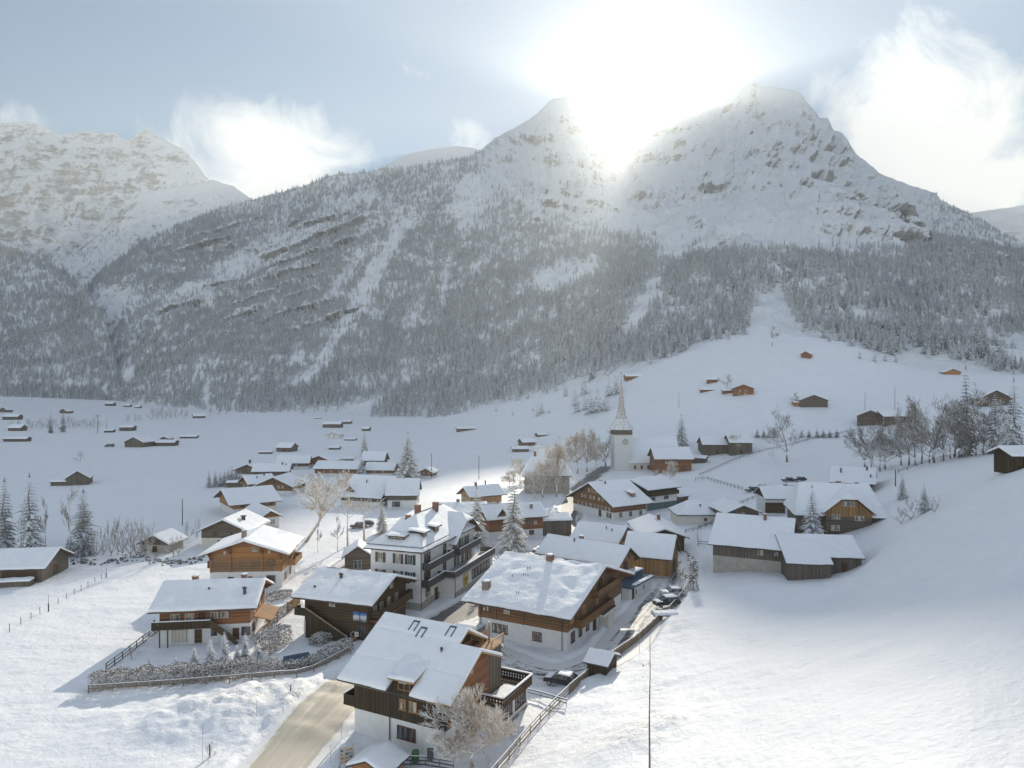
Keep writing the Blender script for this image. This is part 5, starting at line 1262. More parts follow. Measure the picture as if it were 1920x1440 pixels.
H10, F10, q10 = house('inn_chalet', 'old chalet with rows of pale windows in its broad gable facing the road bend', S10, h1=2.0, oe=1.6, og=1.6, wall='w_brown', th=.32, purlins=5,
   wins=[('L', s, z, .75, .95, 'c', 0) for z, ss in ((2.7, (1.0, 2.6, 4.2, 6.0, 7.6, -1, -3, -5, -7)), (5.0, (-5, -3.4, -1.0, .6, 3.0, 4.6)), (7.0, (-1.6, 0, 1.6))) for s in ss] + [('F', s, 1.2, 1.0, 1.3, 'bc', 1) for s in (-3.4, .2, 3.9)] + [('L', 7.4, 1.0, 1.0, 1.4, 's', 1), ('L', 3.4, 1.0, 1.1, 1.9, 'd')], chims=[(-1.8, 1.2, .8, 1.0, 'stonechim'), (-2.4, -1.4, .4, .8, 'tin')])
d = MB(); d.box(1.6, 3.1, -8.3, -6.4, 5.0, 6.7); dm = d.build('dormer', M['brick'], H10); window(Facade((2.35, -8.3, 0), (1,0,0), (0,-1,0)), dm, 0, 5.9, .8, .8, 'w'); d = MB(); snow_slab(d, (1.3,-8.6,6.7), (3.4,-8.6,6.7), (3.4,-5.6,7.3), (1.3,-5.6,7.3), .18, 81, .4, .03); d.build('dormer_snow', M['snow'], dm, True)
H11, F11, q11 = house('apartment_house', 'three storey house with teal ground floor, white middle floor and dark top balcony', solve((1215,918), (1277.5,910.6), (1177.5,896.3), 6.4), 'house', h1=4.2, oe=1.0, og=.8, base='plaster', wall='w_dark', th=.3,
   wins=[('F', -4.0, 3.2, 1.7, 1.0, 'g', 1), ('F', 1.6, 3.2, 1.9, 1.0, 'g', 1), ('F', 1.6, .9, 1.6, 1.0, 'g', 1), ('F', 4.6, .8, .9, 1.8, 'd'), ('F', -1, .8, 1.0, 1.8, 'd'), ('F', -4.6, .8, 1.0, 1.8, 'd')], balcs=[('F', -6.0, 6.0, 4.3, 1.2, dict(mat='w_dark', snow=False))])
d = MB(); F11['F'].box(d, -6.4, 6.4, -1, 1.9, .0, .03); d.build('teal_base', M['teal'], H11)
house('carport', 'flat roofed wooden carport at the right end of the three storey house', direct(1277, 948, 5.0, 2.2, 3.0, .25, 35, 3.0), 'carport', h1=0, oe=.3, og=.3, wall='w_greyh', th=.28, wins=[('F', 0, 1.2, 3.2, 1.9, 'p')])
S12 = direct(1308, 982, 11.5, 5.0, 2.8, 3.0, 0, 4.2)
house('hipped_cottage', 'small white cottage under a four sided pyramid roof of snow', S12, 'cottage', h1=2.5, oe=.4, og=.4, base='plaster_cream', wall='plaster_cream', hip=.72, th=.26, wins=[('F', 2.0, 1.3, .8, .7, 'b', 1)], chims=[(1.2, -2.4, .3, .7, 'tin')])
house('low_chalet', 'low brown chalet with gable to the right behind the pyramid roofed cottage', solve((1430.6,960), (1390,944), (1395,946), 3.0), 'chalet', h1=1.4, oe=.8, og=.8, base='plaster_cream', wall='w_greyh', th=.28, wins=[('L', 0, 2.4, 1.0, .8, 'c', 1), ('F', -2, 2.0, 1, .8, 'b', 1)])
S14 = direct(1470, 962, 10.5, 5.2, 4.3, 2.6, -3, 4.0)
H14, F14, q14 = house('carport_house', 'house with open dark carport under its left half, beside the big hipped chalet', S14, 'house', h1=4, oe=1.0, og=.5, wall='w_dark', th=.3, wins=[('F', -2.2, 1.5, 5.2, 2.8, 'p'), ('F', 3.0, 2.2, 1.3, 1.2, 'b', 1)], chims=[(2.0, .5, .9, .8, 'tin_blue')])  # wide dark door panel stands in for the shade inside the open carport
S15 = direct(1590, 996, 19.5, 7.6, 3.6, 6.2, -12, 7.2)
def dbl():
    H, Fq, q = house('hipped_chalet', 'big chalet with half hipped roof, two red chimneys and an orange timbered cross gable', S15, h1=0, oe=.8, og=.8, wall='w_greyh', hip=.22, th=.3, chims=[(1.2, .6, .9, 1.1, 'brick'), (5.2, .6, .75, .9, 'brick')])
    # cross gable towards the valley
    y = -S15['w'] - 1.0; w = 5.4; ze, zr, hz = 4.2, 8.8, 7.4; k = (zr - ze) / w; yh = (zr - hz) / k; xc = 1.4
    b = MB(); pr = [(-w + .7, 3.4), (w - .7, 3.4), (w - .7, ze + .2), (yh, hz - .3), (-yh, hz - .3), (-w + .7, ze + .2)]
    b.add([(xc + a, yy, z) for yy in (y + .6, -1) for a, z in pr], [tuple(range(6)), tuple(range(11, 5, -1))] + [(i, i + 6, (i+1)%6 + 6, (i+1)%6) for i in range(6)]); g = b.build('cross_gable', M['w_gold'], H)
    b = MB(); b.box(xc - w + .7, xc + w - .7, y + .6, -2, -2.5, 3.4); b.build('cross_wall', M['w_greyh'], H)
    rb = MB(); sb = MB()
    for sg in (-1, 1):
        p_ = [(xc + sg * w, y - .4, ze), (xc + sg * yh, y - .4, hz), (xc, y + .9, zr), (xc, 0, zr), (xc + sg * w, 0, ze)]
        rb.add(p_ + [(a, b_, c - .2) for a, b_, c in p_], [(0,1,2,3,4),(9,8,7,6,5),(0,5,6,1),(1,6,7,2),(4,9,5,0)])
        snow_slab(sb, (xc + sg * w, y - .4, ze), (xc + sg * w, 0, ze), (xc + sg * yh, 0, hz), (xc + sg * yh, y - .4, hz), .25, 91, .6, .03)
        snow_slab(sb, (xc + sg * yh, y - .4, hz), (xc + sg * yh, 0, hz), (xc, 0, zr), (xc, y + .9, zr), .25, 92, .6, .03)
    rb.add([(xc - yh, y - .4, hz), (xc + yh, y - .4, hz), (xc, y + .9, zr)], [(0,1,2)]); snow_slab(sb, (xc - yh, y - .4, hz), (xc + yh, y - .4, hz), (xc + .05, y + .9, zr), (xc - .05, y + .9, zr), .25, 93, .5, .03)
    r_ = rb.build('gable_roof', M['w_redbrown'], H); sb.build('gable_snow', M['snow'], r_, True)
    f = Facade((xc, y + .6, 0), (1,0,0), (0,-1,0))
    for s, z, w_, h, st in ((0, 6.3, 2.6, 1.0, 'c'), (-2.6, 3.4, 1.7, 1.1, 'c'), (2.2, 3.2, 1.9, 1.1, 'c'), (-2.7, .9, 1.8, 1.2, 'c'), (2.6, .7, 1.0, .7, 'w')): window(f, H, s, z, w_, h, st, bars=2)
    b = MB(); b.box(xc + w - .6, xc + w + 6.5, y + 2.0, y + 2.3, -2, 2.2); b.build('fence_wall', M['w_greyh'], H)
dbl()
house('upper_chalet', 'chalet with blue pipes on its roof, up behind the half hipped chalet', solve((1643,906.8), (1554,901.6), (1657,876.8), 4.3), h1=2.0, oe=.9, og=1.0, wall='w_darkh', th=.3, chims=[(-3, -3.4, .4, 1.4, 'tin_blue'), (3.4, -1.5, .45, 1.0, 'tin'), (4.4, -4.9, .35, .9, 'tin_blue')], wins=[('R', -2, 2.4, 1.0, 1, 'c', 1), ('R', 2, 2.4, 1, 1, 'c', 1)])
S17 = solve((1471,1030.5), (1329,1017.4), (1502,970.6), 5.2); S17['L'] += 1.5; S17['c'] += S17['X'] * .6
H17, F17, q17 = house('grey_barn', 'grey barn with stone lower wall, left half of the pair at the slope foot', S17, 'barn', h1=2.6, oe=1.3, og=.7, base='stone', wall='w_grey', th=.28, bumpy=.02, wins=[('F', 1.9, 4.0, .9, 1.0, 'c', 1), ('F', 3.4, 3.9, .9, .9, 'b', 1), ('F', 4.6, 3.9, .9, .9, 'bc', 1), ('F', 5.8, 3.9, .9, .9, 'b', 1)], chims=[(2.0, -1.2, .55, 1.3, 'brick')])
S18 = solve((1622,1044.8), (1469.6,1040), (1627,1003), 4.3, 2.8, pfix=.40)
H18, F18, q18 = house('dark_barn', 'nearly black barn, right half of the pair at the slope foot', S18, 'barn', h1=0, oe=.5, og=.4, wall='w_grey', th=.26, bumpy=.02, wins=[('F', 3.6, 2.0, 1.1, 2.2, 'p')])
d = MB(); d.box(-q18['l'] - .1, .8, -q18['w'] - 1.9, -q18['w'], -1.2, q18['zw'] - .75); ls = d.build('lean_to', M['w_grey'], H18)
a_ = q18['ze']; d = MB(); d.add([(-q18['hx'], -S18['w'] - 1.9, a_ - .85), (1.1, -S18['w'] - 1.9, a_ - .85), (1.1, -S18['w'] + .05, a_), (-q18['hx'], -S18['w'] + .05, a_), (-q18['hx'], -S18['w'] - 1.9, a_ - 1.0), (1.1, -S18['w'] - 1.9, a_ - 1.0), (1.1, -S18['w'] + .05, a_ - .15), (-q18['hx'], -S18['w'] + .05, a_ - .15)], [(0,1,2,3),(7,6,5,4),(0,4,5,1),(1,5,6,2),(2,6,7,3),(3,7,4,0)]); lr = d.build('lean_to_roof', M['fascia'], ls)
d = MB(); snow_slab(d, (-q18['hx'], -S18['w'] - 1.9, a_ - .85), (1.1, -S18['w'] - 1.9, a_ - .85), (1.1, -S18['w'] + .1, a_ + .02), (-q18['hx'], -S18['w'] + .1, a_ + .02), .27, 95, .5, .02); d.build('lean_to_snow', M['snow'], lr, True)
# --- left field ------------------------------------------------------------------------------
S19 = solve((86,1063), (-60,1068), (107,1031.7), 3.0); S19['w'] = 6.0; S19['zr'] = S19['ze'] + 2.6; S19['c'] = S19['c'] + S19['n'] * 1.4
H19, F19, q19 = house('field_barn', 'black low barn with long snowy roof at the left edge of the field', S19, 'barn', h1=0, oe=.6, og=.9, wall='w_grey', th=.28, bumpy=.03, wins=[('F', 2, 1.3, 6, 2.0, 'p'), ('R', 0, 1.2, 1.6, 2.0, 'p')])
d = MB(); d.box(-7, 5.0, -8.2, -6.4, -.5, 1.0); st_ = d.build('plank_pile', M['w_grey'], H19); d = MB(); snow_slab(d, (-7, -8.3, 1.0), (5.1, -8.3, 1.0), (5.1, -6.4, 1.1), (-7, -6.4, 1.1), .25, 97, .5, .1); d.build('pile_snow', M['snow'], st_, True)
house('lean_to_hut', 'grey hay hut with one long roof slope reaching low, alone in the left field', direct(140, 909, 9, 4.2, 2.9, 2.8, -68, 3), 'hut', h1=0, oe=.4, og=.5, wall='w_grey', th=.3, lod=1)
d0 = direct(108, 911, 6, 2.0, 1.9, .5, 2, 2); house('low_shed', 'low grey shed joined to the left of the lone hay hut', d0, 'shed', h1=0, oe=.3, og=.2, wall='w_grey', th=.3, lod=1)
house('creamy_house', 'long house with plain grey snow roof, orange timber under the eave and cream gable', solve((429.4,946.7), (529.6,937.2), (413.9,916.9), 3.6), 'house', h1=1.9, oe=1.2, og=1.6, base='plaster', wall='w_orange', th=.28, bumpy=.02, wins=[('F', -3.6, 2.6, 1.0, .7, 'b', 1), ('F', 4.6, 2.6, .8, .7, 'b', 1), ('F', 2.4, 2.5, .8, .7, 'b', 1), ('F', -4, 1, 1, 1, 'b', 1)])
house('white_cottage', 'small white plastered cottage with brown gable, below the long cream gabled house', solve((529.6,966.3), (498,949), (508.6,956.4), 3.2), 'cottage', h1=2.9, oe=.6, og=.6, base='plaster', wall='w_brown', th=.25, wins=[('L', .6, 1.7, 1.0, 1.2, 'c', 1), ('L', -1.6, 1.6, .9, 1.0, 'w', 1), ('F', 0, 1.6, .8, 1, 'w', 1)])
S23 = solve((456,996), (497,975), (416.6,973), 4.0); S23['w'] = max(S23['w'], 6.2)
house('old_house', 'big old house with dark creeper covered gable, just behind the orange chalet', S23, 'house', h1=2.2, oe=.9, og=1.0, base='plaster_cream', wall='w_greyh', th=.28, wins=[('L', -2, 3.2, 1, 1, 'b', 1), ('L', 1.5, 3.2, 1, 1, 'b', 1), ('L', -1, 1.2, 1, 1, 'b', 1)], chims=[(-1, -2.6, .9, 1.0, 'tin')])
house('stream_hut', 'little old stone hut with timber gable among the bare shrubs by the stream', direct(290, 1038, 7.5, 4.0, 2.4, 2.0, 84, 3.6), 'hut', h1=1.9, oe=.7, og=.8, base='stone', wall='w_grey', th=.28, wins=[('L', 0, .9, 1.2, 1.3, 'p'), ('L', -2, 1.0, .7, .7, 'b', 1)])
house('wide_chalet', 'wide brown chalet with a big low gable in the middle of the left hamlet', solve((548.6,912), (580,902), (511.3,893.9), 3.0), h1=1.2, oe=1.0, og=1.2, wall='w_brown', th=.28, bumpy=.06, wins=[('L', 1.6, 2.5, .9, .9, 'c', 1), ('L', 3.0, 2.5, .9, .9, 'c', 1), ('L', -3, 2.5, .9, .9, 'b', 1), ('L', 0, 4.2, .9, .9, 'b', 1)])
house('left_chalet', 'brown chalet with long snowy roof and gable to the left, in the left hamlet', solve((464,907.4), (520,902), (454.5,891.8), 3.5), h1=1.4, oe=.9, og=1.2, wall='w_brown', th=.28, lod=1, wins=[('L', -1.5, 2.4, .9, .9, 'w', 1), ('L', 1.5, 2.4, .9, .9, 'w', 1)], chims=[(-1.0, -2, .3, .8, 'tin'), (2, -1, .4, .8, 'tin')])
house('back_chalet', 'plain snowy roof with small dark gable at the back of the left hamlet', direct(505, 898, 15, 5.0, 3.4, 2.6, 8, 4), h1=1.4, oe=.9, og=1.0, wall='w_greyh', th=.28, lod=1, chims=[(4, -1, .5, .9, 'tin'), (5.5, -1.5, .3, .7, 'tin')])
house('dark_gable_house', 'dark house with broad gable and chimney just beyond the row of little spruces', direct(470, 893, 12, 7.0, 2.6, 2.7, 78, 5), 'house', h1=1.0, oe=.8, og=1.0, wall='w_grey', th=.28, lod=1, chims=[(-3, .5, .9, 1.6, 'tin')])
house('flat_shed', 'small shed with almost flat snow roof beside the row of little spruces', direct(438, 914, 6.5, 2.6, 2.2, .35, 5, 2.5), 'shed', h1=0, oe=.3, og=.3, wall='w_grey', th=.35, lod=1)
for (lab, nm, u, v, L, w, he, rise, rz, wl, h1, bk) in [
  ('grey brown chalet with its gable to the left at the back of the hamlet', 'gable_chalet', 545, 880, 15, 5.2, 3.0, 3.0, 10, 'w_greyh', 1.2, 5),
  ('tan chalet with a wide gable facing the viewer, at the back of the hamlet', 'tan_chalet', 601, 876, 11, 6.2, 3.0, 2.6, 82, 'w_redbrown', 1.2, 5),
  ('long low roof pair in the back row of the hamlet, left of the small spruces', 'long_roof_house', 632, 892, 20, 6.5, 3.2, 2.6, -6, 'w_redbrown', 1.0, 6),
  ('dark single pitched shed standing behind the long low roofs', 'mono_shed', 648, 869, 7.5, 3.0, 2.4, 1.0, 10, 'w_grey', 0, 3),
  ('small house with steep brown gable in the back row left of the tall snowy spruce', 'steep_gable_house', 700, 872, 12, 4.2, 2.4, 3.8, -8, 'w_brown', 1.0, 4),
  ('snowy roof with one pipe, between the small spruce and the tall snowy spruce', 'pipe_roof_house', 712, 892, 13, 5.2, 2.6, 2.6, -5, 'w_brown', 1.0, 5),
  ('little brown hut behind the tall pole, right of the tall snowy spruce', 'pole_hut', 802, 896, 7, 3.4, 2.4, 1.8, 75, 'w_brown', .8, 3)]:
    house(nm, lab, direct(u, v, L, w, he, rise, rz, bk), 'chalet' if 'chalet' in nm else ('house' if 'house' in nm else 'hut' if 'hut' in nm else 'shed'), h1=h1, oe=.8, og=.9, wall=wl, th=.28, lod=1, wins=[('L', -1.2, 2.0, .9, .8, 'w', 1), ('L', 1.2, 2.0, .9, .8, 'w', 1), ('F', -2, 1.8, 1.0, .8, 'c', 1), ('F', 1.5, 1.8, 1.0, .8, 'c', 1)])
S35 = solve((715,933.8), (631.9,928.8), (723.8,892.5), 3.0, pfix=.62)
H35, F35, q35 = house('steep_roof_house', 'large steep roofed farmhouse with a brown dormer gable and ivied right gable wall', S35, 'farmhouse', h1=1.4, oe=1.0, og=.8, wall='w_grey', th=.28, bumpy=.03, chims=[(-.6, -3.4, .3, 1.0, 'tin')], wins=[('F', -4, 1.3, 1, .9, 'c', 1), ('F', 0, 1.3, 1, .9, 'c', 1)])
d = MB(); a = q35['zr'] - 5.6 * q35['p']; d.add([(-6.4, -7.4, a - 1.4), (-1.6, -7.4, a - 1.4), (-4, -7.4, a + .9), (-6.4, -3, a - 1.4), (-1.6, -3, a - 1.4), (-4, -3, a + .9)], [(0,1,2),(5,4,3),(0,2,5,3),(1,4,5,2)]); dm = d.build('dormer', M['w_redbrown'], H35)
d = MB(); snow_slab(d, (-6.9, -7.9, a - 1.5), (-6.9, -3, a - 1.5), (-4, -3, a + 1.0), (-4, -7.9, a + 1.0), .2, 85, .5, .02); snow_slab(d, (-1.1, -7.9, a - 1.5), (-1.1, -3, a - 1.5), (-4, -3, a + 1.0), (-4, -7.9, a + 1.0), .2, 86, .5, .02); d.build('dormer_snow', M['snow'], dm, True)
S36 = solve((785,927.5), (721,928), (806,896), 4.3, pfix=.62)
house('farmhouse', 'farmhouse with broad smooth snow roof, white garage wall and grey brown gable to the right', S36, 'farmhouse', h1=2.4, oe=1.2, og=.7, wall='w_grey', th=.28, bumpy=.04, wins=[('F', -1.8, 1.3, 2.4, 1.6, 'b', 1), ('R', -2.5, 2.0, 1.0, 1.2, 'c', 1), ('R', 1.5, 1.6, 1.2, 1.2, 'c', 1), ('R', 0, 4.4, 1.0, 1.0, 'w', 1)], chims=[(-.6, .4, .8, .6, 'stonechim')])
house('sunlit_house', 'house with bright white sunlit roof and cream timber gable, behind the two snowy spruces', solve((881,931.5), (950,925), (868,912.5), 4.0), 'house', h1=1.5, oe=1.0, og=1.2, wall='w_tan', snow='snow', th=.3, wins=[('L', s, 2.6, .8, 1.0, 'c', 0) for s in (-2.6, -1, .6, 2.2)] + [('L', 0, 4.4, .8, .8, 'c', 0)], chims=[(-2, 0, .6, 1.2, 'brick'), (2, 1, .4, 1.8, 'tin')])
house('long_roof', 'long sunlit roof right behind the hotel with one chimney casting a streak of shade', solve((919,962), (822,965), (913,939.5), 5.0), 'house', h1=2.2, oe=.9, og=.8, wall='w_brown', snow='snow_rough', th=.3, bumpy=.08, chims=[(-1.0, .5, .8, 1.0, 'brick'), (4, -3, .3, .6, 'tin')], wins=[('F', -3, 3, 1.2, 1, 'c', 1), ('F', 2, 3, 1.2, 1, 'c', 1), ('R', 0, 3, 1, 1, 'c', 1)])
S40 = solve((1028.5,965.7), (913,974), (1015.4,938.8), 5.4, pfix=.5)
H40, F40, q40 = house('brown_chalet', 'brown chalet with sunlit roof and red capped dormer, right behind the tall front spruce', S40, h1=2.0, oe=1.1, og=1.0, wall='w_redbrown', snow='snow_rough', th=.32, bumpy=.08, chims=[(4.6, -2.6, .6, 1.3, 'stonechim'), (-3.2, .4, .4, 1.5, 'brick')], wins=[('F', 3, 3.6, 1.2, 1.1, 'b', 1), ('F', 5, 3.6, 1.2, 1.1, 'bc', 1), ('F', 0, 3.6, 1.2, 1.1, 'b', 1), ('F', 4, 1.2, 1.2, 1.1, 'b', 1), ('R', 0, 3.4, 1, 1, 'c', 1)])
d = MB(); a = q40['zr'] - 2.2 * q40['p']; d.add([(-5.4, -4.8, a - 1.2), (-2.6, -4.8, a - 1.2), (-4, -4.8, a + .9), (-5.4, -1, a - 1.2), (-2.6, -1, a - 1.2), (-4, -1, a + .9)], [(0,1,2),(5,4,3),(0,2,5,3),(1,4,5,2)]); dm = d.build('dormer', M['w_darkh'], H40)
d = MB(); snow_slab(d, (-5.9, -5.3, a - 1.5), (-5.9, -1, a - 1.5), (-4, -1, a + 1.0), (-4, -5.3, a + 1.0), .22, 85, .5, .02); snow_slab(d, (-2.1, -5.3, a - 1.5), (-2.1, -1, a - 1.5), (-4, -1, a + 1.0), (-4, -5.3, a + 1.0), .22, 86, .5, .02); d.build('dormer_snow', M['snow'], dm, True)
house('plank_annex', 'low barn of upright grey boards with a flat snowy roof, right of the brown chalet', direct(1040, 1003, 8.0, 3.4, 4.0, 1.2, 12, 3.0), 'barn', h1=0, oe=.3, og=.3, wall='w_grey', th=.3)
# --- church hill ------------------------------------------------------------------------------
def church():
    g = G(1165, 880); r = empty('church', (g.x, g.y, 0), math.radians(4), 'white village church with clock tower, flared grey cap and needle thin spire', 'church')
    k = g.y / F
    zt = CH - (814 - 720) * k; zb = CH - (805 - 720) * k; zn = CH - (770 - 720) * k; zp = CH - (704 - 720) * k
    w = 3.9
    b = MB(); b.box(-w, w, -w, w, -2, zt); tw = b.build('tower', M['plaster'], r)
    b = MB(); b.box(-w - .1, w + .1, -w - .1, w + .1, zt, zb); bf = b.build('belfry', M['w_greyh'], tw)
    b = MB(); b.box(-w - .4, w + .4, -w - .4, w + .4, zt - .35, zt); b.build('cornice', M['plaster_cream'], tw)
    prof = [(w + 1.6, zb), (w + .2, zb + 2.2), (w - 1.4, zb + 4.8), (1.75, zn - .6), (1.35, zn + 2), (.05, zp)]
    b = MB(); vs = []; fs = []; n = 4
    for rr_, z in prof:
        for q in range(8):
            a = math.pi / 4 * q + math.pi / 8; m_ = 1.0 / max(abs(math.cos(a)), abs(math.sin(a))); sq = np.interp(z, [zb, zn], [1, 0]); f = (m_ * sq + (1 - sq)) * rr_
            vs.append((f * math.cos(a), f * math.sin(a), z))
    for i in range(len(prof) - 1):
        for q in range(8): fs.append((i*8+q, i*8+(q+1)%8, (i+1)*8+(q+1)%8, (i+1)*8+q))
    b.add(vs, fs); spm = dusted('shingled_spire', (.42, .38, .34), .0, .8, 1.2); b.build('spire', spm, tw)
    b = MB(); b.tube([(0, 0, zp - .5), (0, 0, zp + 1.8)], .07, 5); b.box(-.5, .5, -.05, .05, zp + 1.0, zp + 1.12); b.build('cross', M['tin'], tw)
    f = Facade((0, -w, 0), (1,0,0), (0,-1,0)); zc = CH - (827 - 720) * k; n = 24; b = MB()
    b.add([f.pt(.9 + 1.35 * math.cos(2*math.pi*q/n), zc + 1.35 * math.sin(2*math.pi*q/n), o) for o in (0, .1) for q in range(n)], [(q, (q+1)%n, (q+1)%n+n, q+n) for q in range(n)] + [tuple(range(n, 2*n))]); cf = b.build('clock_face', M['frame_w'], tw)
    b = MB(); b.beam(f.pt(.9, zc - .2, .14), f.pt(.95, zc + 1.1, .14), .16, .06); b.beam(f.pt(.9, zc, .14), f.pt(1.0, zc - .8, .14), .18, .06); b.build('clock_hand', M['tin'], cf)
    b = MB(); ring = [(1.25, 1.5)]
    for q in range(n):
        a0, a1 = 2*math.pi*q/n, 2*math.pi*(q+1)/n
        b.add([f.pt(.9 + rr_ * math.cos(a), zc + rr_ * math.sin(a), .13) for rr_, a in ((1.22, a0), (1.42, a0), (1.42, a1), (1.22, a1))], [(3,2,1,0)])
    b.build('clock_ring', M['metal_g'], cf)
    window(f, tw, 0, zb - .65, 1.6, 1.1, 'g', bars=1)
    # nave
    b = MB(); b.box(w - 1, w + 22, -1, 13, -2, 5.2); b.build('nave_wall', M['plaster'], r)
    rb = MB(); sb = MB(); ez, rz_ = 4.9, 13.6; y0, y1, yc = -2, 14, 6
    rb.add([(w - .5, y0, ez), (w + 22.8, y0, ez), (w + 22.8, yc, rz_), (w - .5, yc, rz_), (w - .5, y1, ez), (w + 22.8, y1, ez)], [(0,1,2,3),(3,2,5,4),(0,3,4),(1,5,2)])
    snow_slab(sb, (w - .5, y0, ez), (w + 22.8, y0, ez), (w + 22.8, yc, rz_), (w - .5, yc, rz_), .3, 101, 1.2, .04); snow_slab(sb, (w - .5, y1, ez), (w + 22.8, y1, ez), (w + 22.8, yc, rz_), (w - .5, yc, rz_), .3, 102, 2, .04)
    rr_ = rb.build('nave_roof', M['fascia'], r); sb.build('nave_snow', M['snow'], rr_, True)
    b = MB(); b.box(w - 1, w + 9, -4.5, -1, -2, 3.4); b.build('porch', M['plaster_cream'], r); b = MB(); snow_slab(b, (w - 1.4, -5, 3.4), (w + 9.5, -5, 3.4), (w + 9.5, -1, 5.6), (w - 1.4, -1, 5.6), .3, 103, .8, .04); b.build('porch_snow', M['snow'], r, True)
    fn = Facade((0, -4.5, 0), (1,0,0), (0,-1,0))
    for s in (6, 9, 12): window(fn, r, s - 1, 1.6, .9, 1.6, 'g', 1)
church()
house('red_brown_chalet', 'reddish brown chalet right of the church with its gable turned to the tower', solve((1226.7,860), (1302,860), (1215,837.5), 5.8, pfix=.55), h1=0, oe=.8, og=1.0, wall='w_redbrown', th=.3, wins=[('F', 4.0, 2.4, 2.2, .5, 'b', 1), ('F', 4.0, 1.4, 2.2, .4, 'b', 1), ('L', 0, 3, 1.2, 1.2, 'w', 1)])
S42 = direct(1027, 926, 17.5, 7.8, 6.6, 8.6, -2, 7.5)
house('parsonage', 'old stone parsonage with tall pyramid like hipped roof behind the bare trees', S42, 'house', h1=6, oe=.9, og=.9, base='stone', wall='stone', hip=.60, th=.3, bumpy=.02, wins=[('F', s, z, 1.0, 1.5, 'c', 1) for z in (1.8, 4.6) for s in (-5.6, -2.8, 0, 2.8, 5.6)], chims=[(-4.2, -2, .8, 1.6, 'brick')])
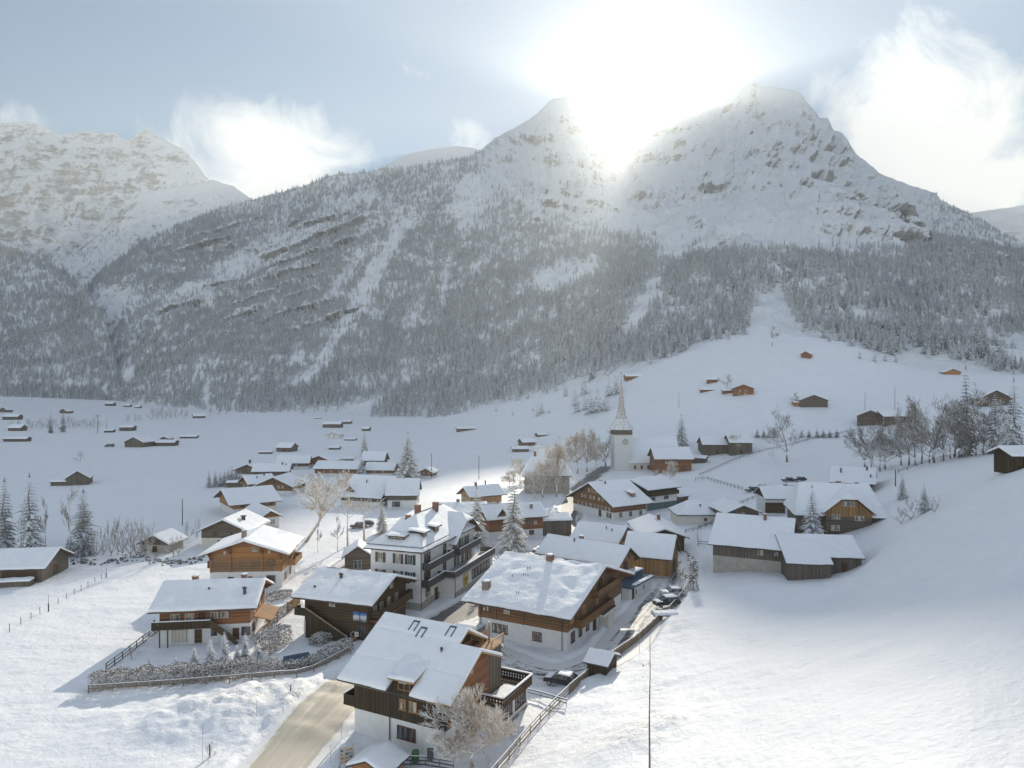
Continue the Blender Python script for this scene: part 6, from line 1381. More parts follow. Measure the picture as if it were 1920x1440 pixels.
far_specs = [
 ('left part of the long farm with grey plank walls behind the church spruce', 'farm', 1345, 851, 14, 7, 4.8, 3.2, -4, 'w_grey', 5), ('right part of the long farm, taller plank walls under a smooth snow roof', 'farm', 1390, 851, 11, 7, 5.6, 3.2, -4, 'w_grey', 5),
 ('lean shed below the farm, right behind the reddish chalet', 'shed', 1312, 868, 8, 3, 2.6, .9, -30, 'w_grey', 2),
 ('farmhouse with grey gable half hidden by the big bare trees on the right slope', 'farmhouse', 1645, 797, 12, 6.5, 4.6, 3.0, 62, 'w_greyh', 6), ('long stable wing joined to the farmhouse behind the bare trees', 'stable', 1690, 797, 16, 5, 4.4, 2.4, 4, 'w_greyh', 7),
 ('orange brown chalet with pale windows standing alone on the snowy meadow', 'chalet', 1398, 741, 10, 6.2, 4.4, 2.4, 76, 'w_redbrown', 5), ('little brown hay hut behind the frosted tree on the meadow', 'hut', 1337, 717, 7.5, 3.4, 2.2, 1.6, -20, 'w_redbrown', 2), ('row of low snowed in sheds left of the lone orange chalet', 'shed', 1333, 733, 13, 2, 1.2, .7, -8, 'w_redbrown', 2), ('tiny snowed in shed touching the lone orange chalet', 'shed', 1368, 738, 8, 2.5, 2.2, .8, -8, 'w_redbrown', 3),
 ('grey brown barn with wide gable and snow patch at its foot on the meadow', 'barn', 1528, 762, 14, 7.6, 3.8, 3.0, 80, 'w_greyh', 5), ('small orange lean to at the left end of the meadow barn', 'shed', 1497, 762, 5, 2.6, 2.6, .6, -6, 'w_orange', 2),
 ('small square log hut high on the meadow below the forest wedge', 'hut', 1515, 671, 7.5, 3.4, 2.8, 2.0, 55, 'w_redbrown', 2), ('low orange roofed cabin near the right forest edge', 'cabin', 1787, 702, 9, 5, 1.8, 2.2, 80, 'w_orange', 3),
 ('dark gabled barn behind the tall spruces at the right edge', 'barn', 1868, 760, 12, 8, 3.8, 4.2, 80, 'w_greyh', 4), ('snow covered roof at the top of the meadow next to the church spire', 'barn', 1190, 709, 15, 4, 1.8, 1.6, 5, 'w_redbrown', 3),
 ('brown hay hut on the slope behind the parsonage, upper one of two', 'hut', 988, 836, 9, 4.4, 2.6, 2.0, 20, 'w_greyh', 3), ('brown hay hut on the slope behind the parsonage, lower one of two', 'hut', 976, 847, 10, 3.2, 2.0, 1.2, 5, 'w_greyh', 2), ('flat snow laden roof above the two hay huts behind the bare trees', 'hut', 1016, 818, 8, 3, 1.4, 1.2, 25, 'w_greyh', 2),
 ('long low barn on the foot of the slope with two dark little trees', 'barn', 873, 808, 18, 4.5, 2.6, 1.6, 12, 'w_greyh', 3),
 ('thin dark shed roof farthest back of the huts at the forest foot', 'hut', 595, 785, 9, 2.4, 1.4, .8, 3, 'w_grey', 2), ('long grey brown barn with snowy roof in the middle valley', 'barn', 622, 802, 20, 6, 4.2, 2.4, -2, 'w_greyh', 4), ('low extension at the right end of the long valley barn', 'barn', 648, 795, 12, 4, 3.0, 1.2, -2, 'w_greyh', 4),
 ('white walled house with brown gable in the middle valley', 'house', 625, 822, 11, 6.5, 3.4, 2.2, 80, 'plaster', 4), ('dark hut right of the white walled valley house', 'hut', 686, 808, 8, 3.4, 2.6, 1.6, -15, 'w_grey', 2), ('low dark roof strip between the valley house and the twin spruces', 'hut', 656, 826, 10, 3, 1.5, .8, -6, 'w_grey', 2), ('tiny dark shed alone in the snow above the hamlet', 'shed', 626, 843, 7, 2.6, 1.5, .8, -4, 'w_grey', 2),
 ('dark green grey hay barn with gable to the right above the hamlet', 'barn', 535, 847, 10, 4.4, 2.8, 2.4, -12, 'w_grey', 3), ('low wall like shed to the left of the hay barn above the hamlet', 'shed', 497, 851, 8, 1.6, 1.4, .4, 0, 'w_grey', 1),
 ('broad dark barn with pale pole before its gable in the left valley', 'barn', 258, 838, 13, 7, 3.4, 3.2, 78, 'w_grey', 4), ('dark hut at the left of the cluster beside the broad valley barn', 'hut', 295, 835, 9, 3.4, 2.4, 1.2, 2, 'w_grey', 2), ('higher hut in the middle of the cluster beside the broad valley barn', 'hut', 309, 829, 8, 4, 3.2, 1.6, 80, 'w_grey', 3), ('pale fronted hut under a thick snow roof in the valley cluster', 'hut', 311, 836, 12, 4, 2.6, 1.2, 2, 'w_greyh', 2),
 ('small low shed right of the valley cluster with gable to the right', 'shed', 352, 822, 15, 3, 2.0, 1.2, 2, 'w_grey', 2), ('dark box like hut with white roof near the power pole', 'hut', 236, 808, 14, 4.5, 4.0, 1.6, 2, 'w_grey', 3), ('tiny hut left of the box like hut near the power pole', 'hut', 203, 811, 9, 3.4, 2.4, .9, 2, 'w_grey', 2),
 ('dark gabled hut farthest left and highest in the left valley', 'hut', 8, 773, 12, 8, 4, 4.2, 80, 'w_grey', 3), ('dark hut below the highest one at the left picture edge', 'hut', 20, 787, 20, 6, 4.4, 3, 3, 'w_grey', 3), ('dark hut with gable to the right by the leafless shrubs at left', 'hut', 28, 808, 15, 4.4, 3.4, 3.0, -8, 'w_grey', 3), ('two part snow roofed shed at the left end of the shrub row, brownish part', 'shed', 16, 828, 9, 3.6, 2.8, 1.0, 3, 'w_greyh', 2), ('pale snow roofed shed at the left end of the shrub row, right part', 'shed', 37, 828, 12, 4, 2.8, 1.4, 3, 'w_greyh', 2),
 ('dark gabled hut above the two valley spruces', 'hut', 122, 775, 14, 7, 3.6, 4.2, 76, 'w_grey', 3), ('white roofed hut at the forest foot, left one of three', 'hut', 205, 761, 16, 6, 4.6, 2.8, 2, 'w_grey', 3), ('white roofed hut at the forest foot, middle one of three', 'hut', 237, 763, 13, 5, 3.0, 2.6, 2, 'w_grey', 3), ('white roofed hut at the forest foot, right one of three', 'hut', 257, 765, 10, 5, 2.4, 2.4, 2, 'w_grey', 3), ('grey hut in the shrubs along the far stream', 'hut', 371, 784, 16, 6, 3.2, 3.2, 30, 'w_grey', 3)]
for lab, nm, u, v, L, w, he, rise, rz, wl, bk in far_specs:
    wn = [('L', -1.8, 2.6, 1.2, .9, 'c', 1), ('L', 1.4, 2.6, 1.2, .9, 'c', 1), ('L', -2.4, 1.0, 1.0, .8, 'c', 1), ('L', 1.2, 1.0, 1.2, .8, 'c', 1)] if nm == 'chalet' or wl == 'plaster' else [('F', 0, 1.0, 1.2, 1.7, 'p')] if w > 4 else []
    sc = .84 if v < 830 and u < 900 else 1.0
    house(nm, lab, direct(u, v, L * sc, w * sc, he * sc, rise * sc, rz, bk), nm, h1=0, oe=.5, og=.6, wall=wl, th=.35, lod=1, wins=wn, bumpy=.02)
# hut on the crest at the right edge
house('log_hut', 'nearly black hut with overhanging snow roof on the crest at the right edge', direct(1925, 874, 8.5, 3.4, 2.6, 1.4, 4, 2), 'hut', h1=0, oe=1.0, og=.9, wall='w_dark', th=.45, wins=[('F', -2, 1.0, 1.4, 1.6, 'p')])
# little shed by the parking fence and the roofed shelter in front
house('fence_shed', 'small dark shed with thick snow roof leaning on the fence of the parking place', solve((1140, 1246), (1093,1236), (1152, 1222), 2.0, pfix=.42), 'shed', h1=0, oe=.35, og=.4, wall='w_dark', th=.3, wins=[('R', .2, .9, .8, 1.5, 'p')])
S_sh = solve((766.5,1416), (702,1392), (686,1426), 2.2, pfix=.45)
S_sh = direct(702, 1470, 4.0, 2.3, 1.7, .95, 66, 1.6)
house('shelter', 'little shelter with orange gable and snow roof at the foot of the front chalet', S_sh, 'shelter', h1=0, oe=.4, og=.5, wall='w_orange', fas='fascia', th=.28, bumpy=.04, wins=[('L', 0, .7, 1.2, 1.4, 'p')])
# ================================================================== trees one can point at
TR = {}
def trunk(h=1.0): return TR.setdefault('tr', trunk_mesh('spruce_trunk', 1.0, .016, M['bark'], 3))
crowns = {k: [bough_spruce('spruce_crown', 1, .2, 60 + 7 * i + ord(k[0]), M[mt], 24, 11, 1.05, gp) for i in range(2)] for k, mt, gp in (('green', 'spruce_g', .16), ('white', 'spruce_white', .12), ('dark', 'spruce_dark', .18))}
def spruce(u, v0, v1, half, kind, label, group=None, k=0, loc=None):
    """spruce whose foot shows at (u, v1), its tip at v0 and its lower boughs 'half' pixels wide"""
    g = loc or G(u, v1); h = (v1 - v0) / F * g.y; w = half / F * g.y
    t = plant('spruce_tree', (trunk(), crowns[kind][k % 2]), (g.x, g.y, g.z - .1), (w / .2, w / .2, h), random.random() * 6.28, label, 'tree', group)
    return t
spruce(55, 884, 1034, 30, 'green', 'tallest dark spruce at the left edge, beside the one cut by the frame')
spruce(8, 893, 1034, 26, 'dark', 'dark spruce at the left picture edge standing beside the tallest one', k=1)
spruce(156, 914, 1040, 32, 'dark', 'dense dark spruce with spreading boughs behind the black field barn', k=1)
spruce(130, 1000, 1040, 14, 'green', 'small spruce at the foot of the birch left of the dense dark spruce')
spruce(118, 768, 810, 8, 'dark', 'right one of the two dark spruces in the shrub row of the left valley')
spruce(95, 772, 812, 6, 'dark', 'left narrower one of the two dark spruces in the shrub row', k=1)
spruce(765, 806, 896, 27, 'white', 'tall broad snow laden spruce standing alone behind the farmhouse')
spruce(963, 892, 1034, 36, 'white', 'largest frosted cream coloured spruce in the village centre', k=1)
spruce(894, 908, 1024, 24, 'white', 'slimmer frosted spruce right behind the hotel gable')
spruce(1278, 775, 838, 17, 'green', 'dark green spruce behind the reddish chalet near the church')
spruce(1523, 904, 1024, 27, 'green', 'snow striped spruce standing before the half hipped chalet', k=1, loc=Vector((63.4, 150, 3.6)))
spruce(1811, 680, 856, 20, 'green', 'tallest spruce among the bare trees at the right edge')
spruce(1866, 733, 850, 22, 'green', 'spruce with snowy boughs before the dark gabled barn at right', k=1)
spruce(1901, 704, 850, 24, 'green', 'broad spruce at the far right edge beside the dark gabled barn')
spruce(1713, 742, 792, 11, 'dark', 'small dark spruce behind the stable wing')
spruce(1684, 752, 840, 12, 'green', 'thin spruce rising in front of the stable wing')
spruce(678, 855, 893, 12, 'green', 'small green spruce between the two snowy roofs of the hamlet')
spruce(651, 883, 912, 9, 'green', 'smallest spruce of the hamlet, left of the steep roofed farmhouse', k=1)
spruce(683, 806, 854, 11, 'white', 'frosted spruce standing above the hamlet near the dark hut')
spruce(716, 940, 1000, 16, 'white', 'little frosted spruce below the farmhouse, left of the hotel roof')
spruce(1692, 888, 935, 12, 'green', 'little spruce right of the upper chalet')
spruce(1733, 905, 960, 15, 'green', 'spruce in the bushes at the right of the half hipped chalet', k=1)
for i, (u, v0, v1, hf) in enumerate([(392,882,914,7),(404,880,913,8),(413,884,912,7),(421,879,911,8),(428,876,910,7),(435,872,909,9),(443,876,907,8),(450,882,906,6)]):
    spruce(u, v0, v1, hf, 'dark', 'dark little spruce in the row beside the flat shed of the hamlet', 'row of dark little spruces', i)
for i, u in enumerate((1420, 1432, 1442, 1452, 1503, 1517, 1532, 1544, 1556, 1569)):
    spruce(u, 802 + (i % 3), 820, 6, 'dark', 'young spruce in the row along the upper lane fence', 'young spruces along the lane', i)
for lab, u, v0, v1, hf in [('smallest garden conifer, leftmost behind the hedge', 279, 1232, 1262, 9), ('second little garden conifer from the left behind the hedge', 329, 1229, 1262, 10), ('garden conifer with dark gaps, left end of the dense clump', 364, 1208, 1260, 14), ('garden conifer with snow loaded boughs, second in the dense clump', 394, 1194, 1258, 16), ('tallest garden conifer, in the middle of the dense clump', 421, 1180, 1256, 18), ('low garden conifer half hidden in the dense clump', 445, 1205, 1250, 13), ('slim tall garden conifer right of the middle of the clump', 460, 1183, 1244, 14), ('bushy garden conifer at the right end of the clump', 484, 1204, 1246, 15)]:
    spruce(u, v0, v1, hf, 'green', lab, 'garden conifers behind the hedge', int(u))
# clipped column by the fence
def column(u, v0, v1, half, label):
    g = G(u, v1); h = (v1 - v0) / F * g.y; w = half / F * g.y; rd = random.Random(5); mb = MB()
    for i in range(420):
        z = h * rd.random() ** .9; a = rd.random() * 6.28; R = w * (1 - .35 * z / h) * rd.uniform(.75, 1.1); c = Vector((R * math.cos(a), R * math.sin(a), z)); s = rd.uniform(.14, .32)
        mb.add([c + Vector((rd.gauss(0, s), rd.gauss(0, s), rd.gauss(0, s * .6))) for _ in range(3)], [(0,1,2)])
    t = empty('columnar_tree', g, 0, label, 'tree'); tk = MB(); tk.tube([(0,0,-.2),(0,0,h*.8)], .12, 6); tk.build('trunk', M['bark'], t); mb.build('crown', M['hedge'], t)
column(1300, 1048, 1108, 8.5, 'narrow clipped evergreen at the upper end of the parking fence')

bt = {}
for k, (sd, mt, kw) in {'frost': (3, 'bark_frost', dict(levels=5, spread=.75, kids=4, twig=.022, up=.25, clear=.18)), 'old': (12, 'bark_frost', dict(levels=5, spread=.8, kids=3, twig=.025, up=.25, lean=(.2, 0), clear=.34, fork=True)), 'tall': (21, 'bark_frost', dict(levels=5, spread=.5, kids=3, twig=.025, up=.55, clear=.25, fork=True)), 'grey': (33, 'bark_grey', dict(levels=5, spread=.8, kids=3, twig=.022, up=.2, clear=.2)), 'grey2': (39, 'bark_grey', dict(levels=5, spread=.7, kids=3, twig=.022, up=.3, clear=.2, fork=True)), 'pollard': (47, 'bark_frost', dict(levels=3, spread=.9, kids=4, twig=.035, up=.1, clear=.62)), 'shrub': (55, 'bark_grey', dict(levels=3, spread=.4, kids=3, twig=.025, up=.9, clear=.08, fork=True)), 'birch': (63, 'bark_grey', dict(levels=4, spread=.45, kids=4, twig=.022, up=.2, clear=.4))}.items():
    bt[k] = bare_tree('bare_' + k, 10.0, sd, M[mt], **{**kw, 'lean': tuple(10 * c for c in kw.get('lean', (0, 0)))})
def height_of(me): return max(v.co.z for v in me.vertices)
bh = {k: height_of(m[1]) for k, m in bt.items()}
def bare(u, v0, v1, kind, label, group=None, wide=1.0, rz=None, name='bare_tree'):
    g = G(u, v1); s = (v1 - v0) / F * g.y / bh[kind]
    return plant(name, bt[kind], (g.x, g.y, g.z), (s * wide, s * wide, s), random.random() * 6.28 if rz is None else rz, label, 'shrub' if name == 'bare_shrub' else 'tree', group)
# the frosted tree right in front of the big chalet is a mesh of its own
ft = bare_tree('front_frosted', 11.0, 8, M['bark_frost'], spread=.62, levels=5, kids=5, twig=.02, up=.35, clear=.17)
g = G(887, 1438); hh = (1438 - 1258) / F * g.y / height_of(ft[1]); plant('bare_tree', ft, (g.x, g.y, g.z), (hh * 1.12, hh * 1.12, hh), 1.0, 'frosted leafless tree standing right in front of the big nearest chalet', 'tree')
bare(572, 880, 1016, 'old', 'old leafless tree with crooked leaning trunk above the sunlit orange chalet', wide=1.2, rz=-.2)
bare(652, 930, 1024, 'pollard', 'pollarded frosted tree with bare pole trunk, left one below the steep roofed farmhouse', wide=.9)
bare(683, 930, 1023, 'pollard', 'pollarded frosted tree with bushy crown, right one below the steep roofed farmhouse', wide=1.05)
bare(633, 962, 1034, 'birch', 'thin bare young tree on the sunlit slope, right one of two', wide=.45); bare(596, 975, 1036, 'birch', 'thin bare young tree on the sunlit slope, left one of two', wide=.4)
bare(1018, 826, 933, 'frost', 'frosted tree before the parsonage roof, left one', wide=.8); bare(1043, 816, 932, 'tall', 'slender frosted tree before the parsonage roof, right one', wide=.8)
bare(990, 885, 925, 'frost', 'small frosted tree at the left corner of the parsonage'); bare(1002, 880, 934, 'frost', 'small frosted tree before the middle of the parsonage wall', wide=.8)
bare(1082, 792, 888, 'tall', 'tall frosted twin stemmed tree left of the church road', wide=1.0); bare(1100, 800, 885, 'tall', 'tall frosted tree nearest the left side of the church road', wide=1.1, rz=2.2); bare(1136, 800, 874, 'grey2', 'bare tree close to the left of the church tower', wide=.9)
bare(975, 856, 905, 'frost', 'faint frosted round tree left of the parsonage'); bare(1062, 812, 890, 'frost', 'broad frosted tree between the parsonage and the tall twin stemmed tree', wide=1.0); bare(1118, 830, 880, 'frost', 'low frosted tree between the tall trees and the church tower', wide=1.0); bare(955, 880, 915, 'frost', 'small frosted tree above the tall front spruce, left of the parsonage'); bare(745, 975, 1005, 'frost', 'small frosted garden tree left of the hotel chimneys')
bare(1476, 758, 866, 'grey', 'large spreading leafless tree alone in the middle of the right hand snow field', wide=1.0)
bare(1228, 880, 900, 'frost', 'small frosted shrub tree by the red brown chalet wall'); bare(1256, 862, 905, 'frost', 'frosted small tree before the reddish chalet wall', wide=.9)
bare(1384, 812, 850, 'frost', 'round frosted tree before the right part of the long farm', wide=1.0); bare(1363, 698, 730, 'grey', 'dense roundish frosted tree beside the lone orange chalet', wide=.9)
bare(1448, 610, 648, 'birch', 'single thin tree in the snow wedge of the forest'); bare(1489, 733, 758, 'grey', 'small bare tree at the left gable of the meadow barn')
for lab, u, v0, v1, k, w in [('big dark bare tree rising at the right end of the crest fence', 1815, 715, 856, 'grey', .85), ('bare tree with white forked trunk leaning over the crest fence', 1752, 735, 868, 'grey2', .9), ('bare tree with straight dark trunk by the crest fence', 1769, 740, 864, 'grey', .75), ('bare tree at the left of the big trees, before the stable wing', 1704, 760, 873, 'grey2', .8), ('bushy bare tree right below the grey gabled farmhouse', 1650, 780, 884, 'grey', .75), ('bare tree directly in front of the farmhouse gable', 1635, 790, 880, 'grey2', .7), ('fine twigged bare tree between crest fence and stable wing', 1728, 770, 870, 'birch', .9), ('bare tree leaning right near the far right spruces', 1845, 745, 852, 'grey2', .9), ('low bare tree before the dark gabled barn', 1880, 770, 850, 'grey', .9), ('thin bare tree right of the forked trunk', 1790, 760, 858, 'birch', 1.0)]:
    bare(u, v0, v1, k, lab, None, w)
for i, (u, v0, v1, k) in enumerate([(1660,800,880,'grey'),(1690,790,872,'grey'),(1716,800,872,'grey2'),(1742,800,868,'grey'),(1782,790,860,'grey'),(1802,785,858,'grey2'),(1830,790,854,'grey'),(1856,780,851,'grey'),(1620,800,878,'grey2')]):
    bare(u, v0, v1, k, 'smaller bare tree in the thicket below the farmhouse along the crest fence', 'thicket of bare trees by the crest fence', 1.15)
bare(130, 908, 1045, 'birch', 'slim birch left of the dense dark spruce behind the field barn', wide=.6); bare(85, 928, 1034, 'birch', 'thin bare tree right of the tallest left edge spruce', wide=.4)
for i, (u, v0, v1) in enumerate([(209,972,1042),(222,966,1040),(230,972,1042),(245,968,1044),(256,966,1046),(262,978,1042),(272,982,1046),(283,978,1058),(180,990,1044),(335,1000,1040),(369,968,1010),(352,975,1012),(195,985,1040)]):
    bare(u, v0, v1, 'shrub', 'bare many stemmed shrub along the bank of the stream', 'bare shrubs along the stream', .9, None, 'bare_shrub')
for i in range(30):
    u = [20,36,52,60,70,78,88,104,130,138,146,154,162,170,176,186,240,254,262,285,296,305,312,320,330,342,350,395,410,425][i]; vb = np.interp(u, [0,190,230,430], [806,802,792,776]); bare(u, vb - random.uniform(14, 26), vb, 'shrub', 'thin leafless shrub in the hedgerow along the far stream', 'shrubs in the far hedgerow', 1.2, None, 'bare_shrub')
for lab, u, v0, v1 in [('dark rounded bush with snow on its twigs beside the little stone hut', 326, 1004, 1042), ('bare bush beside the spruce at the right of the half hipped chalet', 1708, 930, 975), ('low bare bush at the corner of the grey fence wall', 1690, 948, 982), ('bare bush at the right end of the bushes on the snow crest', 1752, 925, 962), ('snowy shrub under the garden terrace of the big nearest chalet', 966, 1368, 1402), ('small snowy shrub right of the frosted front tree', 915, 1405, 1434), ('frosted bush in front of the hotel spruces', 926, 1010, 1040), ('willow like bush alone in the left field above the hay hut', 150, 845, 866), ('little bare shrub on the snow mound by the thin marker pole', 394, 1390, 1420), ('bare shrub leaning on the dark garden fence', 248, 1205, 1238)]:
    bare(u, v0, v1, 'shrub', lab, None, 1.7, None, 'bare_shrub')
# the nearly branchless larch in the foreground
def larch():
    g = Vector((9.9, 51.0)); z = gz(g.x, g.y); top = CH - (1180 - 720) / F * g.y; h = top - z; rd = random.Random(4)
    t = empty('larch_tree', (g.x, g.y, z), 0, 'thin nearly branchless larch trunk rising out of the foreground snow slope', 'tree')
    b = MB(); b.tube([(rd.uniform(-.03, .03), 0, h * i / 8 - .3 * (i == 0)) for i in range(9)], [.085 * (1 - .85 * i / 8) for i in range(9)], 6); b.build('trunk', M['larch'], t)
    b = MB()
    for i in range(70):
        zz = h * rd.uniform(.12, .9); a = rd.random() * 6.28; ln = rd.uniform(.4, 1.7) * (1.1 - .6 * zz / h) * (1.4 if .1 < zz / h < .5 else .7); p = Vector((0, 0, zz)); pts = [p]
        for k in range(3): p = p + Vector((math.cos(a + rd.uniform(-.3, .3)), math.sin(a + rd.uniform(-.3, .3)), rd.uniform(-.25, .35))) * ln / 3; pts.append(p)
        b.tube(pts, [.014, .010, .008, .005], 3)
        for k in range(5):
            q = pts[rd.randint(1, 3)]; b.tube([q, q + Vector((rd.gauss(0, .2), rd.gauss(0, .2), rd.gauss(0, .14)))], [.006, .004], 3)
    b.build('twig', M['bark_frost'], t)
M['larch'] = simple('reddish_larch_bark', (.16, .075, .06), .8, .3, 6)
larch()
# ------------------------------------------------------------------ hedges
def hedge(name, pts, w, h, n, label, mat='hedge', seed=1):
    rd = random.Random(seed); mb = MB(); P_ = catmull([G(*p) for p in pts], 8); L = [0]
    for a, b in zip(P_[:-1], P_[1:]): L.append(L[-1] + (b - a).length)
    for i in range(n):
        s = rd.random() * L[-1]; k = min(max(np.searchsorted(L, s) - 1, 0), len(P_) - 2); f = (s - L[k]) / max(L[k+1] - L[k], 1e-6); p = P_[k].lerp(P_[k+1], f)
        t = (P_[k+1] - P_[k]).xy.normalized(); nrm = Vector((-t.y, t.x, 0))
        hv = h * (1 + .16 * float(fbm(s / 1.6, seed, 3, seed))); o = rd.uniform(-1, 1); zz = rd.random()
        edge = rd.random()
        if edge < .35: zz = rd.uniform(.85, 1.0)
        elif edge < .8: o = math.copysign(rd.uniform(.75, 1.05), o)
        if zz > .8: o *= .85
        c = p + nrm * (o * w / 2) + Vector((0, 0, hv * zz)); sz = rd.uniform(.11, .25)
        d1 = Vector((rd.gauss(0, 1), rd.gauss(0, 1), rd.gauss(0, .7))).normalized() * sz; d2 = Vector((rd.gauss(0, 1), rd.gauss(0, 1), rd.gauss(0, .7))).normalized() * sz * .7
        mb.add([c - d1 * .5, c + d2 * .5, c + d1 * .6, c - d2 * .5], [(0,1,2,3)])
    return tag(mb.build(name, M[mat]), label, 'hedge')
hedge('hedge', [(170,1290),(300,1281),(430,1271),(520,1263)], 2.1, 2.05, 20000, 'long thick snowy hedge along the garden front, behind the rail fence', seed=1)
hedge('hedge', [(520,1263),(560,1258),(610,1240),(655,1216)], 1.7, 1.5, 7500, 'lower hedge bending along the road towards the dark timber chalet', seed=2)
hedge('hedge', [(490,1228),(512,1212),(536,1200)], 2.6, 2.5, 6500, 'rounded clump of evergreen bushes right of the garden conifers', seed=3)
hedge('hedge', [(588,1212),(604,1204),(616,1200)], 2.0, 1.3, 3000, 'small snow laden hedge before the stair of the dark timber chalet', seed=4)
hedge('hedge', [(498,1128),(520,1122),(548,1118)], 1.6, 1.3, 2800, 'low hedge between the orange chalet and the plank fence', seed=5)
hedge('hedge', [(500,1180),(520,1160),(545,1143)], 1.2, 1.3, 2600, 'hedge on the little wall along the lane beside the balcony chalet', seed=6)
hedge('hedge', [(1325,875),(1350,868),(1380,860)], 2.4, 1.6, 700, 'snowy hedge between the reddish chalet and the long farm', seed=7)
# ------------------------------------------------------------------ fences
def rail_fence(pts, h, step, label, mat='fence', rails=2, solid=False, post=.1, world=False, name='fence', nn=10):
    P_ = catmull([p if world else G(*p) for p in pts], nn); P_ = [Vector((p.x, p.y, gz(p.x, p.y))) for p in P_]
    t = empty(name, P_[0], 0, label, 'fence'); o = P_[0]
    L = [0]
    for a, b in zip(P_[:-1], P_[1:]): L.append(L[-1] + (b - a).xy.length)
    n = max(1, int(L[-1] / step)); at_ = []
    for i in range(n + 1):
        s = L[-1] * i / n; k = min(max(int(np.searchsorted(L, s)) - 1, 0), len(P_) - 2); p = P_[k].lerp(P_[k+1], (s - L[k]) / max(L[k+1] - L[k], 1e-6)); at_.append(Vector((p.x, p.y, gz(p.x, p.y))))
    pb = MB(); pb.box(-post/2, post/2, -post/2, post/2, -.3, h); pm_ = pb.mesh('post', M[mat])
    for p in at_: link_mesh('post', pm_, t).location = p - o
    rb = MB(); sn = MB()
    for a, b in zip(at_[:-1], at_[1:]):
        a = a - o; b = b - o
        if solid:
            m = max(2, int((b - a).length / .16))
            for j in range(m):
                c = a.lerp(b, (j + .06) / m); e = a.lerp(b, (j + .94) / m); hh = h * random.uniform(.9, 1.0)
                rb.beam(c + Vector((0, 0, hh/2 - .1)), e + Vector((0, 0, hh/2 - .1)), .03, hh)
        else:
            for r in range(rails):
                z = h * (.92 - r * .42); rb.beam(a + Vector((0, 0, z)), b + Vector((0, 0, z)), .05, .11)
        sn.beam(a + Vector((0, 0, h * 1.0 + .02)), b + Vector((0, 0, h * 1.0 + .02)), .09, .05)
    rr_ = rb.build('board_panel' if solid else 'rail', M[mat], t); sn.build('rail_snow', M['snow'], rr_)
    return t
rail_fence([(166,1299),(300,1290),(430,1280),(560,1269),(602,1253),(658,1223)], .95, 2.6, 'two railed wooden fence running in front of the long snowy hedge')
rail_fence([(199,1258),(240,1228),(301,1180)], 1.1, 2.0, 'dark rail fence on the left side of the balcony chalet garden', 'fence_dark', 3)
rail_fence([Vector((-2.5, 66)), Vector((-.6, 70)), Vector((3, 77.5)), Vector((6.8, 84.5))], 1.0, 2.4, 'pale wooden rail fence at the bottom of the picture below the parking place', 'fence', 3, world=True)
rail_fence([Vector((6.8, 84.5)), Vector((12.5, 93.5)), Vector((17.5, 101)), Vector((23.5, 111.5))], 1.05, 2.2, 'long board fence between the parking place and the snow slope', 'fence', solid=True, world=True)
rail_fence([Vector((25, 114)), Vector((28.5, 121)), Vector((33, 131.5))], 1.0, 2.2, 'rail fence behind the two parked cars, leading to the clipped evergreen', 'fence', 3, world=True)
rail_fence([(1275,1082),(1290,1088),(1300,1095)], .9, 2.0, 'short dark rail fence between the board barn and the clipped evergreen', 'fence_dark', 2)
rail_fence([(983,1303),(1022,1313),(1062,1326)], .9, 2.0, 'dark metal railing at the lower edge of the parking place', 'tin_blue', 2, post=.06)
rail_fence([(1304,902),(1325,900),(1350,908),(1392,920)], 1.3, 3.0, 'curved rail fence across the snow field below the reddish chalet', 'fence_dark', 2)
rail_fence([(1684,888),(1730,872),(1780,860),(1840,850)], 1.2, 3.0, 'fence along the snow crest in front of the big bare trees', 'fence_dark', 2)
rail_fence([(1312,892),(1390,858),(1470,838),(1540,820),(1612,806)], 1.0, 3.5, 'long thin fence along the upper lane past the row of young spruces', 'fence_dark', 2)
rail_fence([(1309,1024),(1340,1026)], 1.2, 2.5, 'front side of the small paddock left of the grey barn', 'fence_dark', 2); rail_fence([(1309,1022),(1310,992),(1342,986)], 1.2, 2.5, 'rear and left side of the small paddock by the grey barn', 'fence_dark', 2)
rail_fence([(538,1150),(552,1140),(562,1132)], 1.9, 2.0, 'reddish plank fence between the lane and the dark timber chalet', 'w_tan', solid=True)
rail_fence([(1285,1000),(1330,985),(1380,950),(1430,930)], 1.0, 3.0, 'thin lane fence behind the pyramid roofed cottage', 'fence_dark', 2)
for i, (u, v, h) in enumerate([(18,1185,1.3),(39,1171,1.1),(58,1161,1.1),(75,1151,1.1),(109,1132,1.0),(125,1123,1.0),(139,1114,1.0),(152,1107,1.0),(165,1100,1.0),(178,1092,1.0),(190,1086,1.0)]):
    g = G(u, v); b = MB(); b.tube([(0,0,-.3),(random.uniform(-.05,.05),0,h)], .05, 5); o = b.build('fence_post', M['fence_dark']); o.location = g; tag(o, 'short wooden post in the line across the left snow field', 'post', 'posts across the left field')
for lab, u, v, h in [('thicker dark post with a tall marker in the left field fence line', 91, 1146, 2.6), ('dark post at the upper end of the left field fence line', 199, 1083, 1.9)]:
    g = G(u, v); b = MB(); b.tube([(0,0,-.3),(0,0,h*.5)], .1, 6); b.tube([(0,0,h*.5),(0,0,h)], .03, 4); o = b.build('fence_post', M['fence_dark']); o.location = g; tag(o, lab, 'post')
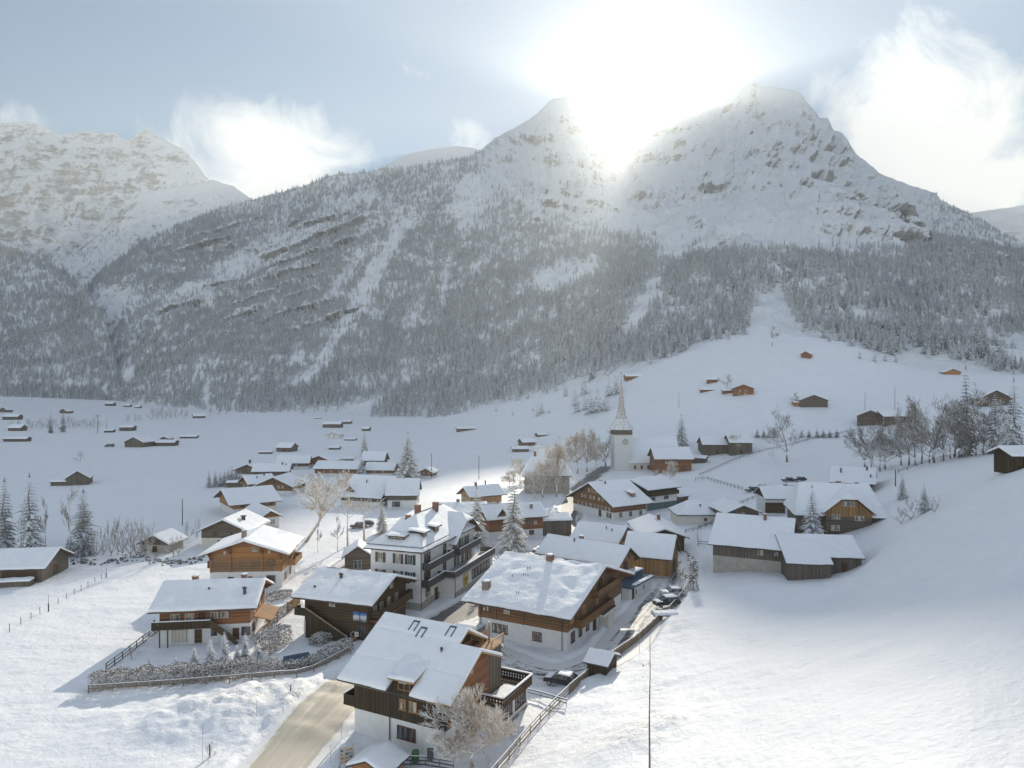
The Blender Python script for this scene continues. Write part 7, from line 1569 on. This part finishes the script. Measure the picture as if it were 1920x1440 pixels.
# ------------------------------------------------------------------ poles, signs
def pole(u, v0, v1, label, r=.09, arms=0, mat='fence_dark', loc=None):
    g = loc or G(u, v1); h = (v1 - v0) / F * g.y
    t = empty('utility_pole', g, 0, label, 'pole'); b = MB(); b.tube([(0,0,-.4),(0,0,h)], [r, r * .7], 6); b.build('shaft', M[mat], t)
    if arms:
        for k in range(arms): b = MB(); b.box(-1.6, 1.6, -.08, .08, h - .7 - k * 1.3, h - .5 - k * 1.3); [b.tube([(x, 0, h - .5 - k * 1.3), (x, 0, h - .15 - k * 1.3)], .07, 5) for x in (-1.4, 1.4)]; b.build('cross_arm', M[mat], t)
    else: b = MB(); b.lathe([(r * .9, h), (r * .9, h + .06), (.02, h + .12)], 6); b.build('snow_cap', M['snow'], t)
pole(917, 1166, 1338, 'wooden pole rising in front of the loggia of the big nearest chalet', .13, mat='fence')
pole(342, 935, 985, 'dark pole standing alone in the left snow field above the stream', .14); pole(898, 854, 898, 'dark thin pole above the sunlit roofs left of the two frosted spruces', .13); pole(809, 850, 896, 'tall pole beside the little brown hut right of the snowy spruce', .13)
pole(183, 777, 812, 'power pole with two cross arms in the left valley', .22, 2); pole(200, 786, 804, 'second thinner pole right of the power pole', .16)
pole(1622, 735, 768, 'thin pole on the meadow left of the farmhouse', .12); pole(1678, 725, 772, 'thin taller pole on the meadow above the farmhouse', .13); pole(1273, 734, 765, 'thin pole on the meadow right of the church spire', .10)
pole(1679, 880, 912, 'short post right of the upper chalet', .16)
def marker(u, v0, v1, label, dark=False):
    g = G(u, v1); h = (v1 - v0) / F * g.y; b = MB(); b.tube([(0,0,-.2),(.02,0,h)], .025 if not dark else .07, 5); o = b.build('marker_pole', M['fence_dark' if dark else 'metal_g']); o.location = g; tag(o, label, 'pole')
marker(380, 1358, 1432, 'tallest thin snow marker pole on the foreground mound'); marker(481, 1313, 1342, 'thin snow marker pole beside the road above the mound'); marker(545, 1284, 1298, 'short dark roadside post below the hedge', True); marker(620, 1396, 1436, 'thin marker pole left of the information board'); marker(640, 1356, 1384, 'thin marker pole on the right road edge'); marker(393, 1396, 1418, 'low stick beside the tallest marker pole', True); marker(1199, 1180, 1226, 'thin marker pole on the parking fence')
def board(u, v0, v1, w, label, mats, name='information_board', rz=0, leg=.5):
    g = G(u, v1); h = (v1 - v0) / F * g.y; t = empty(name, g, rz, label, 'sign'); b = MB()
    for x in (-w/2 + .05, w/2 - .05): b.box(x - .04, x + .04, .02, .1, -.3, h)
    b.build('frame', M['fence_dark'], t); b = MB(); b.box(-w/2, w/2, -.04, .02, leg, h); p = b.build('panel', M['frame_w'], t)
    rd = random.Random(3)
    for r in range(4):
        for c in range(3):
            b = MB(); x = -w/2 + .1 + c * (w - .1) / 3; z = leg + .08 + r * (h - leg - .1) / 4; b.box(x, x + (w - .1) / 3 * rd.uniform(.5, .85), -.055, -.04, z, z + (h - leg) / 4 * .5); b.build('printed_field', M[mats[(r + c) % len(mats)]], p)
board(650, 1400, 1440, 1.45, 'white information board with small pictures at the road edge beside the shelter', ['metal_g', 'frame_o', 'plaster_grey', 'teal'], rz=.5)
def dark_sign(u, v0, v1):
    g = G(u, v1); h = (v1 - v0) / F * g.y; t = empty('road_sign', g, 0, 'dark shield shaped sign seen from behind in front of the white chalet wall', 'sign'); b = MB(); b.tube([(0,0,-.3),(0,0,h)], .035, 6); b.build('post', M['metal_g'], t)
    b = MB(); vs = [(-.32, h), (.32, h), (.32, h - 1.1), (.18, h - 1.3), (-.18, h - 1.3), (-.32, h - 1.1)]; b.add([(x, y, z) for y in (-.06, -.03) for x, z in vs], [tuple(range(6)), tuple(range(11, 5, -1))] + [(i, i+6, (i+1)%6+6, (i+1)%6) for i in range(6)]); b.build('panel', M['tin'], t)
dark_sign(807, 1402, 1446)
def lamp():
    g = G(658, 1226); t = empty('street_sign', g, 0, 'bent metal post holding a small white square sign beside the dark timber chalet', 'sign'); b = MB(); h = 3.0; b.tube([(0,0,-.3),(0,0,h),(.25,0,h+.1),(.8,0,h+.1)], .045, 6); b.build('post', M['metal_g'], t)
    b = MB(); b.box(.55, 1.05, -.05, .05, h - .55, h + .05); p = b.build('panel', M['frame_w'], t); b = MB(); b.box(.72, .9, -.06, -.05, h - .4, h - .1); b.build('printed_mark', M['tin_blue'], p)
lamp()
g = G(779, 1428); b = MB(); b.lathe([(.34, 0), (.36, .1), (.38, 1.0), (.30, 1.12), (.05, 1.16)], 14); o = b.build('rubbish_bin', simple('green_bin_plastic', (.06, .19, .07), .5, .15)); o.location = g; tag(o, 'green round bin against the white wall of the big nearest chalet', 'bin')
g = G(770, 1424); b = MB(); b.lathe([(.3, 0), (.34, .5), (.2, .75), (.05, .8)], 10); o = b.build('snow_heap', M['snow'], None, True); o.location = g; tag(o, 'small heap of snow beside the green round bin', 'snow heap')
# blue cover in the garden
g = G(557, 1246); b = MB(); 
for i in range(9):
    pass
vs = []; n = 10
for j in range(6):
    for i in range(n + 1):
        a = math.pi * i / n; vs.append((-1.6 + 3.2 * j / 5 , -1.3 * math.cos(a), 1.35 * math.sin(a) ** .7))
b.add(vs, [(j*(n+1)+i, j*(n+1)+i+1, (j+1)*(n+1)+i+1, (j+1)*(n+1)+i) for j in range(5) for i in range(n)] + [tuple(range(n, -1, -1)), tuple(5*(n+1)+i for i in range(n+1))])
o = b.build('garden_tent', simple('blue_tarpaulin', (.035, .075, .12), .6, .2)); o.location = g; o.rotation_euler = (0, 0, .5); tag(o, 'rounded blue tarpaulin tent behind the lower hedge', 'tent')
# ------------------------------------------------------------------ cars
def car(u, v, rz, col, label, snow=.10, L=4.4, H=1.5, name='parked_car', tall=False):
    g = G(u, v); t = empty(name, (g.x, g.y, g.z + .02), math.radians(rz), label, 'car'); Wd = .88
    pm = simple('car_paint', col, .3, .06, 2, .5)
    lo = [(-L/2, .35), (-L/2 - .03, .62), (-L/2 + .12, .88), (-L/2 + 1.1, .98), (-L/2 + 1.15, .98), (L/2 - .45, 1.0), (L/2 - .05, .92), (L/2, .6), (L/2 - .03, .35)]
    b = MB(); n = len(lo)
    vs = [(x, y * (Wd - (.06 if abs(x) > L/2 - .2 else 0)), z) for y in (-1, 1) for x, z in lo]
    b.add(vs, [tuple(range(n)), tuple(range(2*n-1, n-1, -1))] + [(i, i + n, (i+1)%n + n, (i+1)%n) for i in range(n)])
    # roof slab
    rf = [(-L/2 + 1.75, H), (L/2 - (.75 if tall else 1.1), H + .0)]
    b.box(-L/2 + 1.85, L/2 - (.55 if tall else .95), -Wd + .14, Wd - .14, H - .05, H)
    for x0, x1 in ((-L/2 + 1.05, -L/2 + 1.9), (-L/2 + 2.75, -L/2 + 2.78), (L/2 - .2, L/2 - (.6 if tall else 1.0))):
        for y in (-1, 1): b.beam((x0, y * (Wd - .03), .97), (x1, y * (Wd - .15), H - .02), .07, .07)
    body = b.build('body', pm, t); md = body.modifiers.new('bevel', 'BEVEL'); md.width = .06; md.segments = 2; md.limit_method = 'ANGLE'
    b = MB(); x0, x1, x2, x3 = -L/2 + 1.12, -L/2 + 1.92, L/2 - (.62 if tall else 1.02), L/2 - .26
    vs = [(x0, -Wd + .05, .97), (x3, -Wd + .05, .97), (x2, -Wd + .17, H - .04), (x1, -Wd + .17, H - .04)]; vs += [(x, -y, z) for x, y, z in vs]
    b.add(vs, [(0,1,2,3),(7,6,5,4),(0,3,7,4),(1,5,6,2)]); b.build('window', M['glass'], t)
    for x in (-L/2 + .82, L/2 - .82):
        for y in (-1, 1):
            b = MB(); vs = []; n = 14
            for rr_, yy in ((.32, -.1), (.32, .1)): vs += [(x + rr_ * math.cos(2*math.pi*k/n), y * (Wd - .05) + yy, .32 + rr_ * math.sin(2*math.pi*k/n)) for k in range(n)]
            b.add(vs, [(k, (k+1)%n, (k+1)%n+n, k+n) for k in range(n)] + [tuple(range(n-1, -1, -1)), tuple(range(n, 2*n))]); w = b.build('wheel', M['tin'], t)
            b = MB(); b.add([(x + .19 * math.cos(2*math.pi*k/10), y * (Wd + .06), .32 + .19 * math.sin(2*math.pi*k/10)) for k in range(10)], [tuple(range(10)) if y < 0 else tuple(range(9, -1, -1))]); b.build('rim', M['metal_g'], w)
    for y in (-.62, .62):
        b = MB(); b.box(-L/2 - .02, -L/2 + .1, y - .17, y + .17, .66, .8); b.build('headlight', M['frame_w'], t)
        b = MB(); b.box(L/2 - .12, L/2 + .02, y - .17, y + .17, .68, .86); b.build('tail_light', M['red_lamp'], t)
    if snow:
        b = MB(); snow_slab(b, (-L/2 + 1.8, -Wd + .15, H), (L/2 - (.6 if tall else 1.0), -Wd + .15, H), (L/2 - (.6 if tall else 1.0), Wd - .15, H), (-L/2 + 1.8, Wd - .15, H), snow, int(u), .25, .03)
        snow_slab(b, (-L/2 + .15, -Wd + .1, .9), (-L/2 + 1.05, -Wd + .1, .98), (-L/2 + 1.05, Wd - .1, .98), (-L/2 + .15, Wd - .1, .9), snow * .8, int(u) + 1, .25, .03); b.build('snow_cover', M['snow'], t, True)
    return t
M['red_lamp'] = simple('red_tail_lamp', (.35, .02, .015), .3, .1)
car(1054, 1284, -25, (.02, .026, .036), 'dark blue parked car with snow on its roof, alone on the parking place')
car(1250, 1136, 14, (.035, .045, .045), 'dark green grey estate car with snowy roof beside the parking fence', .14, 4.5, 1.6, tall=True)
car(1262, 1118, 4, (.55, .55, .55), 'silver car with bright snowy roof behind the dark estate car', .1)
car(672, 990, 10, (.16, .10, .06), 'brown snow capped car on the sunlit lane, left one of two', .2, 4.3, 1.6, tall=True); car(686, 986, 10, (.10, .07, .05), 'dark snow capped car on the sunlit lane, right one of two', .2)
car(1016, 1038, 5, (.16, .11, .07), 'brown car half hidden behind the sunlit ridge of the wide chalet', .2)
car(1410, 922, 12, (.03, .03, .035), 'dark car at the lane bend left of the carport house', .2, 4.4, 1.7, tall=True); car(1428, 917, 12, (.05, .05, .06), 'second dark snowy car at the lane bend beside the carport house', .2)
car(1478, 903, 6, (.05, .05, .06), 'snow covered car behind the carport house roof, left one', .3); car(1499, 902, 6, (.04, .05, .06), 'snow covered car behind the carport house roof, right one', .3)
car(205, 838, 5, (.03, .03, .03), 'dark vehicle far off left of the broad valley barn', .2, 5.5, 2.0, tall=True)
# snow covered trailer beside the cars
g = G(1247, 1158); t = empty('trailer', g, math.radians(4), 'snow covered flat trailer in front of the dark estate car', 'trailer'); b = MB(); b.box(-2, 2, -.9, .9, .45, .62); b.build('bed', M['tin'], t); b = MB(); snow_slab(b, (-2, -.9, .62), (2, -.9, .62), (2, .9, .62), (-2, .9, .62), .4, 5, .3, .12); b.build('snow_cover', M['snow'], t, True)
for x in (-.9, .9):
    b = MB(); b.lathe([(.3, -.1), (.3, .1)], 10); w = b.build('wheel', M['tin'], t); w.rotation_euler = (math.pi/2, 0, 0); w.location = (x, -.8, .3)
# stones along the stream bank
rd = random.Random(9); b = MB()
for i in range(170):
    u = rd.uniform(105, 385); g = G(u, 1051 + 5 * math.sin(u / 23) + rd.gauss(0, 3.5)); s = rd.uniform(.15, .55); c = g + Vector((0, 0, s * .25))
    vs = [c + Vector((s * rd.uniform(.6, 1.2) * math.cos(k * 1.05), s * rd.uniform(.5, 1) * math.sin(k * 1.05), rd.uniform(-.1, .1) * s)) for k in range(6)]; top = c + Vector((0, 0, s * .6)); bot = c - Vector((0, 0, s * .5))
    b.add(vs + [top, bot], [(k, (k+1)%6, 6) for k in range(6)] + [((k+1)%6, k, 7) for k in range(6)])
tag(b.build('bank_stones', dusted('bank_stone', (.08, .075, .07), .5, 1.0, 2.0, bias=.6)), 'dark stones showing through the snow along the stream bank', 'stones', None, 'stuff')
# a crow crossing the slope
g = P(1207, 1248, 60); t = empty('crow', g, .9, 'black crow flying low over the bright snow slope', 'bird'); t.scale = (.5, .5, .5); b = MB()
b.tube([(-.28, 0, -.04), (-.2, 0, 0), (-.05, 0, .01), (.1, 0, .02), (.17, 0, .05), (.22, 0, .05), (.29, 0, .03)], [.01, .045, .075, .06, .04, .04, .008], 8); bd = b.build('body', simple('crow_feathers', (.012, .012, .014), .5, .1), t, True)
for sy in (-1, 1):
    b = MB(); b.add([(.1, sy*.04, .03), (-.08, sy*.04, .02), (-.04, sy*.25, .16), (.13, sy*.25, .17), (.02, sy*.5, .22), (-.12, sy*.44, .18)], [(0,1,2,3) if sy > 0 else (3,2,1,0), (3,2,5,4) if sy > 0 else (4,5,2,3)]); b.build('wing', bd.data.materials[0], t)
b = MB(); b.add([(-.2, -.02, 0), (-.2, .02, 0), (-.4, .07, -.03), (-.4, -.07, -.03)], [(0,1,2,3)]); b.build('tail', bd.data.materials[0], t)
rail_fence([(742,1436),(790,1434),(850,1444)], .9, 1.2, 'black metal garden fence in front of the white wall of the nearest chalet', 'tin', 3, post=.06)
